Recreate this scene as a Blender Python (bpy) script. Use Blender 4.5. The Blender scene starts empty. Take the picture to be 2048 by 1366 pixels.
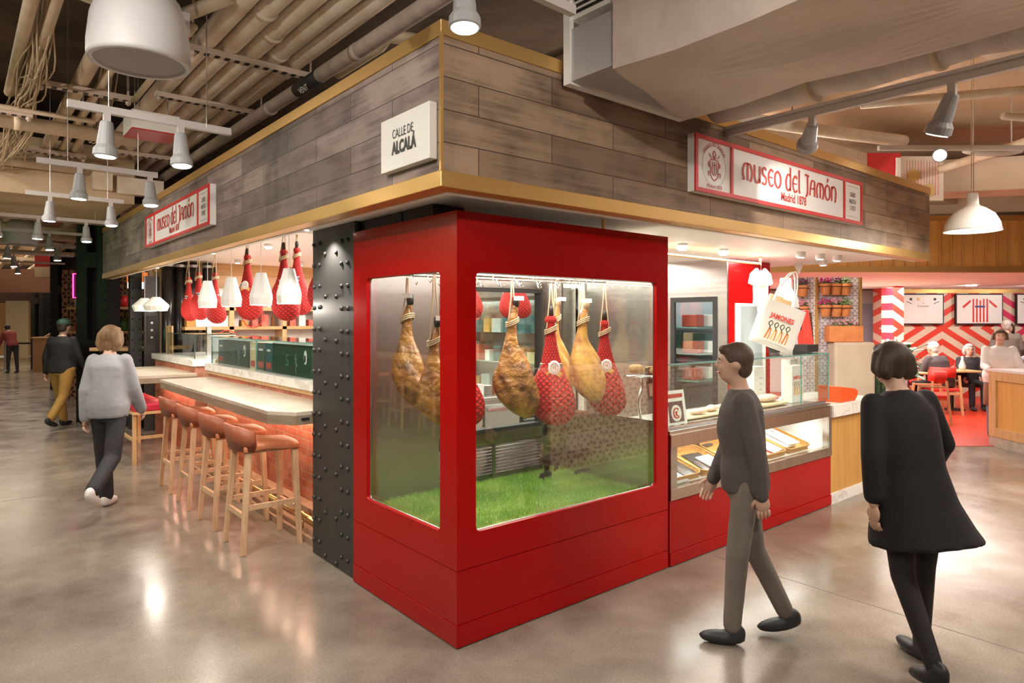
import bpy, bmesh, math, random
from mathutils import Vector, Matrix
random.seed(7)
PI = math.pi
SC = bpy.context.scene
COL = SC.collection
# ---------------- camera, world, exposure ----------------
TH = math.radians(39.86)
FX, FY = math.sin(TH), math.cos(TH)
cam_d = bpy.data.cameras.new('camera'); cam_o = bpy.data.objects.new('camera', cam_d); COL.objects.link(cam_o)
cam_o.location = (-1.975, -2.807, 1.7); cam_o.rotation_euler = (PI/2, 0, -TH)
cam_d.sensor_width = 36; cam_d.lens = 1332/2048*36; cam_d.shift_y = -45/2048; cam_d.clip_start = .05
SC.camera = cam_o
SC.view_settings.view_transform = 'Standard'; SC.view_settings.look = 'None'
SC.view_settings.exposure = 0.25; SC.view_settings.gamma = 1; SC.view_settings.use_curve_mapping = False
wd = bpy.data.worlds.new('hall_light'); SC.world = wd; wd.use_nodes = True
wd.node_tree.nodes['Background'].inputs[0].default_value = (1, .86, .72, 1)
wd.node_tree.nodes['Background'].inputs[1].default_value = .26

def area(name, loc, sx, sy, power, col=(1, .93, .85), rot=(0, 0, 0)):
    l = bpy.data.lights.new(name, 'AREA'); l.shape = 'RECTANGLE'; l.size = sx; l.size_y = sy; l.energy = power; l.color = col
    o = bpy.data.objects.new(name, l); o.location = loc; o.rotation_euler = rot; COL.objects.link(o); return o
def spot(name, loc, tgt, power, ang=60, blend=.6, r=.04, col=(1, .93, .84), parent=None):
    l = bpy.data.lights.new(name, 'SPOT'); l.energy = power; l.spot_size = math.radians(ang); l.spot_blend = blend
    l.shadow_soft_size = r; l.color = col
    o = bpy.data.objects.new(name, l); o.location = loc
    o.rotation_euler = (Vector(tgt) - Vector(loc)).to_track_quat('-Z', 'Y').to_euler(); COL.objects.link(o); return o
def point(name, loc, power, r=.04, col=(1, .9, .78)):
    l = bpy.data.lights.new(name, 'POINT'); l.energy = power; l.shadow_soft_size = r; l.color = col
    o = bpy.data.objects.new(name, l); o.location = loc; COL.objects.link(o); return o
# ceiling panels of the kitchen, deli, display cabinet and restaurant
area('kitchen_panel_light', (1.6, 4.2, 2.57), 1.6, 4.5, 190)
area('kitchen_panel_light', (3.2, 4.0, 2.57), 1.4, 3.5, 150)
area('deli_panel_light', (3.4, .75, 2.32), 2.6, .5, 85)
area('case_strip_light', (.9, .42, 2.2), 1.4, .6, 38, (1, .96, .9))
area('restaurant_panel_light', (10.2, 2.6, 2.33), 5, 3, 330, (1, .92, .85), (0, 0, -TH))
area('hall_panel_light', (-.6, 20, 3.5), 3, 6, 130, (1, .85, .68))
area('back_bar_fill', (2.4, 13.0, 2.7), 3, .3, 90, (1, .82, .62), (math.radians(25), 0, -TH))  # area light added to brighten the tiled back bar wall
area('far_hall_fill', (-1.0, 26, 3.5), 5, 5, 220, (1, .82, .6))  # area light added to brighten the far wall and doors
# area lights without fixtures, added over the aisles as ambient fill
for x, y, w in ((-3.6, -.5, 95), (-3.2, 5, 85), (2.6, -4.6, 125), (7.4, -3.0, 150), (-3, -5.5, 95)):
    area('aisle_fill_light', (x, y, 4.0), 1.1, 1.1, w, (1, .90, .80))

# ---------------- helpers ----------------
def hall(a, d, z=0.):
    """point in the hall grid: the restaurant across the aisle stands at 50 degrees to the stall"""
    return Vector((-1.975 + FX*d + FY*a, -2.807 + FY*d - FX*a, z))
HROT = -TH
def props(o, label=None, cat=None, group=None, kind=None):
    if label: o['label'] = label
    if cat: o['category'] = cat
    if group: o['group'] = group
    if kind: o['kind'] = kind
    return o
def thing(name, label, cat, loc=(0, 0, 0), rz=0, group=None, kind=None):
    o = bpy.data.objects.new(name, None); o.empty_display_size = .1; COL.objects.link(o)
    o.location = loc; o.rotation_euler = (0, 0, rz); return props(o, label, cat, group, kind)
def BM(): return bmesh.new()
def obj(name, bm, mat, parent=None, smooth=False, world=False, bevel=0, label=None, loc=None, rot=None, seg=2):
    me = bpy.data.meshes.new(name)
    if isinstance(bm, bpy.types.Mesh): me = bm
    else:
        bmesh.ops.recalc_face_normals(bm, faces=bm.faces); bm.to_mesh(me); bm.free()
    for m in (mat if isinstance(mat, (list, tuple)) else [mat]):
        if m is not None: me.materials.append(m)
    if smooth:
        for p in me.polygons: p.use_smooth = True
    o = bpy.data.objects.new(name, me); COL.objects.link(o)
    if parent:
        o.parent = parent
        if world: o.location = -Vector(parent.location)
    if loc: o.location = loc
    if rot: o.rotation_euler = rot
    if bevel:
        b = o.modifiers.new('bevel', 'BEVEL'); b.width = bevel; b.segments = seg; b.limit_method = 'ANGLE'
    if label: o['label'] = label
    return o
def tag(o, label, cat, group=None, kind=None): return props(o, label, cat, group, kind)
def struct(name, bm, mat, **k):
    o = obj(name, bm, mat, **k); o['kind'] = 'structure'; return o
def dup(root, loc=None, rz=None, label=None, group=None):
    r = root.copy(); COL.objects.link(r)
    if loc is not None: r.location = loc
    if rz is not None: r.rotation_euler = (0, 0, rz)
    if label: r['label'] = label
    if group: r['group'] = group
    for ch in list(root.children):
        c = ch.copy(); COL.objects.link(c); c.parent = r
        for g in ch.children:
            d = g.copy(); COL.objects.link(d); d.parent = c
    return r
def box(bm, x0, x1, y0, y1, z0, z1, mi=0):
    v = [bm.verts.new(p) for p in ((x0,y0,z0),(x1,y0,z0),(x1,y1,z0),(x0,y1,z0),(x0,y0,z1),(x1,y0,z1),(x1,y1,z1),(x0,y1,z1))]
    for q in ((0,3,2,1),(4,5,6,7),(0,1,5,4),(1,2,6,5),(2,3,7,6),(3,0,4,7)):
        f = bm.faces.new([v[i] for i in q]); f.material_index = mi
    return v
def obox(bm, c, s, M=None, mi=0):
    v = box(bm, -s[0]/2, s[0]/2, -s[1]/2, s[1]/2, -s[2]/2, s[2]/2, mi)
    m = Matrix.Translation(c) @ (M.to_4x4() if M is not None else Matrix())
    for q in v: q.co = m @ q.co
def frame_of(d):
    d = d.normalized(); u = Vector((0, 0, 1)) if abs(d.z) < .95 else Vector((1, 0, 0))
    a = d.cross(u).normalized(); return a, d.cross(a).normalized()
def bar(bm, p0, p1, w, h=None, up=None):
    """square bar between two points"""
    p0, p1 = Vector(p0), Vector(p1); h = h or w; d = (p1-p0).normalized()
    a = d.cross(Vector(up)).normalized() if up else frame_of(d)[0]
    b = a.cross(d).normalized(); vs = []
    for p in (p0, p1):
        for s, t in ((-1,-1),(1,-1),(1,1),(-1,1)): vs.append(bm.verts.new(p + a*s*w/2 + b*t*h/2))
    for q in ((0,1,2,3),(7,6,5,4),(0,4,5,1),(1,5,6,2),(2,6,7,3),(3,7,4,0)): bm.faces.new([vs[i] for i in q])
def tube(bm, pts, r, seg=10, caps=True, closed=False):
    pts = [Vector(p) for p in pts]; n = len(pts); rings = []
    a = None
    for i, p in enumerate(pts):
        if closed: d = pts[(i+1) % n] - pts[i-1]
        else: d = pts[min(i+1, n-1)] - pts[max(i-1, 0)]
        d.normalize()
        if a is None: a, b = frame_of(d)
        else:
            a = (a - d*a.dot(d)); a.normalize(); b = d.cross(a)
        rr = r[i] if isinstance(r, (list, tuple)) else r
        rings.append([bm.verts.new(p + a*math.cos(2*PI*k/seg)*rr + b*math.sin(2*PI*k/seg)*rr) for k in range(seg)])
    for i in range(n if closed else n-1):
        A, B = rings[i], rings[(i+1) % n]
        for k in range(seg): bm.faces.new((A[k], A[(k+1) % seg], B[(k+1) % seg], B[k]))
    if caps and not closed:
        bm.faces.new(rings[0][::-1]); bm.faces.new(rings[-1])
def cyl(bm, p0, p1, r0, r1=None, seg=16): tube(bm, [p0, p1], [r0, r0 if r1 is None else r1], seg)
def lathe(bm, prof, c=(0, 0, 0), seg=24, cap=True, M=None, sx=1, sy=1):
    c = Vector(c); rings = []
    for r, z in prof:
        ring = []
        for k in range(seg):
            p = Vector((r*math.cos(2*PI*k/seg)*sx, r*math.sin(2*PI*k/seg)*sy, z))
            if M is not None: p = M @ p
            ring.append(bm.verts.new(c + p))
        rings.append(ring)
    for A, B in zip(rings, rings[1:]):
        for k in range(seg): bm.faces.new((A[k], A[(k+1) % seg], B[(k+1) % seg], B[k]))
    if cap:
        bm.faces.new(rings[0][::-1]); bm.faces.new(rings[-1])
def ball(bm, c, r, su=14, sv=10, M=None):
    """ellipsoid"""
    if not isinstance(r, (tuple, list)): r = (r, r, r)
    m = Matrix.Translation(c) @ (M.to_4x4() if M is not None else Matrix()) @ Matrix.Diagonal((r[0], r[1], r[2], 1))
    bmesh.ops.create_uvsphere(bm, u_segments=su, v_segments=sv, radius=1, matrix=m)
def prism(bm, poly, o, u, v, t):
    """polygon (a,b) in plane o+u*a+v*b, thickness vector t"""
    o, u, v, t = Vector(o), Vector(u), Vector(v), Vector(t)
    A = [bm.verts.new(o + u*a + v*b) for a, b in poly]; B = [bm.verts.new(q.co + t) for q in A]; n = len(poly)
    bm.faces.new(A); bm.faces.new(B[::-1])
    for i in range(n): bm.faces.new((A[i], B[i], B[(i+1) % n], A[(i+1) % n]))
def rrect(x0, x1, y0, y1, r, n=5):
    P = []
    for cx, cy, a in ((x1-r, y1-r, 0), (x0+r, y1-r, 90), (x0+r, y0+r, 180), (x1-r, y0+r, 270)):
        for k in range(n+1):
            t = math.radians(a + 90*k/n); P.append((cx+r*math.cos(t), cy+r*math.sin(t)))
    return P
def holed(bm, outer, hole, o, u, v, t):
    """rectangular plate (x0,x1,y0,y1) with a rounded hole, both as 4 corner aligned loops"""
    x0, x1, y0, y1 = outer; H = hole; n = len(H)//4
    o, u, v, t = Vector(o), Vector(u), Vector(v), Vector(t)
    O = []
    cs = [(x1, y1), (x0, y1), (x0, y0), (x1, y0)]
    for i, (a, b) in enumerate(cs): O += [(a, b)]*n
    def mk(off):
        hv = [bm.verts.new(o+u*a+v*b+off) for a, b in H]; ov = [bm.verts.new(o+u*a+v*b+off) for a, b in cs]
        fs = []
        for i in range(4):
            for k in range(n-1): fs.append((ov[i], hv[i*n+k], hv[i*n+k+1]))
            j = (i+1) % 4
            fs.append((ov[i], hv[i*n+n-1], hv[(j*n) % (4*n)], ov[j]))
        for q in fs: bm.faces.new(q)
        return hv, ov
    h1, o1 = mk(Vector((0, 0, 0))); h2, o2 = mk(t)
    m = 4*n
    for i in range(m): bm.faces.new((h1[i], h2[i], h2[(i+1) % m], h1[(i+1) % m]))
    for i in range(4): bm.faces.new((o1[i], o2[i], o2[(i+1) % 4], o1[(i+1) % 4]))
def catmull(P, n=6, closed=False):
    P = [Vector(p) for p in P]; R = []; m = len(P)
    for i in range(m if closed else m-1):
        g = (lambda k: P[k % m]) if closed else (lambda k: P[max(0, min(m-1, k))])
        a, b, c, d = g(i-1), g(i), g(i+1), g(i+2)
        for k in range(n):
            t = k/n
            R.append(.5*((2*b) + (c-a)*t + (2*a-5*b+4*c-d)*t*t + (3*b-a-3*c+d)*t**3))
    if not closed: R.append(P[-1])
    return R
# ---- lettering ----
def text_bm(bm, s, size, o, u, v, n, align='CENTER', sx=1., depth=.002, bold=0):
    """built-in font text laid on the plane o,u,v with normal n"""
    cu = bpy.data.curves.new('t', 'FONT'); cu.body = s; cu.size = size; cu.align_x = align; cu.align_y = 'CENTER'; cu.offset = bold
    cu.resolution_u = 3
    ob = bpy.data.objects.new('t', cu); COL.objects.link(ob)
    me = bpy.data.meshes.new_from_object(ob.evaluated_get(bpy.context.evaluated_depsgraph_get()))
    bpy.data.objects.remove(ob); bpy.data.curves.remove(cu)
    o, u, v, n = Vector(o), Vector(u), Vector(v), Vector(n)
    vs = [bm.verts.new(o + u*p.co.x*sx + v*p.co.y + n*depth) for p in me.vertices]
    for p in me.polygons:
        try: bm.faces.new([vs[i] for i in p.vertices])
        except ValueError: pass
    bpy.data.meshes.remove(me)
G = {'m': (1.22, [[(.62,.98),(.3,.92),(.1,.6),(.1,.3),(.2,.06),(.02,.02)], [(.62,1),(.62,0)], [(.62,.98),(.92,.92),(1.1,.6),(1.1,.3),(.98,.02),(.86,.02)]]),
 'u': (.85, [[(.0,.98),(.12,.9),(.12,.4),(.25,.06),(.5,.03),(.68,.25)], [(.72,1),(.72,0)]]),
 's': (.66, [[(.56,.86),(.35,1),(.1,.85),(.18,.6),(.46,.44),(.55,.2),(.35,0),(.05,.1)]]),
 'e': (.74, [[(.66,.86),(.4,1),(.12,.72),(.1,.33),(.35,0),(.68,.14)], [(.12,.52),(.6,.52)]]),
 'o': (.86, [[(.42,1),(.1,.78),(.08,.3),(.4,0),(.74,.25),(.74,.75),(.42,1)]]),
 'd': (.8, [[(.6,.92),(.3,.98),(.08,.6),(.12,.2),(.35,0),(.62,.15)], [(.64,1.45),(.64,0)]]),
 'l': (.36, [[(.12,1.45),(.12,.2),(.3,.02)]]),
 'J': (.62, [[(.0,1.22),(.2,1.3),(.6,1.22)], [(.38,1.25),(.38,.15),(.12,-.12)]]),
 'a': (.84, [[(.02,.02),(.12,.6),(.3,1),(.7,1)], [(.7,1),(.7,0)], [(.16,.5),(.7,.5)]]),
 'n': (.88, [[(.12,1),(.12,0)], [(.12,.8),(.4,1),(.7,.85),(.78,.45),(.66,.02),(.54,.02)]]),
 'O': (.86, [[(.42,1),(.1,.78),(.08,.3),(.4,0),(.74,.25),(.74,.75),(.42,1)], [(.36,1.2),(.52,1.45)]]),
 ' ': (.38, [])}
def stroke(bm, pts, w, P):
    """calligraphic ribbon: wide on downstrokes, thin on level strokes; P maps (x,y) to a point"""
    pts = catmull([(a, b, 0) for a, b in pts], 5) if len(pts) > 2 else [Vector((a, b, 0)) for a, b in pts]
    L = []
    for i, p in enumerate(pts):
        d = (pts[min(i+1, len(pts)-1)] - pts[max(i-1, 0)]).normalized()
        ww = w*(.38 + .62*abs(d.y)**.8); q = Vector((-d.y, d.x, 0))*ww/2
        L.append((bm.verts.new(P(p.x+q.x, p.y+q.y)), bm.verts.new(P(p.x-q.x, p.y-q.y))))
    for (a, b), (c, d) in zip(L, L[1:]): bm.faces.new((a, b, d, c))
def uncial(bm, s, size, o, u, v, n, w=.19, sx=1., depth=.003):
    o, u, v, n = Vector(o), Vector(u), Vector(v), Vector(n)
    tot = sum(G[c][0] + .08 for c in s)*sx; x = -tot/2
    for c in s:
        for st in G[c][1]: stroke(bm, st, w, lambda a, b: o + u*(x + a*sx)*size + v*(b-.5)*size + n*depth)
        x += (G[c][0] + .08)*sx
def uncial_arc(bm, s, size, R, c, u, v, n, mid, sgn=1, w=.2):
    tot = sum(G[ch][0] + .1 for ch in s)*size; ang = mid + sgn*tot/2/R
    c, u, v, n = Vector(c), Vector(u), Vector(v), Vector(n)
    for ch in s:
        wd_ = (G[ch][0] + .1)*size; a0 = ang - sgn*wd_/2/R
        ru = Vector((math.cos(a0), math.sin(a0), 0)); tu = Vector((math.sin(a0), -math.cos(a0), 0))*sgn
        for st in G[ch][1]:
            def P(a, b):
                q = ru*R + tu*(a*size - wd_/2) + ru*sgn*(b-.5)*size
                return c + u*q.x + v*q.y + n*.003
            stroke(bm, st, w, P)
        ang -= sgn*wd_/R
# ---------------- materials ----------------
MATS = {}
def nd(nt, t, **k):
    n = nt.nodes.new(t)
    for a, b in k.items(): setattr(n, a, b)
    return n
def mat(name, col, rough=.5, metal=0, noise=None, col2=None, bump=None, emis=0, ecol=None, spec=None, coat=0, trans=0, stretch=None, sheen=0):
    if name in MATS: return MATS[name]
    m = bpy.data.materials.new(name); m.use_nodes = True; nt = m.node_tree; b = nt.nodes['Principled BSDF']; L = nt.links
    b.inputs['Base Color'].default_value = (*col, 1); b.inputs['Roughness'].default_value = rough; b.inputs['Metallic'].default_value = metal
    if spec is not None: b.inputs['Specular IOR Level'].default_value = spec
    if coat: b.inputs['Coat Weight'].default_value = coat; b.inputs['Coat Roughness'].default_value = .08
    if sheen: b.inputs['Sheen Weight'].default_value = sheen
    if emis: b.inputs['Emission Color'].default_value = (*(ecol or col), 1); b.inputs['Emission Strength'].default_value = emis
    if noise or bump:
        tc = nd(nt, 'ShaderNodeTexCoord'); vec = tc.outputs['Object']
        if stretch:
            mp = nd(nt, 'ShaderNodeMapping'); mp.inputs['Scale'].default_value = stretch; L.new(vec, mp.inputs[0]); vec = mp.outputs[0]
    if noise:
        nz = nd(nt, 'ShaderNodeTexNoise'); nz.inputs['Scale'].default_value = noise; nz.inputs['Detail'].default_value = 5; L.new(vec, nz.inputs['Vector'])
        cr = nd(nt, 'ShaderNodeValToRGB'); cr.color_ramp.elements[0].position = .35; cr.color_ramp.elements[1].position = .68
        cr.color_ramp.elements[0].color = (*col, 1); cr.color_ramp.elements[1].color = (*(col2 or [c*.7 for c in col]), 1)
        L.new(nz.outputs[0], cr.inputs[0]); L.new(cr.outputs[0], b.inputs['Base Color'])
    if bump:
        n2 = nd(nt, 'ShaderNodeTexNoise'); n2.inputs['Scale'].default_value = bump[0]; n2.inputs['Detail'].default_value = 4; L.new(vec, n2.inputs['Vector'])
        bp = nd(nt, 'ShaderNodeBump'); bp.inputs['Strength'].default_value = bump[1]; bp.inputs['Distance'].default_value = bump[2] if len(bump) > 2 else .02
        L.new(n2.outputs[0], bp.inputs['Height']); L.new(bp.outputs[0], b.inputs['Normal'])
    MATS[name] = m; return m
def math_(nt, op, a, b=None, clamp=False):
    n = nd(nt, 'ShaderNodeMath', operation=op); n.use_clamp = clamp
    for i, x in enumerate((a, b)):
        if x is None: continue
        if isinstance(x, (int, float)): n.inputs[i].default_value = x
        else: nt.links.new(x, n.inputs[i])
    return n.outputs[0]
def glassmat(name, tint=(.93, .97, .95), ior=1.5, extra=1.):
    m = bpy.data.materials.new(name); m.use_nodes = True; nt = m.node_tree; nt.nodes.clear(); L = nt.links
    out = nd(nt, 'ShaderNodeOutputMaterial'); mx = nd(nt, 'ShaderNodeMixShader'); fr = nd(nt, 'ShaderNodeLayerWeight'); f0 = ((ior-1)/(ior+1))**2*2
    tr = nd(nt, 'ShaderNodeBsdfTransparent'); tr.inputs[0].default_value = (*tint, 1)
    gl = nd(nt, 'ShaderNodeBsdfGlossy'); gl.inputs['Roughness'].default_value = .01
    fo = math_(nt, 'MULTIPLY', math_(nt, 'ADD', math_(nt, 'MULTIPLY', math_(nt, 'POWER', fr.outputs['Facing'], 5), 1-f0), f0), extra, True)
    L.new(fo, mx.inputs[0]); L.new(tr.outputs[0], mx.inputs[1]); L.new(gl.outputs[0], mx.inputs[2]); L.new(mx.outputs[0], out.inputs[0])
    MATS[name] = m; return m
def axes(nt, a, b, offa=0, offb=0):
    """object coordinates rearranged so that texture x = axis a, y = axis b"""
    tc = nd(nt, 'ShaderNodeTexCoord'); sp = nd(nt, 'ShaderNodeSeparateXYZ'); cb = nd(nt, 'ShaderNodeCombineXYZ'); nt.links.new(tc.outputs['Object'], sp.inputs[0])
    nt.links.new(math_(nt, 'ADD', sp.outputs[a], offa), cb.inputs[0]); nt.links.new(math_(nt, 'ADD', sp.outputs[b], offb), cb.inputs[1]); return cb.outputs[0], sp
def plank_mat(name, ax, c1, c2, mortar, w, h, rough=.55, gap=.0025, offa=0, offb=0, grain=(2.2, 26), dark=(.10, .075, .06), bumpd=.3, offset=.5, darkf=.55):
    m = bpy.data.materials.new(name); m.use_nodes = True; nt = m.node_tree; b = nt.nodes['Principled BSDF']; L = nt.links
    v, sp = axes(nt, ax[0], ax[1], offa, offb)
    br = nd(nt, 'ShaderNodeTexBrick'); L.new(v, br.inputs['Vector']); br.offset = offset
    br.inputs['Color1'].default_value = (*c1, 1); br.inputs['Color2'].default_value = (*c2, 1); br.inputs['Mortar'].default_value = (*mortar, 1)
    br.inputs['Scale'].default_value = 1; br.inputs['Mortar Size'].default_value = gap; br.inputs['Brick Width'].default_value = w; br.inputs['Row Height'].default_value = h
    br.inputs['Bias'].default_value = 0
    mp = nd(nt, 'ShaderNodeMapping'); mp.inputs['Scale'].default_value = (grain[0], grain[1], 1); L.new(v, mp.inputs[0])
    nz = nd(nt, 'ShaderNodeTexNoise'); nz.inputs['Scale'].default_value = 1; nz.inputs['Detail'].default_value = 8; nz.inputs['Roughness'].default_value = .65; L.new(mp.outputs[0], nz.inputs['Vector'])
    n2 = nd(nt, 'ShaderNodeTexNoise'); n2.inputs['Scale'].default_value = 3.2; n2.inputs['Detail'].default_value = 5; L.new(v, n2.inputs['Vector'])
    f = math_(nt, 'MULTIPLY', nz.outputs[0], n2.outputs[0])
    rp = nd(nt, 'ShaderNodeMapRange'); rp.inputs[1].default_value = .2; rp.inputs[2].default_value = .42; L.new(f, rp.inputs[0])
    mx = nd(nt, 'ShaderNodeMixRGB'); mx.inputs[2].default_value = (*dark, 1)
    L.new(math_(nt, 'MULTIPLY', rp.outputs[0], darkf), mx.inputs[0]); L.new(br.outputs[0], mx.inputs[1]); L.new(mx.outputs[0], b.inputs['Base Color'])
    b.inputs['Roughness'].default_value = rough
    bp = nd(nt, 'ShaderNodeBump'); bp.inputs['Strength'].default_value = bumpd; bp.inputs['Distance'].default_value = .003
    L.new(math_(nt, 'SUBTRACT', nz.outputs[0], br.outputs['Fac']), bp.inputs['Height']); L.new(bp.outputs[0], b.inputs['Normal'])
    MATS[name] = m; return m
def star_mat(name, ax, s, cbase, cpet, rough=.3, kind='star'):
    """cement tile with a ring of petals, repeated on a grid of size s"""
    m = bpy.data.materials.new(name); m.use_nodes = True; nt = m.node_tree; b = nt.nodes['Principled BSDF']; L = nt.links
    v, sp = axes(nt, *ax)
    s2 = nd(nt, 'ShaderNodeSeparateXYZ'); L.new(v, s2.inputs[0])
    fx = math_(nt, 'SUBTRACT', math_(nt, 'FRACT', math_(nt, 'DIVIDE', s2.outputs[0], s)), .5)
    fy = math_(nt, 'SUBTRACT', math_(nt, 'FRACT', math_(nt, 'DIVIDE', s2.outputs[1], s)), .5)
    r = math_(nt, 'SQRT', math_(nt, 'ADD', math_(nt, 'MULTIPLY', fx, fx), math_(nt, 'MULTIPLY', fy, fy)))
    th = math_(nt, 'ARCTAN2', fy, fx)
    c = math_(nt, 'COSINE', math_(nt, 'MULTIPLY', th, 8))
    # petals: radius band .17-.47 modulated by cos(8 th)
    band = math_(nt, 'SUBTRACT', .16, math_(nt, 'ABSOLUTE', math_(nt, 'SUBTRACT', r, .33)))
    pet = math_(nt, 'GREATER_THAN', math_(nt, 'ADD', math_(nt, 'MULTIPLY', c, .09), band), .10 if kind == 'star' else .07)
    dia = math_(nt, 'LESS_THAN', math_(nt, 'SUBTRACT', .95, math_(nt, 'ADD', math_(nt, 'ABSOLUTE', fx), math_(nt, 'ABSOLUTE', fy))), .07)
    f = math_(nt, 'MAXIMUM', pet, dia)
    if kind != 'star': f = math_(nt, 'MAXIMUM', f, math_(nt, 'LESS_THAN', r, .1))
    mx = nd(nt, 'ShaderNodeMixRGB'); mx.inputs[1].default_value = (*cbase, 1); mx.inputs[2].default_value = (*cpet, 1); L.new(f, mx.inputs[0]); L.new(mx.outputs[0], b.inputs['Base Color'])
    b.inputs['Roughness'].default_value = rough; MATS[name] = m; return m
# ---------------- basic materials ----------------
white = mat('white_paint', (.80, .77, .72), .6)
ceilw = mat('white_ceiling', (.88, .85, .80), .45)
beige = mat('beige_paint', (.56, .42, .27), .7, noise=3, col2=(.46, .33, .2))
pipeb = mat('beige_pipe', (.62, .49, .34), .55, noise=6, col2=(.52, .4, .27))
pipew = mat('cream_pipe', (.80, .69, .56), .45, noise=5, col2=(.66, .52, .37))
slabm = mat('dark_slab', (.10, .07, .045), .9, noise=2.2, col2=(.045, .03, .02), bump=(14, .5))
slabl = mat('painted_slab', (.62, .47, .33), .8, noise=1.5, col2=(.5, .36, .24), bump=(9, .5))
brass = mat('brass', (.66, .42, .15), .4, .8, noise=2, col2=(.70, .43, .15), stretch=(.3, .3, 8))
brassp = mat('polished_brass', (.85, .60, .27), .3, 1)
steel = mat('brushed_steel', (.62, .60, .57), .26, 1, noise=3, col2=(.5, .48, .46), stretch=(.4, .4, 9))
steeld = mat('dull_steel', (.42, .40, .38), .35, 1)
chrome = mat('chrome', (.8, .8, .8), .12, 1)
black = mat('black_steel', (.024, .022, .021), .46, .3, bump=(60, .15, .003), spec=.55)
blackm = mat('black_matt', (.012, .011, .010), .6)
rubber = mat('black_rubber', (.02, .02, .02), .7)
red = mat('red_lacquer', (.37, .001, .0016), .28, spec=.2, coat=.15)
redm = mat('red_frame', (.62, .02, .02), .4)
signw = mat('sign_white', (.80, .77, .74), .35)
inkred = mat('ink_red', (.5, .03, .02), .5)
inkblk = mat('ink_black', (.03, .028, .028), .5)
inkgrey = mat('ink_grey', (.2, .18, .17), .5)
lampm = mat('lamp_housing', (.42, .42, .43), .45)
glow = mat('lamp_glow', (1, .95, .88), .5, emis=14, ecol=(1, .93, .82))
glow2 = mat('soft_glow', (1, .95, .88), .5, emis=5, ecol=(1, .94, .85))
glass = glassmat('clear_glass', ior=1.5)
glassc = glassmat('case_glass', (.95, .97, .95), ior=1.6, extra=1.15)
glassg = mat('glass_edge', (.14, .30, .26), .25, spec=.5)
oak = mat('oak', (.62, .34, .12), .42, noise=2.5, col2=(.5, .25, .075), stretch=(9, 9, .8))
oakl = mat('light_oak', (.66, .42, .20), .42, noise=3, col2=(.54, .32, .14), stretch=(9, 9, .8))
oakx = mat('oak_board', (.62, .38, .16), .45, noise=3, col2=(.5, .29, .11), stretch=(.9, 9, 9))

# ---------------- floor ----------------
def floor_mat():
    m = bpy.data.materials.new('polished_concrete'); m.use_nodes = True; nt = m.node_tree; b = nt.nodes['Principled BSDF']; L = nt.links
    tc = nd(nt, 'ShaderNodeTexCoord')
    def nz(s, d, ro=.55):
        n = nd(nt, 'ShaderNodeTexNoise'); n.inputs['Scale'].default_value = s; n.inputs['Detail'].default_value = d; n.inputs['Roughness'].default_value = ro
        L.new(tc.outputs['Object'], n.inputs['Vector']); return n.outputs[0]
    a, c, e = nz(.7, 6, .6), nz(90, 2), nz(2.6, 7, .62)
    r = nd(nt, 'ShaderNodeValToRGB'); r.color_ramp.elements[0].position = .36; r.color_ramp.elements[1].position = .66
    r.color_ramp.elements[0].color = (.145, .115, .088, 1); r.color_ramp.elements[1].color = (.32, .275, .225, 1)
    L.new(math_(nt, 'ADD', math_(nt, 'MULTIPLY', a, .65), math_(nt, 'MULTIPLY', e, .35)), r.inputs[0])
    mx = nd(nt, 'ShaderNodeMixRGB', blend_type='MULTIPLY'); mx.inputs[0].default_value = .5; L.new(r.outputs[0], mx.inputs[1])
    r2 = nd(nt, 'ShaderNodeMapRange'); r2.inputs[1].default_value = .3; r2.inputs[2].default_value = .7; r2.inputs[3].default_value = .6; r2.inputs[4].default_value = 1.15; L.new(c, r2.inputs[0])
    cb = nd(nt, 'ShaderNodeCombineXYZ'); [L.new(r2.outputs[0], cb.inputs[i]) for i in range(3)]; L.new(cb.outputs[0], mx.inputs[2]); L.new(mx.outputs[0], b.inputs['Base Color'])
    r3 = nd(nt, 'ShaderNodeMapRange'); r3.inputs[1].default_value = .3; r3.inputs[2].default_value = .7; r3.inputs[3].default_value = .13; r3.inputs[4].default_value = .27; L.new(e, r3.inputs[0]); L.new(r3.outputs[0], b.inputs['Roughness'])
    b.inputs['Specular IOR Level'].default_value = .6
    bp = nd(nt, 'ShaderNodeBump'); bp.inputs['Strength'].default_value = .05; bp.inputs['Distance'].default_value = .02; L.new(nz(5, 3), bp.inputs['Height']); L.new(bp.outputs[0], b.inputs['Normal'])
    return m
b = BM(); box(b, -14, 22, -12, 34, -.1, 0); struct('floor', b, floor_mat())
b = BM(); box(b, 2.195, 2.2, -9, -.06, 0, .0008); box(b, -9, -.5, 5.0, 5.004, 0, .0008); struct('trim_1', b, mat('joint_filler', (.11, .09, .075), .6))
redfl = mat('red_floor', (.56, .045, .014), .35, noise=4, col2=(.48, .03, .012))
b = BM(); obox(b, hall(9, 12.5, .002), (16, 7.2, .004), Matrix.Rotation(HROT, 3, 'Z')); struct('floor', b, redfl)

# ---------------- ceilings of the hall ----------------
b = BM(); box(b, -14, 2.6, -12, 34, 4.3, 4.5); struct('ceiling', b, slabm)
b = BM(); box(b, 2.6, 22, -12, 34, 4.1, 4.5); struct('ceiling', b, slabl)
b = BM(); box(b, -9, -.3, 6.4, 8.6, 3.1, 3.75); struct('ceiling_beam', b, beige)
b = BM(); box(b, -9, 1.5, 9.6, 26, 3.55, 3.6); struct('ceiling', b, mat('far_ceiling', (.5, .36, .22), .8, noise=1.4, col2=(.2, .13, .08)))

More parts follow.
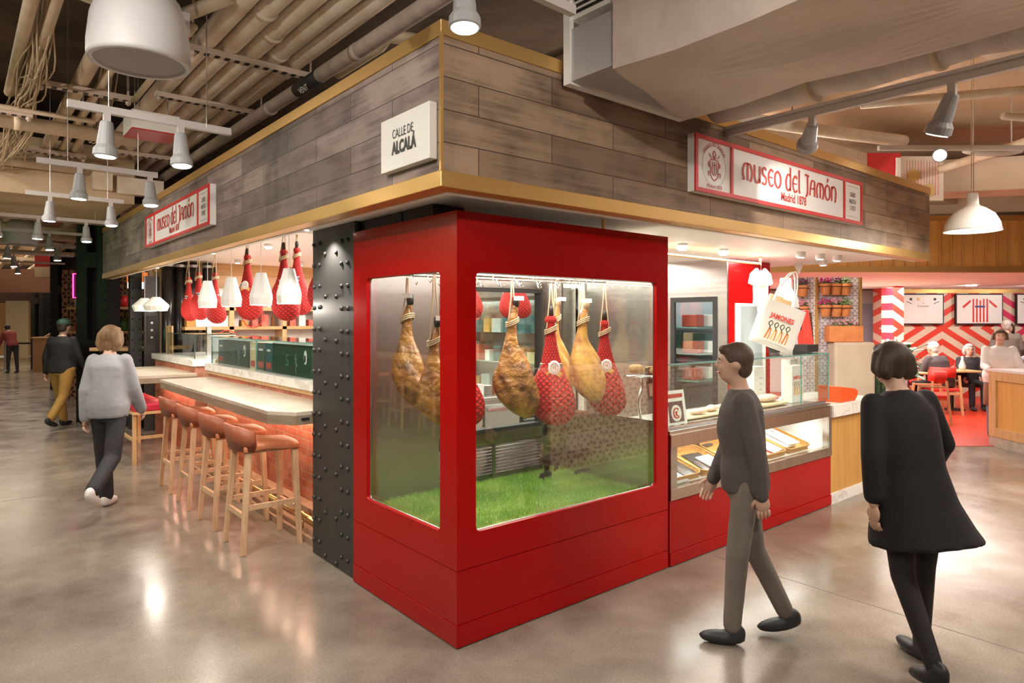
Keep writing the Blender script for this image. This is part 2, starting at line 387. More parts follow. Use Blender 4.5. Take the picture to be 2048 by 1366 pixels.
# ---------------- the stall: ceilings, walls ----------------
b = BM()
box(b, -.2, 5.76, -.2, 2.0, 2.34, 2.38); box(b, -.2, 5.76, 2.0, 8.7, 2.60, 2.64); box(b, .25, 5.76, 1.98, 2.0, 2.34, 2.60)
struct('ceiling', b, ceilw)
b = BM(); box(b, .3, 5.8, 8.6, 8.7, 0, 2.6); struct('wall_back', b, mat('warm_wall', (.80, .60, .38), .7))
b = BM(); box(b, .35, 5.7, 8.5, 8.6, 2.42, 2.6); struct('trim_2', b, oakx)
b = BM(); box(b, 4.25, 4.35, 3.2, 8.6, 0, 2.6); struct('wall_right', b, mat('kitchen_wall', (.72, .66, .60), .45))

# ---------------- fascia around the stall ----------------
plx = plank_mat('fascia_planks_left', (1, 2), (.34, .26, .225), (.17, .125, .105), (.04, .03, .025), .92, .149, offb=.027, offa=.3, dark=(.045, .03, .024), darkf=.85, grain=(1.6, 22))
ply = plank_mat('fascia_planks_right', (0, 2), (.42, .29, .195), (.24, .15, .095), (.05, .03, .02), .95, .149, offb=.027, offa=.55, dark=(.06, .035, .022), darkf=.85, grain=(1.6, 22))
t = thing('stall_fascia', 'weathered grey brown plank fascia with brass trim wrapped around the ham stall', 'fascia', (-.29, -.29, 2.3))
b = BM(); box(b, -.285, -.275, -.274, 8.78, 2.37, 3.0); obj('plank_cladding', b, plx, t, world=True, label='plank cladding facing the bar stools')
b = BM(); box(b, -.285, 5.76, -.285, -.275, 2.37, 3.0); obj('plank_cladding', b, ply, t, world=True, label='plank cladding above the deli counter')
for z0, z1 in ((2.3, 2.375), (2.987, 3.057)):
    b = BM(); prism(b, [(-.295, -.295), (5.765, -.295), (5.765, -.19), (-.19, -.19), (-.19, 8.78), (-.295, 8.78)], (0, 0, z0), (1, 0, 0), (0, 1, 0), (0, 0, z1-z0)); obj('brass_band', b, brass, t, world=True, bevel=.003)
b = BM(); box(b, -.297, -.283, -.297, -.283, 2.37, 3.0); obj('brass_corner', b, brass, t, world=True)
b = BM(); box(b, -.2, -.16, -.2, 8.75, 2.296, 2.36); box(b, -.16, 5.7, -.2, -.16, 2.296, 2.36); obj('soffit_lip', b, white, t, world=True)
b = BM(); prism(b, [(-.274, -.274), (5.755, -.274), (5.755, -.21), (-.21, -.21), (-.21, 8.775), (-.274, 8.775)], (0, 0, 2.376), (1, 0, 0), (0, 1, 0), (0, 0, .61)); obj('backing', b, blackm, t, world=True)
# faint printed wood grain board on the fascia top
# ---------------- signs ----------------
def shop_sign(name, label, o, u, n, W, H):
    """o lower left corner on the fascia, u along it, n outward"""
    o, u, n = Vector(o), Vector(u), Vector(n); v = Vector((0, 0, 1))
    t = thing(name, label, 'sign', o)
    b = BM(); prism(b, [(0, 0), (W, 0), (W, H), (0, H)], o, u, v, n*.05); obj('sign_box', b, white, t, world=True)
    x1, x2 = W*.165, W*.855; f = .026
    b = BM()
    for a0, a1, c0, c1 in ((0, W, 0, f), (0, W, H-f, H), (0, f, f, H-f), (W-f, W, f, H-f), (x1, x1+f, f, H-f), (x2, x2+f, f, H-f)):
        prism(b, [(a0, c0), (a1, c0), (a1, c1), (a0, c1)], o + n*.05, u, v, n*.012)
    obj('sign_frame', b, redm, t, world=True)
    b = BM(); prism(b, [(f, f), (W-f, f), (W-f, H-f), (f, H-f)], o + n*.0501, u, v, n*.003); obj('sign_face', b, signw, t, world=True)
    s = o + n*.0535; cx = (x1 + f + x2)/2; mw = x2 - x1 - f
    b = BM()
    k = .118
    wtot = sum(G[c][0] + .08 for c in 'museo del JamOn')
    uncial(b, 'museo del JamOn', k, s + u*cx + v*(H*.56), u, v, n, sx=mw*.86/(wtot*k), w=.21)
    text_bm(b, 'Madrid 1878', .088, s + u*cx + v*(H*.24), u, v, n, sx=.85, bold=.002)
    obj('sign_lettering', b, inkred, t, world=True)
    # crest panel
    b = BM(); c = s + u*((f + x1)/2) + v*(H*.5); R = min((x1 - f)*.40, H*.36)
    ring = [(math.cos(a)*R, math.sin(a)*R) for a in [2*PI*i/48 for i in range(49)]]
    uncial_arc(b, 'museo del JamOn', R*.17, R*1.08, c, u, v, n, PI/2, 1)
    text_bm(b, 'Madrid 1878', R*.26, c - v*R*1.02, u, v, n)
    e = R*.62
    def st(P, w=.12):
        for sg in (1, -1): stroke(b, [(a*sg, q) for a, q in P], w, lambda x, y: c + u*x*e + v*y*e + n*.002)
    st([(.45, .45), (.62, .3), (.5, -.2), (.55, -.7), (.2, -1.05), (0, -1.15)]); st([(0, 1.25), (.2, .95), (.05, .7), (.5, .72), (.7, .95)])
    st([(.5, .55), (.2, .5), (0, .62)], .14); st([(.28, .35), (.26, -.1), (.32, -.5), (.05, -.75)], .1); st([(.62, -.1), (.82, .1), (.7, .3)]); st([(.6, -.6), (.85, -.5), (.8, -.85)], .1)
    stroke(b, [(-.26, .1), (.26, .1)], .16, lambda x, y: c + u*x*e + v*y*e + n*.002); stroke(b, [(0, .35), (0, -.65)], .1, lambda x, y: c + u*x*e + v*y*e + n*.002)
    obj('crest', b, inkred, t, world=True)
    b = BM()
    for (a, q), (a2, q2) in zip(ring, ring[1:]):
        vs = [b.verts.new(c + u*x*m_ + v*y*m_ + n*.001) for x, y, m_ in ((a, q, 1), (a2, q2, 1), (a2, q2, 1.02), (a, q, 1.02))]; b.faces.new(vs)
    xx = (x2 + f + W - f)/2
    for i, s_ in enumerate(('CURED', 'MEATS &', 'CHEESE')): text_bm(b, s_, .052, s + u*xx + v*(H*.5 + (1-i)*.056), u, v, n, sx=.62, bold=.001)
    for zz in (.055, H-.055): prism(b, [(-.11, -.0012), (.11, -.0012), (.11, .0012), (-.11, .0012)], s + u*xx + v*zz, u, v, n*.001)
    obj('small_lettering', b, inkgrey, t, world=True)
    return t
shop_sign('shop_sign', 'red framed white shop sign on the brown fascia above the deli counter', (1.576, -.286, 2.505), (1, 0, 0), (0, -1, 0), 2.42, .362)
shop_sign('shop_sign', 'red framed white shop sign on the grey fascia above the bar counter', (-.286, 5.55, 2.497), (0, -1, 0), (-1, 0, 0), 2.43, .343)
t = thing('street_sign', 'white square street name sign near the fascia corner', 'sign', (-.29, .194, 2.43))
b = BM(); box(b, -.33, -.286, -.252, .194, 2.43, 2.69); obj('sign_board', b, mat('sign_cream', (.72, .70, .64), .45), t, world=True, bevel=.003)
b = BM(); text_bm(b, 'CALLE DE', .062, (-.331, -.02, 2.60), (0, -1, 0), (0, 0, 1), (-1, 0, 0), sx=.72); text_bm(b, 'ALCALÁ', .082, (-.331, -.03, 2.53), (0, -1, 0), (0, 0, 1), (-1, 0, 0), sx=.72, bold=.0035)
obj('sign_lettering', b, inkblk, t, world=True)

# surrounding walls of the hall behind the viewer and at the far ends
b = BM(); box(b, -9.1, -9, -11, 30, 0, 4.3); struct('wall_left', b, mat('hall_wall', (.30, .20, .13), .6, noise=.6, col2=(.16, .10, .07)))
b = BM(); box(b, -9, 20, -10.1, -10, 0, 4.3); struct('wall_front', b, MATS['hall_wall'])
# ---------------- red ham display cabinet ----------------
cab = thing('ham_display_cabinet', 'tall glossy red ham display cabinet with two rounded windows at the stall corner', 'display cabinet', (0, 0, 0))
WX, WY, HT = 1.755, 1.16, 2.26
T = .03
# upper panels with windows (front faces y=0, left face x=0), base panels below a joint line
b = BM(); holed(b, (0, WX, .402, HT), rrect(.122, 1.631, .58, 1.947, .03), (0, 0, 0), (1, 0, 0), (0, 0, 1), (0, T, 0)); obj('window_panel', b, red, cab, world=True)
b = BM(); holed(b, (T, WY, .402, HT), rrect(.156, .981, .57, 1.955, .03), (0, 0, 0), (0, 1, 0), (0, 0, 1), (T, 0, 0)); obj('window_panel', b, red, cab, world=True)
b = BM(); box(b, 0, WX, 0, T, .124, .398); obj('base_panel', b, red, cab, world=True)
b = BM(); box(b, 0, T, T, WY, .124, .398); obj('base_panel', b, red, cab, world=True)
b = BM(); prism(b, [(-.002, -.002), (WX, -.002), (WX, T), (T, T), (T, WY), (-.002, WY)], (0, 0, .006), (1, 0, 0), (0, 1, 0), (0, 0, .114)); obj('kick_plate', b, red, cab, world=True, bevel=.002)
b = BM(); box(b, T, WX, T, WY, HT-.03, HT-.002); obj('top_panel', b, white, cab, world=True)
b = BM(); box(b, T, WX, T, WY, .44, .50); box(b, .01, WX-.01, .01, WY, .0, .006); box(b, .008, WX-.005, .008, .02, .006, .402); obj('inner_deck', b, blackm, cab, world=True)
b = BM(); box(b, .122, 1.631, .034, .040, .56, 1.97); obj('glass_pane', b, glassc, cab, world=True)
b = BM(); box(b, .034, .040, .14, 1.0, .55, 1.98); obj('glass_pane', b, glassc, cab, world=True)
# thin steel reveal round the windows
b = BM(); P = rrect(.122, 1.631, .58, 1.947, .03); tube(b, [(x, .028, z) for x, z in P], .0045, 6, closed=True); obj('window_trim', b, steel, cab, world=True)
b = BM(); P = rrect(.156, .981, .57, 1.955, .03); tube(b, [(.028, y, z) for y, z in P], .0045, 6, closed=True); obj('window_trim', b, steel, cab, world=True)
# inside: steel left part of rear, framed glass door behind, side pane to the deli
b = BM(); box(b, T, .62, 1.10, 1.13, .5, 2.2); obj('rear_steel_panel', b, steeld, cab, world=True)
b = BM(); box(b, .62, 1.66, 1.10, 1.16, .77, .86); box(b, .62, 1.74, 1.10, 1.16, 1.93, 2.2); box(b, 1.60, 1.74, 1.10, 1.16, .5, 1.93); box(b, .62, .70, 1.10, 1.16, .77, 1.93)
obj('rear_frame', b, steel, cab, world=True, bevel=.004)
b = BM()
for x0, x1, z0, z1 in ((.70, .72, .86, 1.93), (1.575, 1.60, .86, 1.93), (.72, 1.575, .86, .885), (.72, 1.575, 1.905, 1.93)): box(b, x0, x1, 1.095, 1.165, z0, z1)
obj('door_gasket', b, rubber, cab, world=True)
b = BM(); box(b, .72, 1.575, 1.125, 1.13, .885, 1.905); obj('rear_glass', b, glass, cab, world=True)
b = BM(); box(b, .62, 1.60, 1.13, 1.16, .5, .77); box(b, 1.1, 1.13, 1.10, 1.13, .53, .75); obj('vent_backing', b, steeld, cab, world=True)
b = BM()
for i in range(9): bar(b, (.64, 1.115, .545 + i*.024), (1.58, 1.115, .545 + i*.024), .02, .006, up=(0, .5, 1))
obj('vent_louvres', b, steel, cab, world=True)
b = BM(); box(b, 1.735, 1.755, .03, .1, .5, 2.23); box(b, 1.735, 1.755, 1.02, 1.1, .5, 2.23); box(b, 1.735, 1.755, .1, 1.02, .5, .985); obj('side_frame', b, steel, cab, world=True)
b = BM(); box(b, 1.73, 1.745, .1, 1.02, .975, .995); obj('side_rail', b, chrome, cab, world=True)
b = BM(); box(b, 1.742, 1.748, .1, 1.02, .995, 2.0); obj('side_glass', b, glass, cab, world=True)
b = BM(); box(b, 1.735, 1.755, .1, 1.02, 2.0, 2.23); obj('side_header', b, white, cab, world=True)
RX = [.28, .52, .76, .98, 1.2, 1.42]
for yy in (.3, .55, .8):
    b = BM(); cyl(b, (.06, yy, 1.975), (1.73, yy, 1.975), .009); obj('hanging_rail', b, chrome, cab, world=True)
b = BM()
for i in range(28):
    x = .12 + i*.058; yy = (.3, .55, .8)[i % 3]
    tube(b, [(x, yy - .012 + .0, 1.985), (x, yy, 1.994), (x, yy + .016, 1.975), (x, yy + .004, 1.955), (x, yy, 1.935), (x+.004, yy - .02, 1.915), (x+.004, yy - .038, 1.935)], .0026, 6)
o = obj('meat_hooks', b, chrome, cab, world=True, smooth=True); o['kind'] = 'stuff'

# ---------------- artificial lawn ----------------
turf = mat('turf', (.13, .30, .035), .8, noise=9, col2=(.07, .19, .02))
def lawn(x0, x1, y0, y1, z, n, name='artificial_lawn'):
    me = bpy.data.meshes.new(name); V, Fc = [], []
    V += [(x0, y0, z), (x1, y0, z), (x1, y1, z), (x0, y1, z)]; Fc.append((0, 1, 2, 3))
    for i in range(n):
        x, y = random.uniform(x0, x1), random.uniform(y0, y1); a = random.uniform(0, PI); h = random.uniform(.014, .032); w = .0016
        dx, dy = math.cos(a)*w, math.sin(a)*w; lx, ly = random.uniform(-.014, .014), random.uniform(-.014, .014); k = len(V)
        V += [(x-dx, y-dy, z), (x+dx, y+dy, z), (x+lx, y+ly, z+h)]; Fc.append((k, k+1, k+2))
    me.from_pydata(V, [], Fc); return me
turf2 = mat('turf_dry', (.36, .52, .11), .8, noise=3, col2=(.15, .38, .045))
tag(obj('artificial_lawn', lawn(.045, 1.73, .045, 1.09, .502, 42000), turf2), 'bright green artificial grass mat on the floor of the red ham cabinet', 'artificial grass', kind='stuff')
# black metal animals on the lawn
def silhouette(P, name, label, loc, s, t=.012, rz=.2):
    b = BM(); prism(b, [(x*s, z*s) for x, z in P], (0, -t/2, 0), (1, 0, 0), (0, 0, 1), (0, t, 0))
    return tag(obj(name, b, blackm, loc=loc, rot=(0, 0, rz)), label, 'figurine', 'black animal figurines on the lawn')
bull = [(-.5,.62),(-.58,.7),(-.55,.55),(-.62,.42),(-.5,.38),(-.42,.45),(-.38,.3),(-.4,.0),(-.33,0),(-.3,.28),(-.22,.3),(-.24,0),(-.17,0),(-.12,.3),(.25,.3),(.3,.16),(.26,0),(.34,0),(.38,.2),(.42,0),(.5,0),(.47,.35),(.52,.6),(.56,.3),(.6,.32),(.56,.68),(.48,.72),(.1,.68),(-.2,.74),(-.42,.72)]
pig = [(-.5,.12),(-.56,.2),(-.48,.27),(-.42,.36),(-.36,.28),(-.2,.36),(.1,.38),(.36,.33),(.46,.22),(.4,.0),(.33,0),(.32,.14),(.2,.12),(.18,0),(.1,0),(.08,.12),(-.18,.1),(-.2,0),(-.28,0),(-.3,.12),(-.4,.12)]
silhouette(bull, 'bull_figurine', 'flat black metal bull figurine standing at the rear of the lawn', (1.58, .98, .503), .20)
silhouette(pig, 'pig_figurine', 'small flat black metal pig figurine in front of the bull', (1.42, .86, .503), .15)
silhouette(pig, 'pig_figurine', 'black metal pig figurine to the right of the bull', (1.70, .80, .503), .10)

# ---------------- hams ----------------
meat = mat('cured_ham', (.54, .25, .055), .36, noise=11, col2=(.10, .035, .016), bump=(20, 1, .03), spec=.6, coat=.35)
meaty = mat('yellow_ham', (.68, .38, .08), .4, noise=7, col2=(.30, .11, .05), bump=(20, .6, .012), coat=.25)
meatp = mat('ham_shank', (.50, .24, .14), .42, noise=9, col2=(.36, .15, .10), bump=(20, .5, .01))
hoofm = mat('hoof', (.03, .025, .02), .5)
rope = mat('hemp_rope', (.55, .42, .26), .85)
tagm = mat('paper_tag', (.82, .80, .76), .6)
ribbon = mat('grey_ribbon', (.16, .15, .16), .6)
flagy = mat('rosette_yellow', (.75, .42, .10), .6)
def net_mat():
    m = bpy.data.materials.new('red_netting'); m.use_nodes = True; nt = m.node_tree; b = nt.nodes['Principled BSDF']; L = nt.links
    tc = nd(nt, 'ShaderNodeTexCoord'); sp = nd(nt, 'ShaderNodeSeparateXYZ'); L.new(tc.outputs['Object'], sp.inputs[0])
    ang = math_(nt, 'MULTIPLY', math_(nt, 'ARCTAN2', sp.outputs[1], sp.outputs[0]), .085)
    def saw(s):
        k = math_(nt, 'ADD' if s > 0 else 'SUBTRACT', ang, sp.outputs[2])
        return math_(nt, 'ABSOLUTE', math_(nt, 'SUBTRACT', math_(nt, 'FRACT', math_(nt, 'DIVIDE', k, .038)), .5))
    g = math_(nt, 'MINIMUM', saw(1), saw(-1))
    mr = nd(nt, 'ShaderNodeMapRange'); mr.inputs[1].default_value = 0; mr.inputs[2].default_value = .3; L.new(g, mr.inputs[0])
    mx = nd(nt, 'ShaderNodeMixRGB'); mx.inputs[1].default_value = (.16, .002, .003, 1); mx.inputs[2].default_value = (.68, .018, .012, 1); L.new(mr.outputs[0], mx.inputs[0]); L.new(mx.outputs[0], b.inputs['Base Color'])
    b.inputs['Roughness'].default_value = .75
    bp = nd(nt, 'ShaderNodeBump'); bp.inputs['Strength'].default_value = .6; bp.inputs['Distance'].default_value = .006; L.new(mr.outputs[0], bp.inputs['Height']); L.new(bp.outputs[0], b.inputs['Normal'])
    return m
netm = net_mat()
def ham_bm(prof, bend=0, flat=.62, lump=.12, seed=0, seg=28, tilt=0, z0=None, z1=None):
    """prof: (z from 0 top downwards negative, half width, x offset)"""
    rnd = random.Random(seed); ph = [rnd.uniform(0, 6.28) for _ in range(6)]
    pts = catmull([(p[0], p[1], p[2]) for p in prof], 5); b = BM(); rings = []
    for p in pts:
        z, r, x0 = p; ring = []
        for k in range(seg):
            a = 2*PI*k/seg
            q = 1 + lump*(.5*math.sin(2*a+ph[0]+z*9) + .35*math.sin(3*a+ph[1]-z*13) + .3*math.sin(5*a+ph[2]+z*22) + .2*math.sin(7*a-ph[3]+z*37))*min(1, r/.06)
            fl = flat + (1-flat)*max(0, 1 - r/.06)
            ring.append(b.verts.new((x0 + r*q*math.cos(a), r*q*fl*math.sin(a), z)))
        rings.append(ring)
    for A, B in zip(rings, rings[1:]):
        for k in range(seg): b.faces.new((A[k], A[(k+1) % seg], B[(k+1) % seg], B[k]))
    b.faces.new(rings[0][::-1]); b.faces.new(rings[-1]); return b
HP = [(0, .018, .02), (-.03, .026, .015), (-.09, .033, 0), (-.17, .036, -.005), (-.25, .052, -.01), (-.33, .085, 0), (-.42, .118, .012), (-.52, .138, .03), (-.61, .128, .05), (-.68, .085, .075), (-.72, .038, .095), (-.73, .01, .1)]
RP = [(0, .03, 0), (-.03, .04, 0), (-.06, .028, 0), (-.14, .036, 0), (-.22, .05, 0), (-.32, .075, 0), (-.42, .115, .0), (-.52, .142, .01), (-.60, .142, .02), (-.66, .115, .03), (-.70, .07, .035), (-.715, .02, .035)]
def rope_parts(t, z, top, x=0, y=0):
    b = BM(); tube(b, [(x-.005, y, top), (x-.008, y, top-.1), (x-.03, y-.02, z+.03), (x-.036, y-.005, z)], .005, 6)
    tube(b, [(x+.005, y, top), (x+.01, y, top-.1), (x+.03, y-.02, z+.03), (x+.036, y-.005, z)], .005, 6)
    for k in range(3): tube(b, [(x+.042*math.cos(a), y+.042*math.sin(a), z + .012*k + .02*math.cos(a)) for a in [2*PI*i/12 for i in range(12)]], .005, 6, closed=True)
    obj('rope', b, rope, t, smooth=True)
def ham_plain(loc, label, rz=0, s=1., m=meat, seed=1, top=.2, group='bare hams in the red cabinet', kind=0):
    t = thing('cured_ham', label, 'ham', loc, rz, group)
    P = [(a*s, r*s, x*s) for a, r, x in HP]
    o = obj('ham_body', ham_bm(P, seed=seed, lump=.16), m, t, smooth=True)
    b = BM(); lathe(b, [(.014, .055), (.022, .05), (.024, .02), (.02, -.01)], (.025*s, 0, 0), 12); obj('hoof', b, hoofm if kind == 0 else mat('pale_hoof', (.65, .48, .3), .5), t, smooth=True)
    rope_parts(t, -.12*s, top)
    b = BM(); obox(b, (.03, -.045, .045), (.07, .003, .028)); obj('paper_tag', b, tagm, t)
    return t
def rosette(t, s, y):
    b = BM(); lathe(b, [(.0, .006), (.03, .006), (.036, 0)], (0, 0, 0), 24, M=Matrix.Rotation(PI/2, 3, 'X'), cap=True); 
    o = obj('paper_rosette', b, tagm, t, loc=(.012, y-.004, -.335*s)); o.scale = (s*1.1, 1, s*1.35)
    b = BM(); ringp = [(.022*math.cos(a), -.0075, .022*math.sin(a)) for a in [2*PI*i/20 for i in range(20)]]; tube(b, ringp, .001, 4, closed=True)
    text_bm(b, 'MJ', .02, (0, -.0075, .0), (1, 0, 0), (0, 0, 1), (0, -1, 0)); obj('crest', b, inkred, o)
    b = BM()
    for i in range(6):
        a = math.radians(215 + i*22); c, sn = math.cos(a), math.sin(a)
        prism(b, [(-.008, .03), (.008, .03), (.009, .062), (0, .052), (-.009, .062)], (0, 0, 0), (-sn, 0, c), (c, 0, sn), (0, -.003, 0))
    obj('rosette_tails', b, flagy, o)
def ham_net(loc, label, rz=0, s=1., top=.2, seed=3, group='red netted hams', ribb=True, front=True):
    t = thing('netted_ham', label, 'ham', loc, rz, group)
    P = [(a*s, r*s, x*s) for a, r, x in RP]
    obj('netted_body', ham_bm(P, seed=seed, lump=.07, flat=.72), netm, t, smooth=True)
    b = BM(); lathe(b, [(.012, .07), (.02, .05), (.02, .0)], (0, 0, 0), 10); obj('hoof', b, hoofm, t, smooth=True)
    rope_parts(t, -.1*s, top)
    if ribb:
        b = BM(); lathe(b, [(.071*s, -.31*s), (.080*s, -.345*s)], (0, 0, 0), 24, cap=False, sy=.76); obj('ribbon', b, ribbon, t, smooth=True)
        b = BM()
        for z_, r_ in ((-.306*s, .0705*s), (-.348*s, .0815*s)): lathe(b, [(r_, z_), (r_*1.02, z_-.006)], (0, 0, 0), 24, cap=False, sy=.76)
        obj('ribbon_edges', b, tagm, t, smooth=True)
    if front: rosette(t, s, -.062*s)
    return t
FC = -TH   # front of the rosettes turned to the corner of the aisle
ham_plain((.83, .55, 1.79), 'large dark bare cured ham hanging in the right window, nearest its left edge', .35 + FC, 1.02, meat, 1, .16)
ham_net((1.13, .50, 1.72), 'red netted ham with white rosette beside the large bare ham', FC + .1, 1.04, .22, 3, 'red netted hams in the cabinet')
ham_plain((1.38, .72, 1.80), 'slim pale ham hanging partly hidden behind the red netted ham', FC + .6, .92, meaty, 5, .15, kind=1)
ham_plain((1.36, .42, 1.78), 'yellow bare ham hanging between the two red netted hams', FC - .2, .90, meaty, 9, .17, kind=1)
ham_net((1.58, .42, 1.69), 'red netted ham nearest the right edge of the right window', FC - .1, .95, .26, 6, 'red netted hams in the cabinet')
ham_net((.53, .72, 1.70), 'red netted ham half hidden behind the red corner post', FC + .2, .98, .25, 8, 'red netted hams in the cabinet', front=False)
ham_plain((.21, .84, 1.80), 'smaller bare ham in the middle of the narrow left window', FC - .5, .90, meat, 12, .16)
ham_plain((.17, .47, 1.66), 'dark bare ham at the right edge of the narrow left window', FC + .4, .82, meat, 15, .3)
colm = mat('column_steel', (.055, .052, .050), .5, .35, bump=(60, .15, .003))
# ---------------- riveted column beside the cabinet ----------------
col = thing('riveted_column', 'black riveted steel column between the red ham cabinet and the bar counter', 'column', (.02, 1.5, 0))
b = BM(); box(b, .02, .045, 1.18, 1.845, 0, 2.6); obj('face_plate', b, colm, col, world=True, bevel=.002)
b = BM(); box(b, .045, .5, 1.19, 1.215, 0, 2.6); box(b, .045, .5, 1.80, 1.83, 0, 2.6); obj('side_plate', b, black, col, world=True)
b = BM(); box(b, .05, .26, .30, .62, 2.262, 2.335); box(b, .06, .26, .65, 1.17, 2.262, 2.335); obj('header_plate', b, black, col, world=True)
b = BM(); lathe(b, [(.016, 0), (.0155, .007), (.011, .014), (.005, .017)], (0, 0, 0), 12, M=Matrix.Rotation(-PI/2, 3, 'Y')); rv = None
for yy, zs in ((1.815, [2.235 - .152*k for k in range(15)]), (1.72, [2.24 - .152*k for k in range(15)]), (1.625, [2.16 - .303*k for k in range(8)]), (1.45, [2.155 - .303*k for k in range(8)]), (1.368, [2.225 - .152*k for k in range(15)]), (1.275, [2.225 - .152*k for k in range(15)])):
    for z in zs:
        if z < .02: continue
        if rv is None: rv = obj('rivet', b, colm, col, smooth=True); r = rv
        else: r = rv.copy(); COL.objects.link(r); r.parent = col
        r.location = (0, yy - 1.5, z)

# ---------------- bar counter, brick front, foot rail ----------------
def brick_mat(name, ax, c1, c2, mo):
    return plank_mat(name, ax, c1, c2, mo, .21, .068, rough=.7, gap=.005, grain=(14, 14), dark=(.62, .40, .28), bumpd=.9)
bricka = brick_mat('red_brick', (1, 2), (.55, .14, .07), (.38, .10, .055), (.42, .22, .14))
brickx = brick_mat('red_brick_side', (0, 2), (.55, .17, .09), (.42, .13, .07), (.42, .24, .16))
def marble_mat():
    m = bpy.data.materials.new('white_marble'); m.use_nodes = True; nt = m.node_tree; b = nt.nodes['Principled BSDF']; L = nt.links
    tc = nd(nt, 'ShaderNodeTexCoord'); n1 = nd(nt, 'ShaderNodeTexNoise'); n1.inputs['Scale'].default_value = 2.6; n1.inputs['Detail'].default_value = 6; n1.inputs['Distortion'].default_value = 1.6
    L.new(tc.outputs['Object'], n1.inputs['Vector'])
    v = math_(nt, 'ABSOLUTE', math_(nt, 'SUBTRACT', n1.outputs[0], .5))
    cr = nd(nt, 'ShaderNodeValToRGB'); cr.color_ramp.elements[0].position = 0; cr.color_ramp.elements[1].position = .035
    cr.color_ramp.elements[0].color = (.62, .58, .54, 1); cr.color_ramp.elements[1].color = (.80, .78, .74, 1); L.new(v, cr.inputs[0]); L.new(cr.outputs[0], b.inputs['Base Color']); b.inputs['Roughness'].default_value = .16
    return m
marble = marble_mat()
stone = mat('counter_stone', (.58, .50, .40), .3, noise=5, col2=(.48, .40, .31), bump=(30, .05))
stonee = mat('counter_edge', (.30, .23, .16), .45, noise=12, col2=(.22, .16, .105), stretch=(1, .3, 3))
t = thing('brick_counter_base', 'red brick bar front under the stone counter behind the four stools', 'bar front', (.3, 3.6, 0))
b = BM(); box(b, .3, .42, 1.86, 5.5, .18, 1.10); obj('brick_face', b, bricka, t, world=True)
b = BM(); box(b, .3, .9, 5.5, 5.502, .18, 1.10); obj('brick_end', b, brickx, t, world=True)
b = BM(); box(b, .07, .42, 1.86, 5.45, 0, .05); box(b, .2, .42, 1.86, 5.5, .05, .18); obj('plinth', b, mat('plinth_wood', (.42, .27, .17), .5, noise=4), t, world=True)
b = BM(); box(b, .285, .305, 1.86, 5.5, 1.065, 1.10); obj('wood_strip', b, oakl, t, world=True)
t = thing('foot_rail', 'polished brass foot rail along the brick bar front', 'foot rail', (.1, 3.6, 0))
b = BM(); cyl(b, (.13, 1.87, .15), (.13, 5.3, .15), .024, seg=16); obj('rail', b, brassp, t, world=True, smooth=True)
for y in (2.3, 3.15, 4.0, 4.85):
    b = BM(); cyl(b, (.13, y, .052), (.13, y, .13), .010); cyl(b, (.13, y-.02, .15), (.13, y+.02, .15), .031); cyl(b, (.13, y, .15), (.205, y, .15), .010); obj('bracket', b, brassp, t, world=True, smooth=True)
t = thing('bar_counter', 'long pale stone bar counter with chamfered front corner', 'bar counter', (0, 3.6, .95))
P = [(.3, 1.86), (-.10, 1.86), (-.235, 2.06), (-.235, 5.36), (.3, 5.36)]
b = BM(); prism(b, P, (0, 0, 1.0), (1, 0, 0), (0, 1, 0), (0, 0, .03)); obj('counter_top', b, stone, t, world=True, bevel=.003)
b = BM(); prism(b, P, (0, 0, .935), (1, 0, 0), (0, 1, 0), (0, 0, .065)); obj('counter_apron', b, stonee, t, world=True)
b = BM(); box(b, -.06, -.0, 1.855, 1.859, .965, .985); obj('maker_plate', b, blackm, t, world=True)
# marble ledge with glass screen
t = thing('marble_ledge', 'white marble ledge above the bar counter carrying the green boxes', 'ledge', (.3, 3.6, 1.1))
b = BM(); box(b, .27, .95, 1.845, 5.52, 1.101, 1.18); obj('slab', b, marble, t, world=True, bevel=.003)
t = thing('glass_display_case', 'long low glass case on the marble ledge over the green boxes', 'glass case', (.33, 3.6, 1.181))
b = BM(); box(b, .33, .337, 1.86, 3.945, 1.182, 1.49); obj('front_pane', b, glass, t, world=True)
b = BM(); box(b, .33, .337, 3.955, 5.45, 1.182, 1.49); obj('front_pane', b, glass, t, world=True)
b = BM(); box(b, .33, .85, 1.86, 5.45, 1.49, 1.498); obj('top_pane', b, glass, t, world=True)
b = BM(); box(b, .33, .85, 5.45, 5.457, 1.182, 1.49); obj('side_pane', b, glass, t, world=True)
b = BM(); box(b, .327, .338, 1.86, 5.457, 1.486, 1.494); box(b, .327, .85, 5.453, 5.459, 1.486, 1.494); box(b, .327, .34, 3.945, 3.955, 1.182, 1.49); box(b, .327, .336, 5.45, 5.459, 1.182, 1.49); obj('glass_edges', b, glassg, t, world=True)
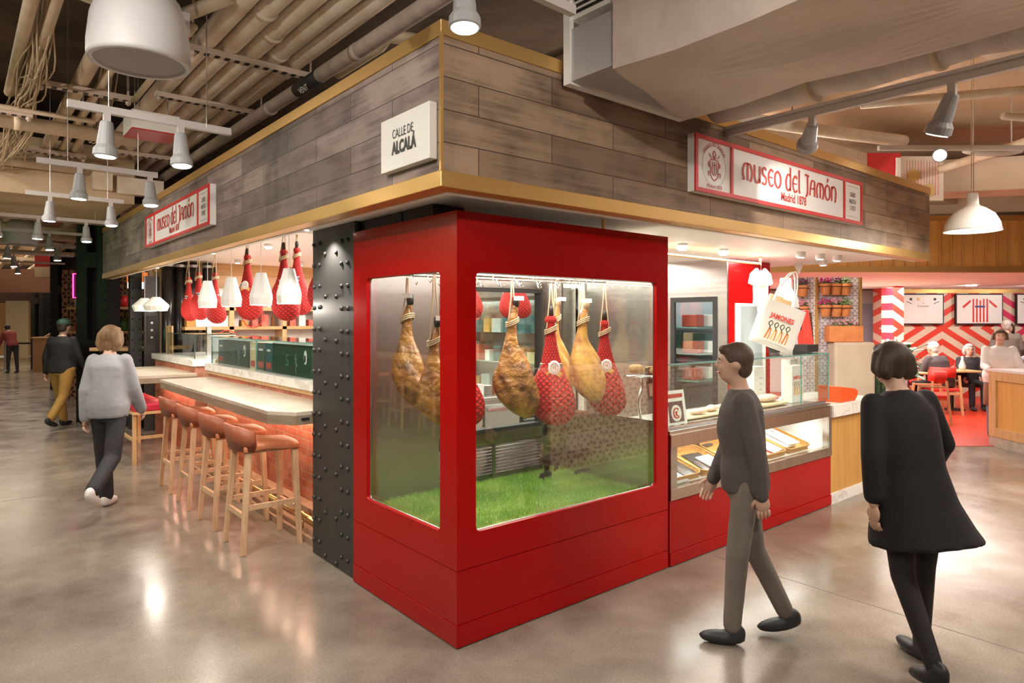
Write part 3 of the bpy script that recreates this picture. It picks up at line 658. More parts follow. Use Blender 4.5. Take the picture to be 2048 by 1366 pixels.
# green boxes in the case
green = mat('dark_green_box', (.012, .075, .045), .35, noise=5, col2=(.03, .06, .035))
teal = mat('teal_box', (.05, .13, .14), .4); cream = mat('cream_box', (.66, .52, .30), .6); pinkish = mat('berry_print', (.55, .10, .07), .5)
def green_box(y0, y1, label):
    t = thing('gift_box', label, 'box', (.40, (y0+y1)/2, 1.181), 0, 'dark green printed boxes in the glass case')
    b = BM(); box(b, .38, .62, y0, y1, 1.182, 1.182+.285); obj('carton', b, green, t, world=True, bevel=.002)
    w = y1 - y0
    b = BM(); lathe(b, [(.052, 0), (.052, .002)], (.379, y0 + w*.13, 1.36), 28, M=Matrix.Rotation(-PI/2, 3, 'Y'), sx=1.2, sy=.62); obj('white_circle', b, tagm, t, world=True)
    b = BM(); lathe(b, [(.026, 0), (.026, .001)], (.3765, y0 + w*.135, 1.352), 20, M=Matrix.Rotation(-PI/2, 3, 'Y'), sx=1.2, sy=.6)
    prism(b, [(-.03, -.02), (-.01, .0), (-.02, .035), (0, .012), (.02, .03), (.012, 0), (.03, -.015), (0, -.03)], (.3765, y0 + w*.14, 1.345), (0, -.6, 0), (0, 0, 1), (-.001, 0, 0)); obj('dark_emblem', b, blackm, t, world=True)
    b = BM(); o = Vector((.3775, y0 + w*.36, 1.30))
    for P in ([(0, .09), (-.01, .04), (.01, 0), (-.005, -.06), (.01, -.10)], [(-.03, .05), (0, .02), (.03, .05)], [(-.02, -.01), (0, .02), (.035, -.03)]): stroke(b, [(x, z) for x, z in P], .012, lambda a, c: o + Vector((0, -a, c)))
    o2 = Vector((.3775, y0 + w*.58, 1.31)); stroke(b, [(.04, .05), (0, .06), (-.03, .02), (.02, 0), (0, -.04), (-.05, -.03)], .01, lambda a, c: o2 + Vector((0, -a, c)))
    obj('printed_figure', b, mat('faded_mint', (.25, .42, .36), .5), t, world=True)
green_box(2.72, 3.64, 'large dark green printed box with white oval, nearest the riveted column')
green_box(4.34, 5.17, 'dark green printed box with white oval at the left half of the glass case')
for y0, y1, m, nm, lb in ((3.67, 3.86, teal, 'slim_box', 'teal slim box between the two green boxes'), (3.88, 4.09, green, 'slim_box', 'dark slim box with berry print behind the glass seam'), (4.12, 4.31, cream, 'slim_box', 'cream slim box beside the left green box'), (5.2, 5.40, teal, 'slim_box', 'teal slim box at the left end of the glass case')):
    t = thing(nm, lb, 'box', (.4, (y0+y1)/2, 1.181))
    b = BM(); box(b, .39, .6, y0, y1, 1.182, 1.46); obj('carton', b, m, t, world=True, bevel=.002)
    b = BM(); box(b, .388, .39, y0+.03, y1-.03, 1.21, 1.27); obj('print', b, pinkish, t, world=True)
    b = BM(); box(b, .388, .39, y0+.05, y1-.05, 1.38, 1.40); obj('title_strip', b, tagm, t, world=True)

# ---------------- bar stools ----------------
leath = mat('tan_leather', (.56, .20, .09), .42, noise=40, col2=(.48, .16, .07), bump=(120, .1, .002))
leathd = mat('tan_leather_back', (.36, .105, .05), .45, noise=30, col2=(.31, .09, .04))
ashw = mat('ash_wood', (.66, .43, .26), .45, noise=6, col2=(.55, .34, .19), stretch=(8, 8, 1))
def make_stool():
    t = thing('bar_stool', 'tan leather bar stool on pale wood legs, nearest the riveted column', 'bar stool', (0, 0, 0), 0, 'bar stools at the stone counter')
    # seat: x from -.20 (back side) to .22
    b = BM(); S = []
    for i in range(9):
        x = -.19 + .41*i/8; r = []
        for j in range(9):
            y = -.20 + .40*j/8; w = .94 + .06*math.sin(PI*i/8)
            e = max(abs(j-4)/4, 0)**4*.022 + (max(i/8, .0))**6*.018
            r.append(b.verts.new((x, y*w, .80 - e - .006*math.cos(i))))
        S.append(r)
    for i in range(8):
        for j in range(8): b.faces.new((S[i][j], S[i][j+1], S[i+1][j+1], S[i+1][j]))
    g = bmesh.ops.extrude_face_region(b, geom=b.faces[:]); 
    for v in g['geom']:
        if isinstance(v, bmesh.types.BMVert): v.co.z -= .045
    obj('seat', b, leath, t, smooth=True, bevel=.01)
    b = BM(); R1 = []
    for k in range(17):
        a = math.radians(-72 + 144*k/16); c, s = math.cos(a), math.sin(a); cx, cy = -.235*c**.45 + .02, .215*math.copysign(abs(s)**.7, s)
        h = .925 - .05*abs(s)**4
        R1.append([b.verts.new((cx - .005, cy, .735)), b.verts.new((cx - .03*c - .004, cy*1.02, (h+.755)/2)), b.verts.new((cx - .045*c, cy*1.02, h)), b.verts.new((cx - .045*c + .018, cy*.97, h)), b.verts.new((cx + .014, cy*.95, .78))])
    for A, B in zip(R1, R1[1:]):
        for k in range(5): b.faces.new((A[k], A[(k+1) % 5], B[(k+1) % 5], B[k]))
    b.faces.new(R1[0]); b.faces.new(R1[-1][::-1]); obj('backrest', b, leathd, t, smooth=True)
    b = BM(); bar(b, (-.15, -.15, .735), (.19, -.15, .735), .022, .036, up=(0, 0, 1)); bar(b, (-.15, .15, .735), (.19, .15, .735), .022, .036, up=(0, 0, 1)); bar(b, (-.15, -.15, .735), (-.15, .15, .735), .022, .036, up=(0, 0, 1)); bar(b, (.19, -.15, .735), (.19, .15, .735), .022, .036, up=(0, 0, 1)); obj('seat_frame', b, ashw, t)
    L = {}
    for sx in (-1, 1):
        for sy in (-1, 1):
            p0 = Vector((-.15 if sx < 0 else .19, .15*sy, .755)); p1 = Vector((-.205 if sx < 0 else .215, .205*sy, 0)); L[sx, sy] = (p0, p1)
            b = BM(); a = [b.verts.new(p0 + Vector((u*.022, w*.022, 0))) for u, w in ((-1, -1), (1, -1), (1, 1), (-1, 1))]; c = [b.verts.new(p1 + Vector((u*.017, w*.017, 0))) for u, w in ((-1, -1), (1, -1), (1, 1), (-1, 1))]
            b.faces.new(a); b.faces.new(c[::-1]); [b.faces.new((a[i], a[(i+1) % 4], c[(i+1) % 4], c[i])) for i in range(4)]; obj('leg', b, ashw, t, bevel=.004)
    def at(k, z): p0, p1 = L[k]; f = (p0.z - z)/(p0.z - p1.z); return p0 + (p1-p0)*f
    for k1, k2, z in (((-1, -1), (1, -1), .33), ((-1, 1), (1, 1), .33), ((-1, -1), (-1, 1), .27), ((1, -1), (1, 1), .27)):
        b = BM(); bar(b, at(k1, z), at(k2, z), .022, .036, up=(0, 0, 1)); obj('stretcher', b, ashw, t)
    return t
st0 = make_stool(); st0.location = (-.19, 2.30, 0)
for y, x, lb, rz in ((3.03, -.18, 'second bar stool from the riveted column', .02), (3.76, -.18, 'third bar stool from the riveted column', -.02), (4.49, -.17, 'bar stool at the far left end of the stone counter', 0)):
    dup(st0, (x, y, 0), rz, lb + ', tan leather')

# ---------------- second island with brick base, marble top and glass case ----------------
t = thing('brick_island', 'small brick kiosk with marble top beyond the bar counter', 'kiosk', (.26, 7.1, 0))
b = BM(); box(b, .30, .32, 6.08, 8.2, 0, 1.11); obj('brick_face', b, bricka, t, world=True)
b = BM(); box(b, .30, .95, 6.05, 6.075, 0, 1.11); obj('brick_side', b, brickx, t, world=True)
b = BM(); box(b, .26, 1.0, 6.02, 8.25, 1.112, 1.19); obj('marble_top', b, marble, t, world=True, bevel=.003)
t = thing('glass_display_case', 'small empty glass case on the far brick kiosk', 'glass case', (.4, 6.9, 1.191))
for nm, q in (('front_pane', (.36, .365, 6.3, 7.7, 1.192, 1.50)), ('side_pane', (.36, .9, 6.3, 6.305, 1.192, 1.50)), ('top_pane', (.36, .9, 6.3, 7.7, 1.50, 1.507))): b = BM(); box(b, *q); obj(nm, b, glass, t, world=True)
b = BM(); box(b, .357, .364, 6.3, 7.7, 1.495, 1.503); box(b, .357, .9, 6.297, 6.303, 1.495, 1.503); box(b, .355, .367, 6.295, 6.307, 1.192, 1.50); box(b, .356, .366, 7.69, 7.70, 1.192, 1.5); obj('glass_edges', b, mat('dark_edge', (.04, .06, .055), .3), t, world=True)
# wooden menu holder
for y, lb in ((8.05, 'light wood notice board at the far end of the brick kiosk'), (7.86, 'narrower light wood notice board inside the far glass case')):
    b = BM(); box(b, .45, .47, y, y + .17, 1.192, 1.60); tag(obj('notice_board', b, oakl), lb, 'board')
# green lit sign across the left aisle: it tints the far end of the plank fascia
t = thing('green_sign', 'green lit sign box across the left aisle, out of view', 'sign', (-6, 6.9, 2.5))
b = BM(); box(b, -6.1, -6.0, 6.0, 7.8, 2.5, 2.9); obj('sign_box', b, blackm, t, world=True); b = BM(); box(b, -5.999, -5.99, 6.04, 7.76, 2.54, 2.86); obj('lit_face', b, mat('green_glow', (.1, 1, .35), .5, emis=7, ecol=(.08, 1, .32)), t, world=True)
for y in (6.2, 7.6): b = BM(); cyl(b, (-6.05, y, 2.9), (-6.05, y, 4.29), .01, seg=6); obj('suspension_rod', b, blackm, t, world=True)
l_ = spot('green_sign_light', (-5.95, 6.9, 2.7), (-.3, 7.2, 2.6), 70, 44, .9, .2, (.25, 1, .45))
# second stone table and bench with red cushions
t = thing('stone_table', 'pale stone table end beyond the bar counter', 'table', (-.1, 6.5, .95))
b = BM(); box(b, -.45, .3, 5.95, 7.7, 1.0, 1.03); obj('table_top', b, stone, t, world=True); b = BM(); box(b, -.45, .3, 5.95, 7.7, .94, 1.0); obj('table_apron', b, stonee, t, world=True)
cush = mat('crimson_cushion', (.55, .015, .05), .5, noise=20, col2=(.45, .01, .04))
t = thing('bench', 'wooden bench with crimson cushions beside the brick kiosk', 'bench', (-.2, 6.8, 0))
b = BM(); box(b, -.40, -.0, 5.95, 7.6, .58, .61); obj('bench_seat', b, oakl, t, world=True)
b = BM()
for y in (5.97, 6.52, 7.07): box(b, -.39, -.01, y, y + .5, .611, .70)
o = obj('cushions', b, cush, t, world=True, bevel=.02)
for y in (6.02, 7.53):
    for x in (-.37, -.04):
        b = BM(); bar(b, (x, y, .58), (x, y, 0), .04); obj('leg', b, oakl, t, world=True)
b = BM(); bar(b, (-.37, 6.02, .27), (-.37, 7.53, .27), .02, .035); obj('stretcher', b, oakl, t, world=True)
b = BM(); bar(b, (-.37, 6.02, .3), (-.04, 6.02, .3), .02, .035); obj('stretcher', b, oakl, t, world=True)
t = thing('condiment_jar', 'small amber jar on a white box in the gap between ledge and kiosk', 'jar', (.5, 5.75, 0))
b = BM(); lathe(b, [(.035, 1.12), (.045, 1.14), (.045, 1.19), (.025, 1.21), (.025, 1.23)], (.5, 5.75, 0), 16); obj('jar_body', b, mat('amber_glass', (.5, .22, .03), .2), t, world=True, smooth=True)
b = BM(); box(b, .42, .9, 5.62, 5.95, .0, 1.08); box(b, .41, .91, 5.6, 5.96, 1.08, 1.12); tag(obj('white_cabinet', b, white), 'narrow white cabinet in the gap between bar ledge and kiosk', 'cabinet')

# ---------------- dark pipes column at the far end ----------------
t = thing('pipe_column', 'cluster of tall dark glossy pipes behind the far kiosk', 'column', (.55, 8.4, 0))
for i, (x, y, r) in enumerate(((.51, 8.38, .085), (.69, 8.42, .085), (.86, 8.36, .085), (1.06, 8.3, .075))):
    b = BM(); cyl(b, (x, y, 0), (x, y, 2.58), r, seg=24); obj('pipe', b, mat('dark_pipe', (.03, .027, .025), .22, .5), t, world=True, smooth=True)
    b = BM(); lathe(b, [(r+.012, 2.50), (r+.012, 2.54)], (x, y, 0), 24); obj('collar', b, steeld, t, world=True)
t = thing('electrical_cabinet', 'tall dark steel panel left of the pipe cluster', 'panel', (.31, 8.52, 0))
b = BM(); box(b, .215, .42, 8.50, 8.55, 0, 2.35); obj('panel_body', b, mat('dark_panel', (.045, .038, .035), .35, .3), t, world=True)
b = BM(); box(b, .25, .37, 8.485, 8.50, 1.32, 1.75); obj('switch_plate', b, blackm, t, world=True)
for z in (1.42, 1.53, 1.64): b = BM(); lathe(b, [(.018, 0), (.018, .02)], (.31, 8.485, z), 12, M=Matrix.Rotation(PI/2, 3, 'X')); obj('knob', b, steeld, t, world=True)

# ---------------- netted hams over the bar ----------------
for u_, (x, y, z, s, lb, fr) in enumerate((
    (.45, 6.95, 2.27, .82, 'red netted ham at the far left end of the row, beside the dark pipes', False),
    (.42, 6.35, 2.30, .84, 'second red netted ham from the dark pipes', False),
    (.48, 5.85, 2.27, .86, 'red netted ham with rosette behind the leftmost bottle pendant lamp', True),
    (.40, 4.42, 2.38, .95, 'red netted ham with rosette between the white pendant lamps', True),
    (.75, 3.95, 2.44, .96, 'red netted ham behind the third bottle pendant lamp', False),
    (.42, 3.45, 2.36, .93, 'large red netted ham with rosette left of the grey faced pendant lamp', True),
    (.62, 3.05, 2.40, .90, 'red netted ham behind the pendant lamp nearest the riveted column', False))):
    ham_net((x, y, z), lb, FC - .45 + .1*u_, s*1.02, 2.58 - z if z < 2.5 else .1, 20 + u_, 'red netted hams over the bar', front=fr)
b = BM(); cyl(b, (.45, 2.6, 2.56), (.45, 7.3, 2.56), .012); tag(obj('hanging_rail', b, brassp), 'thin brass rail carrying the red hams over the bar', 'rail')

# ---------------- pendants ----------------
porc = mat('porcelain', (.82, .80, .76), .3)
cordm = mat('white_cord', (.7, .68, .64), .6)
def bottle_pendant(loc, label, rz=0):
    t = thing('pendant_lamp', label, 'pendant lamp', loc, rz, 'white bottle shaped pendant lamps over the bar')
    b = BM(); lathe(b, [(.036, .26), (.040, .258), (.052, .21), (.086, .09), (.090, .06), (.083, 0), (.079, 0), (.085, .06), (.08, .09), (.03, .24)], (0, 0, 0), 12, cap=False); obj('lamp_shade', b, porc, t)
    b = BM(); cyl(b, (0, 0, .25), (0, 0, 2.6 - loc[2]), .0022, seg=6); obj('cord', b, cordm, t)
    b = BM(); ball(b, (0, 0, .05), .026, 10, 8); obj('bulb', b, glow, t, smooth=True)
    b = BM(); lathe(b, [(.0, .25), (.036, .26)], (0, 0, 0), 12, cap=False); obj('cap', b, porc, t)
for y, lb in ((4.05, 'bottle shaped white pendant, leftmost of the four, before the pipe end hams'), (3.32, 'bottle shaped white pendant, second from left over the counter'), (2.574, 'bottle shaped white pendant overlapping the red hams, third from left'), (1.99, 'bottle shaped white pendant nearest the riveted column')):
    bottle_pendant((-.1, y, 1.81), lb)
for y, z in ((4.05, 1.86), (3.32, 1.86), (2.574, 1.86), (1.99, 1.86)): pass
def cone_pendant(loc, label):
    t = thing('pendant_lamp', label, 'pendant lamp', loc, 0, 'wide white pendant lamps over the far table')
    b = BM(); lathe(b, [(.03, .17), (.045, .17), (.145, .075), (.15, .06), (.125, 0), (.12, 0), (.14, .06), (.03, .16)], (0, 0, 0), 14, cap=False); obj('lamp_shade', b, porc, t)
    b = BM(); cyl(b, (0, 0, .16), (0, 0, 2.6 - loc[2]), .003, seg=6); obj('cord', b, cordm, t)
    b = BM(); ball(b, (0, 0, .03), .03, 10, 8); obj('bulb', b, glow, t, smooth=True)
cone_pendant((-.1, 6.85, 1.80), 'wide white pendant lamp left of the dark pipes, in shade')
cone_pendant((-.08, 6.3, 1.80), 'wide white pendant lamp before the dark pipes, brightly lit')
point('pendant_bulb', (-.08, 6.3, 1.76), 10); point('pendant_bulb', (-.1, 6.85, 1.76), 6)
for y in (4.05, 3.32, 2.574, 1.99): point('pendant_bulb', (-.1, y, 1.79), 4)
# warm strip under the counter washing the bricks
area('under_counter_strip', (.2, 3.6, .925), .03, 3.3, 16, (1, .62, .42), (0, math.radians(-12), 0))
area('under_counter_strip', (.18, 6.8, .925), .03, 1.6, 10, (1, .55, .40), (0, math.radians(-12), 0))

for y in (1.5, 3.6, 5.8):
    t = thing('recessed_downlight', ('recessed light in the soffit above the riveted column', 'recessed light in the soffit above the bar stools', 'recessed light in the soffit at the far bar stools')[int(y/2)], 'spotlight', (-.17, y, 2.295), 0, 'recessed soffit lights')
    b = BM(); lathe(b, [(.014, 0), (.014, -.003)], (0, 0, 0), 14); obj('lens', b, glow, t)
    spot('soffit_beam', (-.09, y, 2.28), (.02, y, .9), 40 if y < 2 else 5, 120, .8, .015)
# bar across the left aisle with stools, mirrored in the narrow window
t = thing('opposite_bar', 'wooden bar counter across the left aisle, seen mirrored in the narrow window', 'bar counter', (-4.1, 6, 0))
b = BM(); box(b, -4.4, -3.75, 2.6, 9.4, 1.0, 1.06); obj('counter_top', b, oakl, t, world=True); b = BM(); box(b, -4.4, -4.1, 2.6, 9.4, 0, 1.0); obj('counter_base', b, mat('hall_wood', (.34, .18, .09), .5), t, world=True)
for i, y in enumerate((4.6, 5.5, 6.4, 7.3)): dup(st0, (-3.45, y, 0), PI, 'bar stool across the left aisle, seen only mirrored, stool %s' % ('nearest', 'second', 'third', 'farthest')[i], 'bar stools across the left aisle')
area('opposite_bar_light', (-4.6, 6, 3.2), .4, 5, 90, (1, .82, .62))
# ---------------- refrigerated deli counter right of the cabinet ----------------
t = thing('deli_counter', 'long red based glass deli counter between the ham cabinet and the marble till', 'deli counter', (1.77, 0, 0))
X0, X1 = 1.775, 4.165
b = BM(); box(b, X0, X1, 0, .62, .095, .452); obj('red_base', b, red, t, world=True)
b = BM(); box(b, X0, X1, -.008, .62, .006, .092); obj('kick_plate', b, red, t, world=True, bevel=.002)
copper = mat('warm_steel', (.62, .52, .45), .24, 1, noise=3, col2=(.5, .42, .36), stretch=(6, .4, .4))
b = BM(); box(b, X0, X1, -.012, .05, .455, .532); obj('lower_band', b, copper, t, world=True, bevel=.003)
b = BM(); box(b, X0, X1, -.012, .62, .812, .905); obj('upper_band', b, copper, t, world=True, bevel=.003)
b = BM(); box(b, X0, X0+.07, -.01, .05, .532, .812); box(b, X1-.055, X1, -.01, .05, .532, .812); obj('end_post', b, steel, t, world=True)
b = BM(); box(b, X0, X1, .60, .62, .455, .812); box(b, X0, X0+.03, .05, .6, .53, .812); box(b, X1-.03, X1, .05, .6, .53, .812); obj('inner_liner', b, white, t, world=True)
b = BM(); box(b, X0+.07, X1-.055, .0, .005, .532, .812); obj('lower_glass', b, glass, t, world=True)
b = BM(); prism(b, [(.04, .52), (.6, .70), (.6, .455), (.04, .455)], (X0, 0, 0), (0, 1, 0), (0, 0, 1), (X1-X0, 0, 0)); obj('sloped_shelf', b, white, t, world=True)
b = BM(); box(b, X0, X1, .0, .62, .906, .93); obj('steel_deck', b, steel, t, world=True, bevel=.002)
b = BM(); box(b, X0, X1, .045, .07, .93, .95); obj('glass_channel', b, chrome, t, world=True)
# light for the lower case
area('case_shelf_light', (2.97, .2, .805), 2.2, .08, 10, (1, .97, .93))
t = thing('glass_sneeze_guard', 'tall clear glass case on top of the steel deli deck', 'glass case', (1.8, .06, .95))
for x0, x1 in ((X0, 2.78), (2.785, 3.72), (3.725, 4.24)):
    b = BM(); box(b, x0, x1, .055, .061, .95, 1.375); obj('front_pane', b, glass, t, world=True)
b = BM(); box(b, X0, 4.24, .055, .5, 1.376, 1.384); obj('top_pane', b, glass, t, world=True)
b = BM(); box(b, 4.235, 4.24, .061, .5, .95, 1.375); obj('side_pane', b, glass, t, world=True)
b = BM(); box(b, X0, 4.242, .051, .056, 1.374, 1.386); obj('glass_edge', b, glassg, t, world=True)
for x in (2.782, 3.722, 4.24):
    b = BM(); box(b, x-.004, x+.004, .052, .060, .95, 1.376); obj('glass_edge', b, glassg, t, world=True)
b = BM(); box(b, 4.236, 4.244, .055, .5, 1.374, 1.386); obj('glass_edge', b, glassg, t, world=True)
# trays with packets on the sloped shelf
wick = mat('wicker', (.68, .36, .10), .6, noise=60, col2=(.45, .2, .04), bump=(90, .8, .004))
blackp = mat('black_packet', (.035, .035, .04), .3, noise=30, col2=(.10, .08, .07)); whitep = mat('white_packet', (.82, .80, .78), .35); redp = mat('red_packet', (.72, .09, .06), .35, noise=14, col2=(.62, .20, .14))
greyp = mat('grey_packet', (.48, .47, .46), .4); windowp = mat('packet_window', (.55, .22, .14), .3, noise=40, col2=(.70, .45, .35)); smallp = mat('small_print', (.30, .18, .16), .5)
SL = math.atan2(.18, .56)
SM = Matrix.Rotation(SL, 3, 'X')
def slope(y): return .52 + (y-.04)*.18/.56
def packet(x, y, w, h, m, label, group, rz=0, lift=.012, style=0, name='ham_packet'):
    """flat packet lying on the sloped shelf"""
    t = thing(name, label, 'packet', (x, y, slope(y) + lift), 0, group); t.rotation_euler = (SL, 0, rz)
    b = BM(); box(b, -w/2, w/2, -h/2, h/2, 0, .012); obj('envelope', b, m, t, bevel=.002)
    b = BM()
    if style == 0:
        for i in range(4): box(b, -w*.3 + i*w*.05, -w*.3 + i*w*.05 + w*.02, -h*.3, h*.1, .012, .0125)
        box(b, w*.0, w*.18, h*.14, h*.26, .012, .0125); obj('printed_lines', b, smallp, t)
    elif style == 1:
        box(b, -w*.22, w*.22, -h*.33, h*.02, .012, .0128); obj('clear_window', b, windowp, t)
        b = BM(); box(b, -w*.18, w*.18, h*.2, h*.3, .012, .0128); obj('printed_title', b, tagm, t)
    else:
        for dx, dy in ((-.22, -.1), (.02, -.02), (.24, .1)): prism(b, [(0, 0), (.03, .008), (.05, .02), (.02, .016)], (w*dx, h*dy, .0122), (1, 0, 0), (0, 1, 0), (0, 0, .0006))
        obj('printed_pigs', b, smallp, t)
    return t
def tray(x, y, w, h, label):
    t = thing('wicker_tray', label, 'tray', (x, y, slope(y) + .002), 0, 'wicker trays on the sloped shelf'); t.rotation_euler = (SL, 0, 0)
    b = BM(); box(b, -w/2, w/2, -h/2, h/2, 0, .008); obj('tray_base', b, wick, t)
    b = BM(); P = rrect(-w/2, w/2, -h/2, h/2, .05)
    for (a, c), (a2, c2) in zip(P, P[1:] + P[:1]):
        vs = [b.verts.new(q) for q in ((a, c, 0), (a2, c2, 0), (a2*1.08, c2*1.04, .045), (a*1.08, c*1.04, .045))]; b.faces.new(vs)
    tube(b, [(a*1.08, c*1.04, .045) for a, c in P], .006, 6, closed=True); obj('tray_rim', b, wick, t, smooth=True)
    return t
for i, (x, w) in enumerate(((2.06, .34), (2.44, .34), (2.86, .36), (3.30, .36), (3.72, .36))):
    tray(x, .24, w, .34, ('front wicker tray at the left end of the deli shelf', 'front wicker tray under the grey packets', 'front wicker tray holding white pig packets, beside the red packets', 'front wicker tray under the red and white packets', 'front wicker tray under the tilted white envelopes')[i])
for i, x in enumerate((2.12, 2.9, 3.38)): tray(x, .50, .34, .16, ('rear wicker tray behind the black packets at the left', 'rear wicker tray behind the black jars', 'rear wicker tray with the price tag')[i])
packet(1.99, .17, .16, .25, whitep, 'white packet with ham slices at the far left of the deli shelf', 'white packets on the deli shelf', style=1)
packet(2.18, .24, .18, .30, blackp, 'black packet standing left of the walker on the shelf', 'black packets on the deli shelf', style=0)
packet(2.46, .20, .2, .28, blackp, 'black packet in the second front tray', 'black packets on the deli shelf', rz=-.1, style=0)
packet(2.52, .15, .18, .22, greyp, 'grey packet on the black packet in the second front tray', 'grey packets on the deli shelf', lift=.028)
packet(2.86, .20, .26, .20, whitep, 'white packet with three pig prints in the third front tray', 'white packets on the deli shelf', rz=.12, style=2)
packet(3.10, .28, .14, .36, redp, 'left one of the two long red packets', 'red packets on the deli shelf', style=1)
packet(3.26, .27, .14, .38, redp, 'right one of the two long red packets', 'red packets on the deli shelf', style=1, lift=.016)
packet(3.42, .22, .26, .26, whitep, 'white pig print packet leaning on the red packets', 'white packets on the deli shelf', rz=.16, lift=.03, style=2)
packet(3.72, .27, .17, .34, whitep, 'tall white envelope with ham window at the right end of the shelf', 'white packets on the deli shelf', rz=-.03, lift=.05, style=0)
packet(3.66, .28, .17, .34, whitep, 'white envelope lying under the tallest white envelope', 'white packets on the deli shelf', rz=.05, lift=.03, style=0)
packet(3.12, .49, .2, .16, greyp, 'grey striped packet behind the red packets', 'grey packets on the deli shelf', lift=.03, style=0)
packet(2.75, .46, .22, .18, blackp, 'black speckled packet behind the third front tray', 'black packets on the deli shelf', lift=.02, style=0)
b = BM(); obox(b, (0, 0, .06), (.05, .003, .055)); tube(b, [(0, 0, 0), (0, 0, .04)], .003, 6); tag(obj('price_tag', b, tagm, loc=(3.36, .46, slope(.46)+.03)), 'small white price tag standing in the rear wicker tray', 'price tag')
b = BM(); obox(b, (0, 0, .05), (.05, .003, .045)); tube(b, [(0, 0, 0), (0, 0, .04)], .003, 6); tag(obj('price_tag', b, mat('clear_tag', (.6, .6, .6), .2), loc=(2.80, .1, slope(.1)+.035)), 'clear acrylic price tag in front of the white pig packet', 'price tag')

# food on the deck
boardm = mat('serving_board', (.62, .46, .28), .5)
bread = mat('bread_crust', (.74, .46, .20), .7, noise=14, col2=(.6, .3, .1), bump=(20, .5)); wrap = mat('sandwich_wrap', (.80, .66, .56), .5, noise=10, col2=(.70, .42, .32), bump=(25, .6))
b = BM(); box(b, 3.0, 3.78, .20, .50, .936, .956); tag(obj('serving_board', b, boardm, bevel=.006), 'pale wooden serving board under the sandwiches in the glass case', 'board')
b = BM(); box(b, 2.2, 2.92, .2, .5, .936, .950); tag(obj('serving_board', b, boardm, bevel=.006), 'pale wooden serving board left of the sandwiches', 'board')
def sandwich(x, y, z, s, rz, label):
    t = thing('sandwich', label, 'sandwich', (x, y, z), rz, 'wrapped sandwiches on the deli boards')
    b = BM(); ball(b, (0, 0, .03*s), (.12*s, .05*s, .032*s), 14, 8)
    for v in b.verts: v.co.z = max(v.co.z, 0); v.co.x += .006*math.sin(v.co.y*90)
    obj('bread_roll', b, wrap, t, smooth=True)
    b = BM(); ball(b, (.09*s, 0, .028*s), (.045*s, .04*s, .02*s), 10, 6); obj('ham_filling', b, mat('ham_slices', (.62, .22, .16), .4, noise=30, col2=(.8, .5, .42)), t, smooth=True)
    return t
sandwich(3.28, .3, .957, 1.05, .1, 'wrapped sandwich at the left of the serving board'); sandwich(3.62, .32, .957, 1.15, -.1, 'larger wrapped sandwich at the right of the serving board')
sandwich(2.75, .32, .951, .8, .3, 'small sandwich on the left board in the glass case'); sandwich(2.5, .28, .951, .7, -.2, 'flat sandwich in the glass case nearest the ham cabinet')
def card(x, y, z, w, h, label, style, lean=-.15, rz=0):
    t = thing('menu_card', label, 'card', (x, y, z), rz, 'cards and labels in the deli case'); t.rotation_euler = (lean, 0, rz)
    b = BM(); box(b, -w/2, w/2, -.002, .002, 0, h); obj('card_board', b, tagm if style else mat('dark_card', (.07, .05, .05), .4), t)
    b = BM()
    if style == 1:
        box(b, -w*.4, w*.4, -.0032, -.002, h*.78, h*.9); obj('printed_title', b, inkred, t)
        b = BM(); box(b, -w*.36, w*.36, -.0032, -.002, h*.08, h*.68); obj('dark_field', b, mat('plum_field', (.12, .05, .06), .4), t)
        b = BM(); lathe(b, [(h*.24, .0), (h*.24, .0012)], (0, -.0033, h*.34), 24, M=Matrix.Rotation(PI/2, 3, 'X')); obj('white_disc', b, tagm, t)
        b = BM(); P = [(h*.14*math.cos(a), h*.34 + h*.14*math.sin(a)) for a in [math.radians(40 + 28*i) for i in range(11)]]
        stroke(b, P, .018, lambda a, c: Vector((a, -.006, c))); stroke(b, [(h*.05, h*.38), (-h*.02, h*.36), (0, h*.28), (h*.07, h*.27)], .02, lambda a, c: Vector((a, -.006, c))); obj('red_emblem', b, inkred, t)
    else:
        box(b, -w*.3, w*.3, -.0032, -.002, h*.1, h*.5); obj('printed_panel', b, windowp, t)
card(2.04, .13, .932, .24, .25, 'white card with a red ring emblem at the left of the deli case', 1)
card(1.86, .12, .932, .10, .20, 'narrow dark card beside the ring emblem card', 0)
card(2.02, .34, 1.10, .10, .24, 'brown card standing tall behind the ring emblem card', 0)
for i, (x, y, s) in enumerate(((1.90, .40, .052), (2.06, .40, .045), (2.12, .36, .04))):
    b = BM(); ball(b, (0, 0, 0), (s*1.3, s, s*.7), 12, 8); tag(obj('pastry', b, bread, loc=(x, y, 1.33 - .02*i), smooth=True), ('golden pastry on the tall white stand, leftmost', 'golden pastry in the middle of the white stand', 'small golden pastry at the right of the white stand')[i], 'pastry', 'pastries on the tall stand')
b = BM(); tube(b, catmull([(1.98, .42, .93), (1.96, .42, 1.08), (2.0, .42, 1.2), (1.98, .42, 1.27)], 5), .012, 8); lathe(b, [(.14, 1.268), (.14, 1.278)], (2.0, .4, 0), 24); lathe(b, [(.06, .932), (.03, .945)], (1.98, .42, 0), 16); tag(obj('pastry_stand', b, chrome, smooth=True), 'tall thin chrome stand holding golden pastries in the deli case', 'stand')

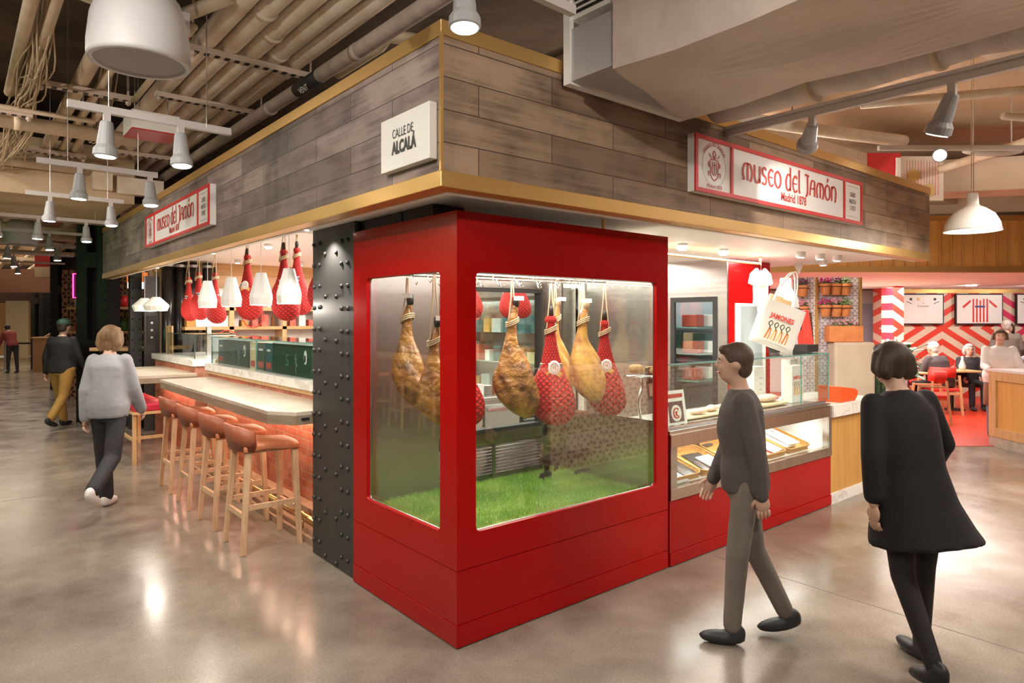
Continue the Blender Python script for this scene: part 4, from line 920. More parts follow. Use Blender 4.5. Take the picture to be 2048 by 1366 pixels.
# printed boxes with a row of hams
CREAMB = mat('cream_print', (.84, .80, .68), .5); yell = mat('yellow_print', (.80, .62, .22), .5); oran = mat('orange_print', (.78, .20, .03), .5); grn = mat('dark_leg_print', (.03, .05, .035), .5)
def jamones(t, o, u, v, n, W, word=True):
    """JAMONES print: the word over a row of ham legs"""
    o, u, v, n = Vector(o), Vector(u), Vector(v), Vector(n)
    b = BM(); prism(b, [(-.42*W, -.42*W), (.42*W, -.42*W), (.42*W, .30*W), (-.42*W, .30*W)], o, u, v, n*.0006); obj('cream_field', b, CREAMB, t)
    cols = [(grn, oran), (grn, yell), (oran, grn), (grn, oran)]
    for mi, mt in ((0, grn), (1, oran), (2, yell)):
        b = BM()
        for i in range(4):
            x = (-.31 + .205*i)*W
            up, lo = ((0, 1), (0, 2), (0, 2), (0, 1))[i]
            if up == mi:
                stroke(b, [(x, .26*W), (x-.07*W, .16*W), (x+.01*W, .04*W), (x+.02*W, -.04*W)], .035*W, lambda a, c: o + u*a + v*c + n*.0012); stroke(b, [(x, .26*W), (x+.06*W, .18*W), (x, .06*W)], .03*W, lambda a, c: o + u*a + v*c + n*.0012)
            if lo == mi: stroke(b, [(x+.01*W, .02*W), (x-.02*W, -.15*W), (x-.06*W, -.36*W)], .055*W, lambda a, c: o + u*a + v*c + n*.0012)
            if mi == 1: stroke(b, [(x+.05*W, .02*W), (x+.07*W, -.18*W), (x+.05*W, -.36*W)], .04*W, lambda a, c: o + u*a + v*c + n*.0012)
        obj('ham_print', b, mt, t)
    if word:
        b = BM(); text_bm(b, 'JAMONES', .22*W, o + v*.43*W, u, v, n, sx=.88, bold=.008*W, depth=.0014); obj('printed_word', b, mat('print_red', (.72, .05, .02), .5), t)
def printed_box(loc, label, w, h, d=.09, style=1, name='gift_box'):
    t = thing(name, label, 'box', loc, 0, 'printed cartons on the deli deck')
    b = BM(); box(b, -w/2, w/2, -d/2, d/2, 0, h); obj('carton', b, whitep, t, bevel=.002)
    if style == 1: jamones(t, (0, -d/2, h*.42), (1, 0, 0), (0, 0, 1), (0, -1, 0), w*.95)
    elif style == 2:
        b = BM()
        for i in range(5): box(b, -w*.3, w*.3, -d/2-.001, -d/2, h*(.14+.17*i), h*(.14+.17*i)+h*.02)
        obj('printed_lines', b, inkred, t)
        b = BM(); text_bm(b, 'AMOR', .035, (0, -d/2, h*.55), (1, 0, 0), (0, 0, 1), (0, -1, 0), sx=.8, bold=.001); obj('printed_word', b, inkblk, t)
    else:
        b = BM()
        for i in range(4): box(b, w*.05, w*.3, -d/2-.001, -d/2, h*(.14+.17*i), h*(.14+.17*i)+h*.03)
        obj('printed_lines', b, mat('teal_ink', (.35, .5, .48), .5), t)
    return t
printed_box((3.98, .26, .932), 'white carton printed with a row of ham legs inside the glass case', .21, .34)
printed_box((3.62, .44, .957), 'pale white carton behind the sandwiches', .17, .31, style=3)
printed_box((4.22, .42, .932), 'tall white carton with red lines at the right end of the glass case', .15, .38, style=2)

# marble till counter
t = thing('till_counter', 'wood fronted till counter with thick marble top right of the deli counter', 'counter', (4.65, .3, 0))
b = BM(); box(b, 4.17, 5.13, .01, .62, .10, .80); obj('wood_front', b, mat('honey_panel', (.60, .33, .09), .4, noise=2, col2=(.50, .26, .06), stretch=(8, 8, .6)), t, world=True)
b = BM(); box(b, 4.17, 5.13, .0, .62, .0, .099); obj('marble_kick', b, marble, t, world=True)
b = BM(); box(b, 4.168, 5.16, -.03, .64, .80, .915); obj('marble_top', b, marble, t, world=True, bevel=.004)
t = thing('orange_dispenser', 'glossy orange red wedge shaped box on the marble till top', 'dispenser', (4.5, .1, .916))
b = BM(); prism(b, [(0, 0), (.30, 0), (.36, .05), (.36, .09), (.30, .115), (0, .15)], (4.38, .0, .916), (1, 0, 0), (0, 0, 1), (0, .22, 0)); obj('box_body', b, mat('orange_gloss', (.82, .10, .015), .25, coat=.4), t, world=True, bevel=.004)

# mannequin with tote bag, onesie, red box
plast = mat('white_plastic', (.74, .72, .69), .4)
t = thing('mannequin_torso', 'white headless mannequin torso on the glass case', 'mannequin', (4.2, .45, 1.386))
b = BM(); S = [(.11, .09, 0), (.15, .10, .05), (.14, .09, .2), (.165, .10, .36), (.19, .10, .44), (.17, .09, .52), (.09, .07, .58), (.055, .055, .62), (.052, .052, .70), (.045, .045, .71)]
rings = [[b.verts.new((4.2 + rx*math.cos(2*PI*k/20), .45 + ry*math.sin(2*PI*k/20), 1.386 + z)) for k in range(20)] for rx, ry, z in S]
for A, B in zip(rings, rings[1:]):
    for k in range(20): b.faces.new((A[k], A[(k+1) % 20], B[(k+1) % 20], B[k]))
b.faces.new(rings[-1]); b.faces.new(rings[0][::-1]); obj('torso', b, plast, t, world=True, smooth=True)
t = thing('tote_bag', 'tilted white tote bag printed with hams and the word JAMONES, hung from the mannequin', 'tote bag', (3.62, .22, 1.64)); t.rotation_euler = (0, math.radians(20), -.62)
b = BM(); V = []
for i in range(9):
    for j in range(9):
        x = -.2 + .4*i/8; z = -.2 + .40*j/8; V.append((x, z, .018 + .02*math.sin(PI*i/8)*(1-.6*j/8)))
A = [b.verts.new((x, -d, z)) for x, z, d in V]; B2 = [b.verts.new((x, d, z)) for x, z, d in V]
for i in range(8):
    for j in range(8): k = i*9+j; b.faces.new((A[k], A[k+9], A[k+10], A[k+1])); b.faces.new((B2[k], B2[k+1], B2[k+10], B2[k+9]))
for i in range(8): b.faces.new((A[i*9], B2[i*9], B2[i*9+9], A[i*9+9])); b.faces.new((A[i], A[i+1], B2[i+1], B2[i])); b.faces.new((A[72+i], B2[72+i], B2[73+i], A[73+i]))
obj('bag_body', b, mat('canvas', (.80, .77, .72), .8, bump=(200, .3, .002)), t, smooth=True)
jamones(t, (0, -.046, -.05), (1, 0, 0), (0, 0, 1), (0, -1, 0), .27)
for s in (-1, 1):
    b = BM(); tube(b, catmull([(-.11, .015*s, .2), (-.09, .02*s, .36), (-.02, .03*s, .5), (.05, .02*s, .37), (.08, .015*s, .2)], 5), .006, 6); obj('handle', b, MATS['canvas'], t, smooth=True)
for i, (x, z, w, h, m, lb) in enumerate(((3.78, 1.84, .13, .16, cream, 'gold paper pouch at the left on the tote bag rim'), (3.93, 1.80, .13, .17, cream, 'gold paper pouch at the right on the tote bag rim'))):
    t = thing('paper_pouch', lb, 'pouch', (x, .34, z), 0, 'gold pouches above the tote bag'); t.rotation_euler = (0, .3, -.6)
    b = BM(); obox(b, (0, 0, 0), (w, .04, h)); obj('pouch_body', b, mat('gold_paper', (.62, .46, .24), .5), t, bevel=.008)
    b = BM(); lathe(b, [(.014, 0), (.014, .002)], (.01, -.021, -.05), 12, M=Matrix.Rotation(PI/2, 3, 'X')); obj('round_seal', b, inkblk, t)
b = BM(); obox(b, (0, 0, 0), (.12, .08, .10), Matrix.Rotation(.35, 3, 'Y')); obox(b, (-.03, 0, -.09), (.14, .07, .07), Matrix.Rotation(.25, 3, 'Y')); tag(obj('olive_oil_tin', b, blackm, loc=(4.12, .30, 1.74)), 'dark tin resting on the mannequin beside the gold pouches', 'tin')
t = thing('bottle_box', 'tall red carton leaning right of the mannequin', 'box', (4.50, .40, 1.386)); t.rotation_euler = (0, -.18, -.4)
b = BM(); box(b, -.065, .065, -.05, .05, .012, .40); obj('carton', b, mat('coral_box', (.80, .07, .05), .4), t, bevel=.003)
b = BM(); tube(b, [(.022*math.cos(a), -.051, .24 + .09*math.sin(a)) for a in [2*PI*i/24 for i in range(24)]], .0015, 4, closed=True); obj('oval_mark', b, mat('pale_red', (.85, .3, .25), .5), t)
t = thing('bottle_box', 'dark brown carton leaning behind the tall red carton', 'box', (4.66, .47, 1.386)); t.rotation_euler = (0, -.10, -.3)
b = BM(); box(b, -.055, .055, -.05, .05, .012, .38); obj('carton', b, mat('brown_box', (.07, .035, .025), .4), t, bevel=.003)
b = BM(); obox(b, (0, 0, .05), (.11, .08, .10), Matrix.Rotation(-.2, 3, 'Y')); tag(obj('tea_tin', b, blackm, loc=(3.84, .36, 1.395)), 'small dark tin on the glass top below the tote bag', 'tin')
b = BM(); lathe(b, [(.025, 0), (.025, .10), (.01, .12), (.01, .14)], (0, 0, 0), 12); tag(obj('sauce_bottle', b, mat('brown_glass', (.25, .09, .02), .15), loc=(3.98, .42, 1.386), smooth=True), 'small brown bottle on the glass top beside the dark tin', 'bottle')
b = BM(); obox(b, (0, 0, .035), (.22, .16, .07)); tag(obj('gift_box', b, blackm, loc=(4.28, .3, 1.386)), 'flat black box on the glass top under the mannequin', 'box')
# onesie on the brass rail
t = thing('brass_hanging_rail', 'bent brass rail hanging under the stall ceiling behind the red cabinet', 'rail', (3.5, .8, 2.34))
b = BM(); tube(b, [(1.9, .8, 2.265), (4.35, .8, 2.265)], .012, 10); tube(b, [(4.35, .8, 2.265), (4.35, .8, 2.339)], .012, 10); tube(b, [(1.9, .8, 2.265), (1.9, .8, 2.339)], .012, 10); obj('rail_tube', b, brassp, t, world=True, smooth=True)
b = BM(); cyl(b, (1.218, .1, 2.262), (1.218, .1, 2.339), .012); tag(obj('brass_post', b, brassp), 'short brass post between cabinet top and ceiling', 'post')
t = thing('baby_onesie', 'white baby onesie with a printed word hanging from the brass rail', 'onesie', (4.33, .78, 2.0))
P = [(-.06, .20), (-.03, .17), (.03, .17), (.06, .20), (.14, .14), (.17, .04), (.12, .02), (.10, .07), (.095, -.12), (.10, -.17), (.04, -.20), (.03, -.25), (-.03, -.25), (-.04, -.20), (-.10, -.17), (-.095, -.12), (-.10, .07), (-.12, .02), (-.17, .04), (-.14, .14)]
b = BM(); prism(b, P, (4.33, .77, 2.02), (.97, -.2, 0), (0, 0, 1), (.0, .03, 0)); obj('fabric', b, mat('white_cotton', (.70, .68, .67), .8), t, world=True, bevel=.008)
b = BM(); text_bm(b, 'AMA', .05, (4.33, .765, 2.03), (.97, -.2, 0), (0, 0, 1), (-.2, -.97, 0), depth=.004, bold=.001); obj('printed_word', b, mat('gold_ink', (.5, .33, .08), .5), t, world=True)
b = BM(); tube(b, [(4.33, .78, 2.19), (4.33, .78, 2.25), (4.345, .79, 2.275), (4.36, .80, 2.26)], .003, 6); obj('hanger_hook', b, chrome, t, world=True)

# cold room block: steel side with black framed hatch, red front with window
t = thing('cold_room', 'large steel and red cold room block behind the deli counter', 'cold room', (4.8, 2.2, 0))
b = BM(); box(b, 4.25, 4.27, 1.12, 3.15, 1.94, 2.335); box(b, 4.25, 4.27, 1.12, 1.235, 0, 1.94); box(b, 4.25, 4.27, 1.84, 3.15, 0, 1.94); box(b, 4.25, 4.27, 1.235, 1.84, 0, .62); obj('steel_side', b, steel, t, world=True)
b = BM()
for q in ((1.235, 1.29, .62, 1.94), (1.785, 1.84, .62, 1.94), (1.29, 1.785, 1.885, 1.94), (1.29, 1.785, .62, .68)): box(b, 4.243, 4.275, *q)
obj('hatch_frame', b, blackm, t, world=True)
b = BM(); box(b, 4.26, 4.264, 1.29, 1.785, .68, 1.885); obj('hatch_glass', b, glass, t, world=True)
b = BM(); box(b, 4.28, 5.12, 1.12, 1.14, 1.87, 2.335); box(b, 4.28, 4.40, 1.12, 1.14, 0, 1.87); box(b, 5.02, 5.12, 1.12, 1.14, 0, 1.87); box(b, 4.40, 5.02, 1.12, 1.14, 0, .86); obj('red_front', b, red, t, world=True)
b = BM()
for q in ((4.40, 4.43, .86, 1.87), (4.99, 5.02, .86, 1.87), (4.43, 4.99, .86, .89), (4.43, 4.99, 1.84, 1.87)): box(b, q[0], q[1], 1.115, 1.145, q[2], q[3])
obj('window_frame', b, white, t, world=True)
b = BM(); box(b, 4.43, 4.99, 1.125, 1.13, .89, 1.84); obj('window_glass', b, glass, t, world=True)
b = BM(); box(b, 4.28, 5.12, 3.0, 3.05, 0, 2.33); box(b, 5.07, 5.12, 1.15, 3.0, 0, 2.33); obj('inner_lining', b, mat('cold_lining', (.52, .53, .53), .4), t, world=True)
b = BM(); box(b, 4.93, 4.97, 1.4, 1.44, .4, 1.9); obj('light_strip', b, glow2, t, world=True)
for z in (1.0, 1.3, 1.6): b = BM(); box(b, 4.3, 5.05, 1.5, 2.9, z, z + .01); obj('glass_shelf', b, glassg, t, world=True)
area('cold_room_light', (4.68, 2.0, 2.28), .6, 1.4, 8, (.95, .97, 1))
for i in range(9):
    x = 4.4 + (i % 3)*.22; z = 1.01 + (i//3)*.3
    b = BM(); box(b, x, x+.15, 1.6, 1.8, z, z+.14); tag(obj('packaged_ham', b, [mat('cured_red', (.42, .07, .05), .4), greyp, whitep][(i*2) % 3], bevel=.01), 'vacuum packed product on a shelf behind the cold room window', 'packet', 'packed goods in the cold room')

# kitchen fridge and worktop seen through the cabinet
t = thing('under_counter_fridge', 'steel under counter fridge with two doors seen through the ham cabinet', 'fridge', (2.3, 2.7, 0))
b = BM(); box(b, 1.3, 3.0, 2.6, 3.2, .0, .86); obj('fridge_body', b, steel, t, world=True)
b = BM(); box(b, 1.3, 3.0, 2.56, 3.22, .86, .90); obj('worktop', b, steel, t, world=True, bevel=.003)
for x0, x1 in ((1.33, 2.13), (2.16, 2.96)):
    b = BM(); box(b, x0, x1, 2.57, 2.6, .14, .82); d = obj('door', b, mat('fridge_door', (.56, .58, .55), .32, .6), t, world=True, bevel=.004)
    b = BM(); box(b, x0+.02, x1-.02, 2.55, 2.57, .76, .79); h = obj('door_handle', b, chrome, d, loc=(0, 0, 0))
b = BM(); box(b, 2.62, 2.90, 2.562, 2.57, .60, .66); obj('badge', b, blackm, t, world=True)
b = BM(); text_bm(b, 'Continental', .042, (2.76, 2.562, .63), (1, 0, 0), (0, 0, 1), (0, -1, 0), sx=.9); obj('badge_lettering', b, tagm, t, world=True)
for i in range(12):
    x = 1.4 + i*.13 + random.uniform(-.02, .02); h = random.uniform(.08, .2); k = i % 3
    b = BM()
    if k == 0: box(b, x, x+.09, 2.75, 2.9, .901, .901+h)
    elif k == 1: lathe(b, [(.05, 0), (.055, h*.6), (.05, h*.62)], (x+.05, 2.8, .901), 14)
    else: lathe(b, [(.03, 0), (.03, h), (.012, h*1.25), (.012, h*1.5)], (x+.05, 2.82, .901), 12)
    tag(obj(('carton', 'bowl', 'bottle')[k], b, [whitep, steeld, mat('brown_glass', (.25, .09, .02), .15)][k]), ('white carton', 'steel bowl', 'dark bottle')[k] + ' on the steel worktop behind the ham cabinet', ('box', 'bowl', 'bottle')[k], 'things on the kitchen worktop')
# glass door fridge on the back wall of the kitchen and tiled stretch
t = thing('wall_refrigerator', 'tall glass fronted refrigerator against the kitchen wall', 'refrigerator', (4.0, 4.6, 0))
b = BM(); box(b, 4.2, 4.24, 3.3, 6.0, 0, 2.1); box(b, 3.75, 4.24, 3.3, 3.34, 0, 2.1); box(b, 3.75, 4.24, 5.96, 6, 0, 2.1); box(b, 3.75, 4.24, 3.34, 5.96, 2.0, 2.1); box(b, 3.75, 4.24, 3.34, 5.96, 0, .3); obj('housing', b, steel, t, world=True)
for z in (.7, 1.1, 1.5): b = BM(); box(b, 3.78, 4.2, 3.34, 5.96, z, z+.015); obj('shelf', b, chrome, t, world=True)
for y in (3.34, 4.2, 5.1): b = BM(); box(b, 3.74, 3.75, y, y+.84, .3, 2.0); obj('glass_door', b, glass, t, world=True)
area('refrigerator_light', (3.95, 4.65, 1.97), .3, 2.4, 14, (.97, 1, 1))
for i in range(30):
    y = 3.42 + (i % 10)*.25; z = (.716, 1.116, 1.516)[i//10]; h = random.uniform(.14, .26)
    b = BM(); box(b, 3.85, 4.05, y, y + random.uniform(.1, .2), z, z+h); tag(obj('carton', b, [whitep, redp, greyp, wick, cream, teal][random.randrange(6)]), 'small carton on the glass fronted refrigerator shelves', 'box', 'cartons in the wall refrigerator')
# second set of netted hams deeper in the kitchen, seen through the cabinet
for i, (x, y) in enumerate(((2.45, 3.2), (3.3, 3.6), (2.9, 2.9))):
    ham_net((x, y, 2.28), ('netted ham deep in the kitchen seen at the left of the cabinet window', 'netted ham deep in the kitchen beside the cold room', 'netted ham in the kitchen between the yellow hams')[i], FC, .8, .3, 50+i, 'netted hams in the kitchen', front=False)

# back shelf of the stall
t = thing('back_shelf', 'light wood open shelf unit along the back wall of the stall', 'shelf', (2.2, 8.3, 0))
for z in (1.58, 1.885): b = BM(); box(b, .7, 3.6, 8.15, 8.5, z-.05, z); obj('shelf_board', b, oakx, t, world=True)
for x in (1.35, 2.2, 3.1): b = BM(); box(b, x, x+.07, 8.15, 8.5, 0, 1.885); obj('upright', b, oakl, t, world=True)
b = BM(); box(b, .7, 3.6, 8.52, 8.56, 0, 2.2); obj('lit_back_panel', b, mat('shelf_back', (.80, .76, .72), .5, noise=3, col2=(.6, .55, .52)), t, world=True)
area('shelf_light', (2.1, 8.1, 2.2), 2.6, .2, 30, (1, .9, .8))
KM = [wick, whitep, mat('rose_carton', (.62, .35, .30), .5), redp, mat('brown_glass', (.25, .09, .02), .15), greyp]
for i in range(34):
    z = (1.885, 1.58)[i % 2]; x = .8 + (i//2)*.16 + random.uniform(-.01, .01); k = random.randrange(6); h = random.uniform(.1, .2); w = random.uniform(.07, .13)
    b = BM()
    if k == 4: lathe(b, [(.03, 0), (.03, .13), (.01, .17), (.01, .21)], (x, 8.28, z+.001), 10)
    else: box(b, x-w/2, x+w/2, 8.2, 8.34, z+.001, z+h)
    tag(obj('bottle' if k == 4 else 'carton', b, KM[k]), ('dark bottle' if k == 4 else 'small carton') + ' on the light wood shelf at the back of the stall', 'bottle' if k == 4 else 'box', 'goods on the back shelf')
for x, z in ((1.7, 1.74), (2.7, 2.05), (1.3, 1.35)):
    t = thing('ring_sign', 'thin red ring sign on the glass at the back of the stall', 'sign', (x, 8.1, z), 0, 'red ring signs at the back of the stall')
    for r in (.17, .05): b = BM(); tube(b, [(r*math.cos(a), 0, r*math.sin(a)) for a in [2*PI*i/32 for i in range(32)]], .008, 6, closed=True); obj('ring', b, redm, t, smooth=True)
t = thing('framed_picture', 'small dark framed yellow picture on the back wall', 'picture', (3.35, 8.57, 2.1))
b = BM(); box(b, 3.25, 3.5, 8.56, 8.6, 2.0, 2.3); obj('picture_frame', b, blackm, t, world=True); b = BM(); box(b, 3.27, 3.48, 8.553, 8.56, 2.02, 2.28); obj('picture_print', b, yell, t, world=True)
# white laptop-like register on low cabinet and lower kitchen units on the left
t = thing('low_cabinet', 'white low cabinet with red top line behind the bar', 'cabinet', (1.8, 6.4, 0))
b = BM(); box(b, 1.2, 2.4, 6.6, 7.2, 0, 1.1); obj('cabinet_body', b, white, t, world=True); b = BM(); box(b, 1.19, 2.41, 6.59, 7.21, 1.1, 1.13); obj('cabinet_top', b, redm, t, world=True)
for i, (x, z) in enumerate(((.78, 1.605), (.98, 1.25))):
    t = thing('tablet_till', ('grey white till screen under the leftmost red hams', 'grey white till screen on the kiosk behind the small glass case')[i], 'till', (x, 7.2, z)); 
    b = BM(); obox(b, (0, 0, .1), (.36, .02, .24), Matrix.Rotation(-.2, 3, 'X')); obj('screen_case', b, mat('till_grey', (.5, .48, .48), .4), t, bevel=.008)
    b = BM(); lathe(b, [(.022, 0), (.022, .003)], (0, -.012, .1), 14, M=Matrix.Rotation(PI/2, 3, 'X')); obj('round_mark', b, inkblk, t)
    b = BM(); box(b, -.03, .03, -.02, .04, (-.47 if i == 0 else -.12), .0); obj('stand', b, steeld, t)
b = BM(); prism(b, [(-.06, .12), (.06, .12), (0, 0)], (0, 0, 0), (.77, -.64, 0), (0, 0, 1), (0, .004, 0)); tag(obj('pennant', b, signw, loc=(5.55, 1.0, 2.219)), 'small white triangular pennant hanging from the soffit edge above the till', 'pennant')
# small downlights in the stall ceiling
def downlight(x, y, z, label, tgt=None, w=14):
    t = thing('downlight', label, 'spotlight', (x, y, z), 0, 'small ceiling spotlights in the stall')
    b = BM(); lathe(b, [(.045, 0), (.045, -.05), (.035, -.055)], (0, 0, 0), 16); obj('lamp_can', b, plast, t)
    b = BM(); lathe(b, [(.03, -.0555), (.03, -.058)], (0, 0, 0), 16); obj('lamp_lens', b, glow, t)
    if w: spot('downlight_beam', (x, y, z-.07), tgt or (x, y-.1, 0), w, 75)
for i, (x, y) in enumerate(((2.3, .55), (2.75, .6), (3.4, .62), (4.2, .3), (4.55, .28), (4.85, .25), (5.3, .6))):
    downlight(x, y, 2.34, ('white ceiling spotlight nearest the ham cabinet', 'second ceiling spotlight from the ham cabinet', 'ceiling spotlight above the sandwiches', 'ceiling spotlight above the mannequin', 'ceiling spotlight right of the mannequin', 'ceiling spotlight above the till', 'ceiling spotlight near the right end of the soffit')[i], (x-.1, .2, 1.0), 9)
for i, (x, y) in enumerate(((.9, 5.2), (1.6, 4.6), (2.2, 7.4), (1.3, 7.6))):
    downlight(x, y, 2.6, ('bright ceiling spotlight between the pendants', 'bright ceiling spotlight behind the hams', 'ceiling spotlight before the back shelf', 'ceiling spotlight at the left of the back shelf')[i], (x-.4, y-1.2, 1.2), 30)
# ---------------- overhead pipes, hangers, ducts ----------------
def pipe(name, label, pts, r, m, grp=None, cat='pipe', rings=()):
    t = thing(name, label, cat, pts[0], 0, grp)
    b = BM(); tube(b, pts, r, 16); obj('pipe_run', b, m, t, world=True, smooth=True)
    for p, d in rings:
        b = BM(); q = Vector(p); v = Vector(d).normalized()*.03; cyl(b, q-v, q+v, r*1.12, seg=16); obj('coupling', b, m, t, world=True, smooth=True)
    return t
nmz = ('leftmost', 'second from left', 'middle', 'second from right', 'rightmost')
for i in range(5):
    x = -.60 + .16*i; pipe('ceiling_pipe', nmz[i] + ' of the five thick cream pipes running along the grey fascia', [(x, -4, 3.70), (x, 8.2, 3.70)], .071, pipew, 'five thick parallel cream pipes', rings=[((x, 1.2 + .31*i, 3.70), (0, 1, 0))])
pipe('ceiling_pipe', 'thin cream pipe at the right edge of the five thick pipes', [(.18, 1.6, 3.60), (.18, 3.2, 3.60), (.18, 8, 3.62)], .03, pipeb)
t = pipe('vent_pipe', 'long dull pipe with a black band marked VENT above the grey fascia', [(.02, -4, 3.40), (.02, 6.4, 3.47)], .05, mat('dull_pipe', (.46, .37, .31), .5, noise=8), rings=[((.02, 1.15, 3.43), (0, 1, 0)), ((.02, 2.7, 3.44), (0, 1, 0))])
b = BM(); cyl(b, (.02, 1.72, 3.436), (.02, 2.12, 3.438), .053, seg=20); obj('black_band', b, blackm, t, world=True, smooth=True)
b = BM(); text_bm(b, 'VENT', .06, (-.015, 1.92, 3.385), (0, -1, 0), (-.5, 0, .86), (-.86, 0, -.5), depth=.006); obj('band_lettering', b, tagm, t, world=True)
pipe('elbow_pipe', 'cream pipe with elbow rising beside the five thick pipes', [(.24, 1.9, 3.56), (.24, 1.25, 3.56), (.26, 1.15, 3.60), (.55, 1.1, 3.62)], .045, pipeb)
def strut(x0, x1, y, z, label):
    t = thing('strut_hanger', label, 'pipe hanger', (x0, y, z), 0, 'slotted steel pipe hangers')
    b = BM(); box(b, x0, x1, y-.03, y+.03, z-.045, z); obj('channel', b, mat('painted_channel', (.60, .48, .38), .5), t, world=True)
    b = BM(); n = int((x1-x0)/.07)
    for k in range(n): box(b, x0+.03+k*.07, x0+.03+k*.07+.035, y-.031, y+.02, z-.0462, z-.043)
    o = obj('slots', b, blackm, t, world=True); o['kind'] = 'stuff'
    for x in (x0+.03, x1-.03):
        b = BM(); cyl(b, (x, y, z-.08), (x, y, 4.3), .009, seg=8); cyl(b, (x, y, z-.07), (x, y, z-.045), .022, seg=6); obj('threaded_rod', b, MATS['painted_channel'], t, world=True)
strut(-.72, .2, 2.24, 3.63, 'slotted hanger under the five thick pipes, nearest the big white bell lamp')
strut(-.68, .24, 3.46, 3.63, 'slotted hanger under the five thick pipes, second from the viewer')
strut(-.7, .2, 5.9, 3.63, 'slotted hanger at the far end of the five thick pipes')
strut(-1.50, -.84, 3.52, 3.56, 'slotted hanger below the cable bundle, left of the bell lamp')
strut(-1.48, -.84, 6.1, 3.56, 'slotted hanger left, in front of the beige beam')
strut(-2.2, -1.46, 4.35, 3.5, 'short slotted hanger at the left edge holding cables')
for i, (x, r, z, y0, y1) in enumerate(((-1.2, .058, 3.62, -1.0, 6.5), (-1.07, .032, 3.60, 1.5, 6.5), (-.96, .034, 3.60, 3.9, 6.3), (-1.62, .04, 3.66, -1, 4.4), (-1.5, .035, 3.66, -1, 4.4), (-1.86, .04, 3.66, -1, 6.2))):
    pipe('ceiling_pipe', ('thick beige pipe left of the bell lamp', 'thin beige pipe beside the thick beige pipe', 'short thin beige pipe behind the track lights', 'beige pipe beside the hanging cable bundle', 'thin beige pipe right of the left edge pipe', 'beige pipe at the left edge of the ceiling')[i], [(x, y0, z), (x, y1, z)], r, pipeb, 'beige pipes over the left aisle')
pipe('cross_pipe', 'thick beige pipe crossing the left aisle below the others', [(-9, 4.55, 3.46), (-.62, 4.62, 3.46)], .065, pipeb, rings=[((-1.55, 4.6, 3.46), (1, 0, 0)), ((-.9, 4.61, 3.46), (1, 0, 0))])
pipe('cross_pipe', 'thin beige conduit crossing the left aisle above the thick one', [(-9, 4.2, 3.50), (-1.3, 4.3, 3.5), (-1.0, 4.3, 3.5)], .022, pipeb)
pipe('cross_pipe', 'beige pipe crossing just before the beige beam', [(-9, 6.28, 3.42), (-.9, 6.28, 3.42)], .05, pipeb)
pipe('bent_pipe', 'bent beige pipe behind the big white bell lamp', [(-1.6, 1.7, 3.6), (-.95, 2.0, 3.62), (-.7, 1.4, 3.66)], .045, pipeb)
pipe('bent_pipe', 'slanting thin beige pipe under the bell lamp', [(-.85, 1.6, 3.5), (-.85, 3.4, 3.5)], .024, pipeb)
# hanging cable bundle
cab_m = mat('old_cable', (.50, .38, .24), .7)
b = BM(); rnd = random.Random(3)
for k in range(34):
    x0, y0 = -1.52 + rnd.uniform(-.07, .07), 2.9 + rnd.uniform(-.3, .3)
    P = [(x0 + .03*rnd.uniform(-1, 1), y0 - .8, 4.1), (x0, y0, 3.72 + rnd.uniform(-.06, .06)), (x0 + rnd.uniform(-.06, .06), y0 + .5, 3.60 + rnd.uniform(-.14, .03)), (x0 - .02, y0 + 1.2, 3.62 + rnd.uniform(-.12, .03)), (x0 + rnd.uniform(-.1, .1), y0 + 2.2, 3.66 + rnd.uniform(-.18, .02)), (x0 + rnd.uniform(-.15, .1), y0 + 3.2, 3.4 + rnd.uniform(-.1, .2))]
    tube(b, catmull(P, 4), .006, 5)
o = tag(obj('cable_bundle', b, cab_m, smooth=True), 'loose bundle of old beige cables hanging over the left aisle', 'cables', kind='stuff')
b = BM()
for k in range(14):
    x0 = -.93 + rnd.uniform(-.05, .05); tube(b, catmull([(x0, 3.6, 4.2), (x0 + rnd.uniform(-.05, .05), 4.2, 3.75), (x0 + rnd.uniform(-.08, .08), 4.9, 3.5 + rnd.uniform(-.1, .1)), (x0, 5.6, 3.7)], 4), .006, 5)
tag(obj('cable_bundle', b, cab_m, smooth=True), 'small tangle of cables behind the track lights over the left aisle', 'cables', kind='stuff')
# hanging red bottomed sign boxes
def signbox(x, y, z, label, s=.34):
    t = thing('hanging_sign_box', label, 'sign box', (x, y, z), 0, 'hanging boxes with red underside')
    b = BM(); box(b, -s/2, s/2, -s/2, s/2, .01, .16); obj('box_shell', b, white, t, bevel=.004)
    b = BM(); box(b, -s/2, s/2, -s/2, s/2, 0, .009); obj('red_underside', b, mat('red_acrylic', (.5, .02, .02), .25), t)
    for sx in (-1, 1): b = BM(); cyl(b, (sx*s*.35, 0, .16), (sx*s*.35, 0, 4.3-z), .004, seg=6); obj('suspension_rod', b, steeld, t)
signbox(-.70, 3.5, 3.25, 'hanging box with red underside behind the nearest left track', .36); signbox(-1.02, 1.75, 3.42, 'hanging box with red underside left behind the bell lamp', .3)
b = BM(); ball(b, (0, 0, 0), (.05, .05, .06)); box(b, -.04, .04, -.04, .04, .0, .11); tag(obj('junction_box', b, pipeb, loc=(-1.33, 2.9, 4.19)), 'small beige junction box beside the cable bundle', 'junction box')
for i, (x, y, z, sx, sy) in enumerate(((-.75, 6.398, 3.32, .2, .14), (-.5, 6.398, 3.30, .5, .12))):
    b = BM(); box(b, x, x+sx, y-.12, y, z-.1, z+.1); tag(obj('junction_box', b, pipew), ('cream junction box on the beige beam', 'wide cream box at the right end of the beige beam')[i], 'junction box')
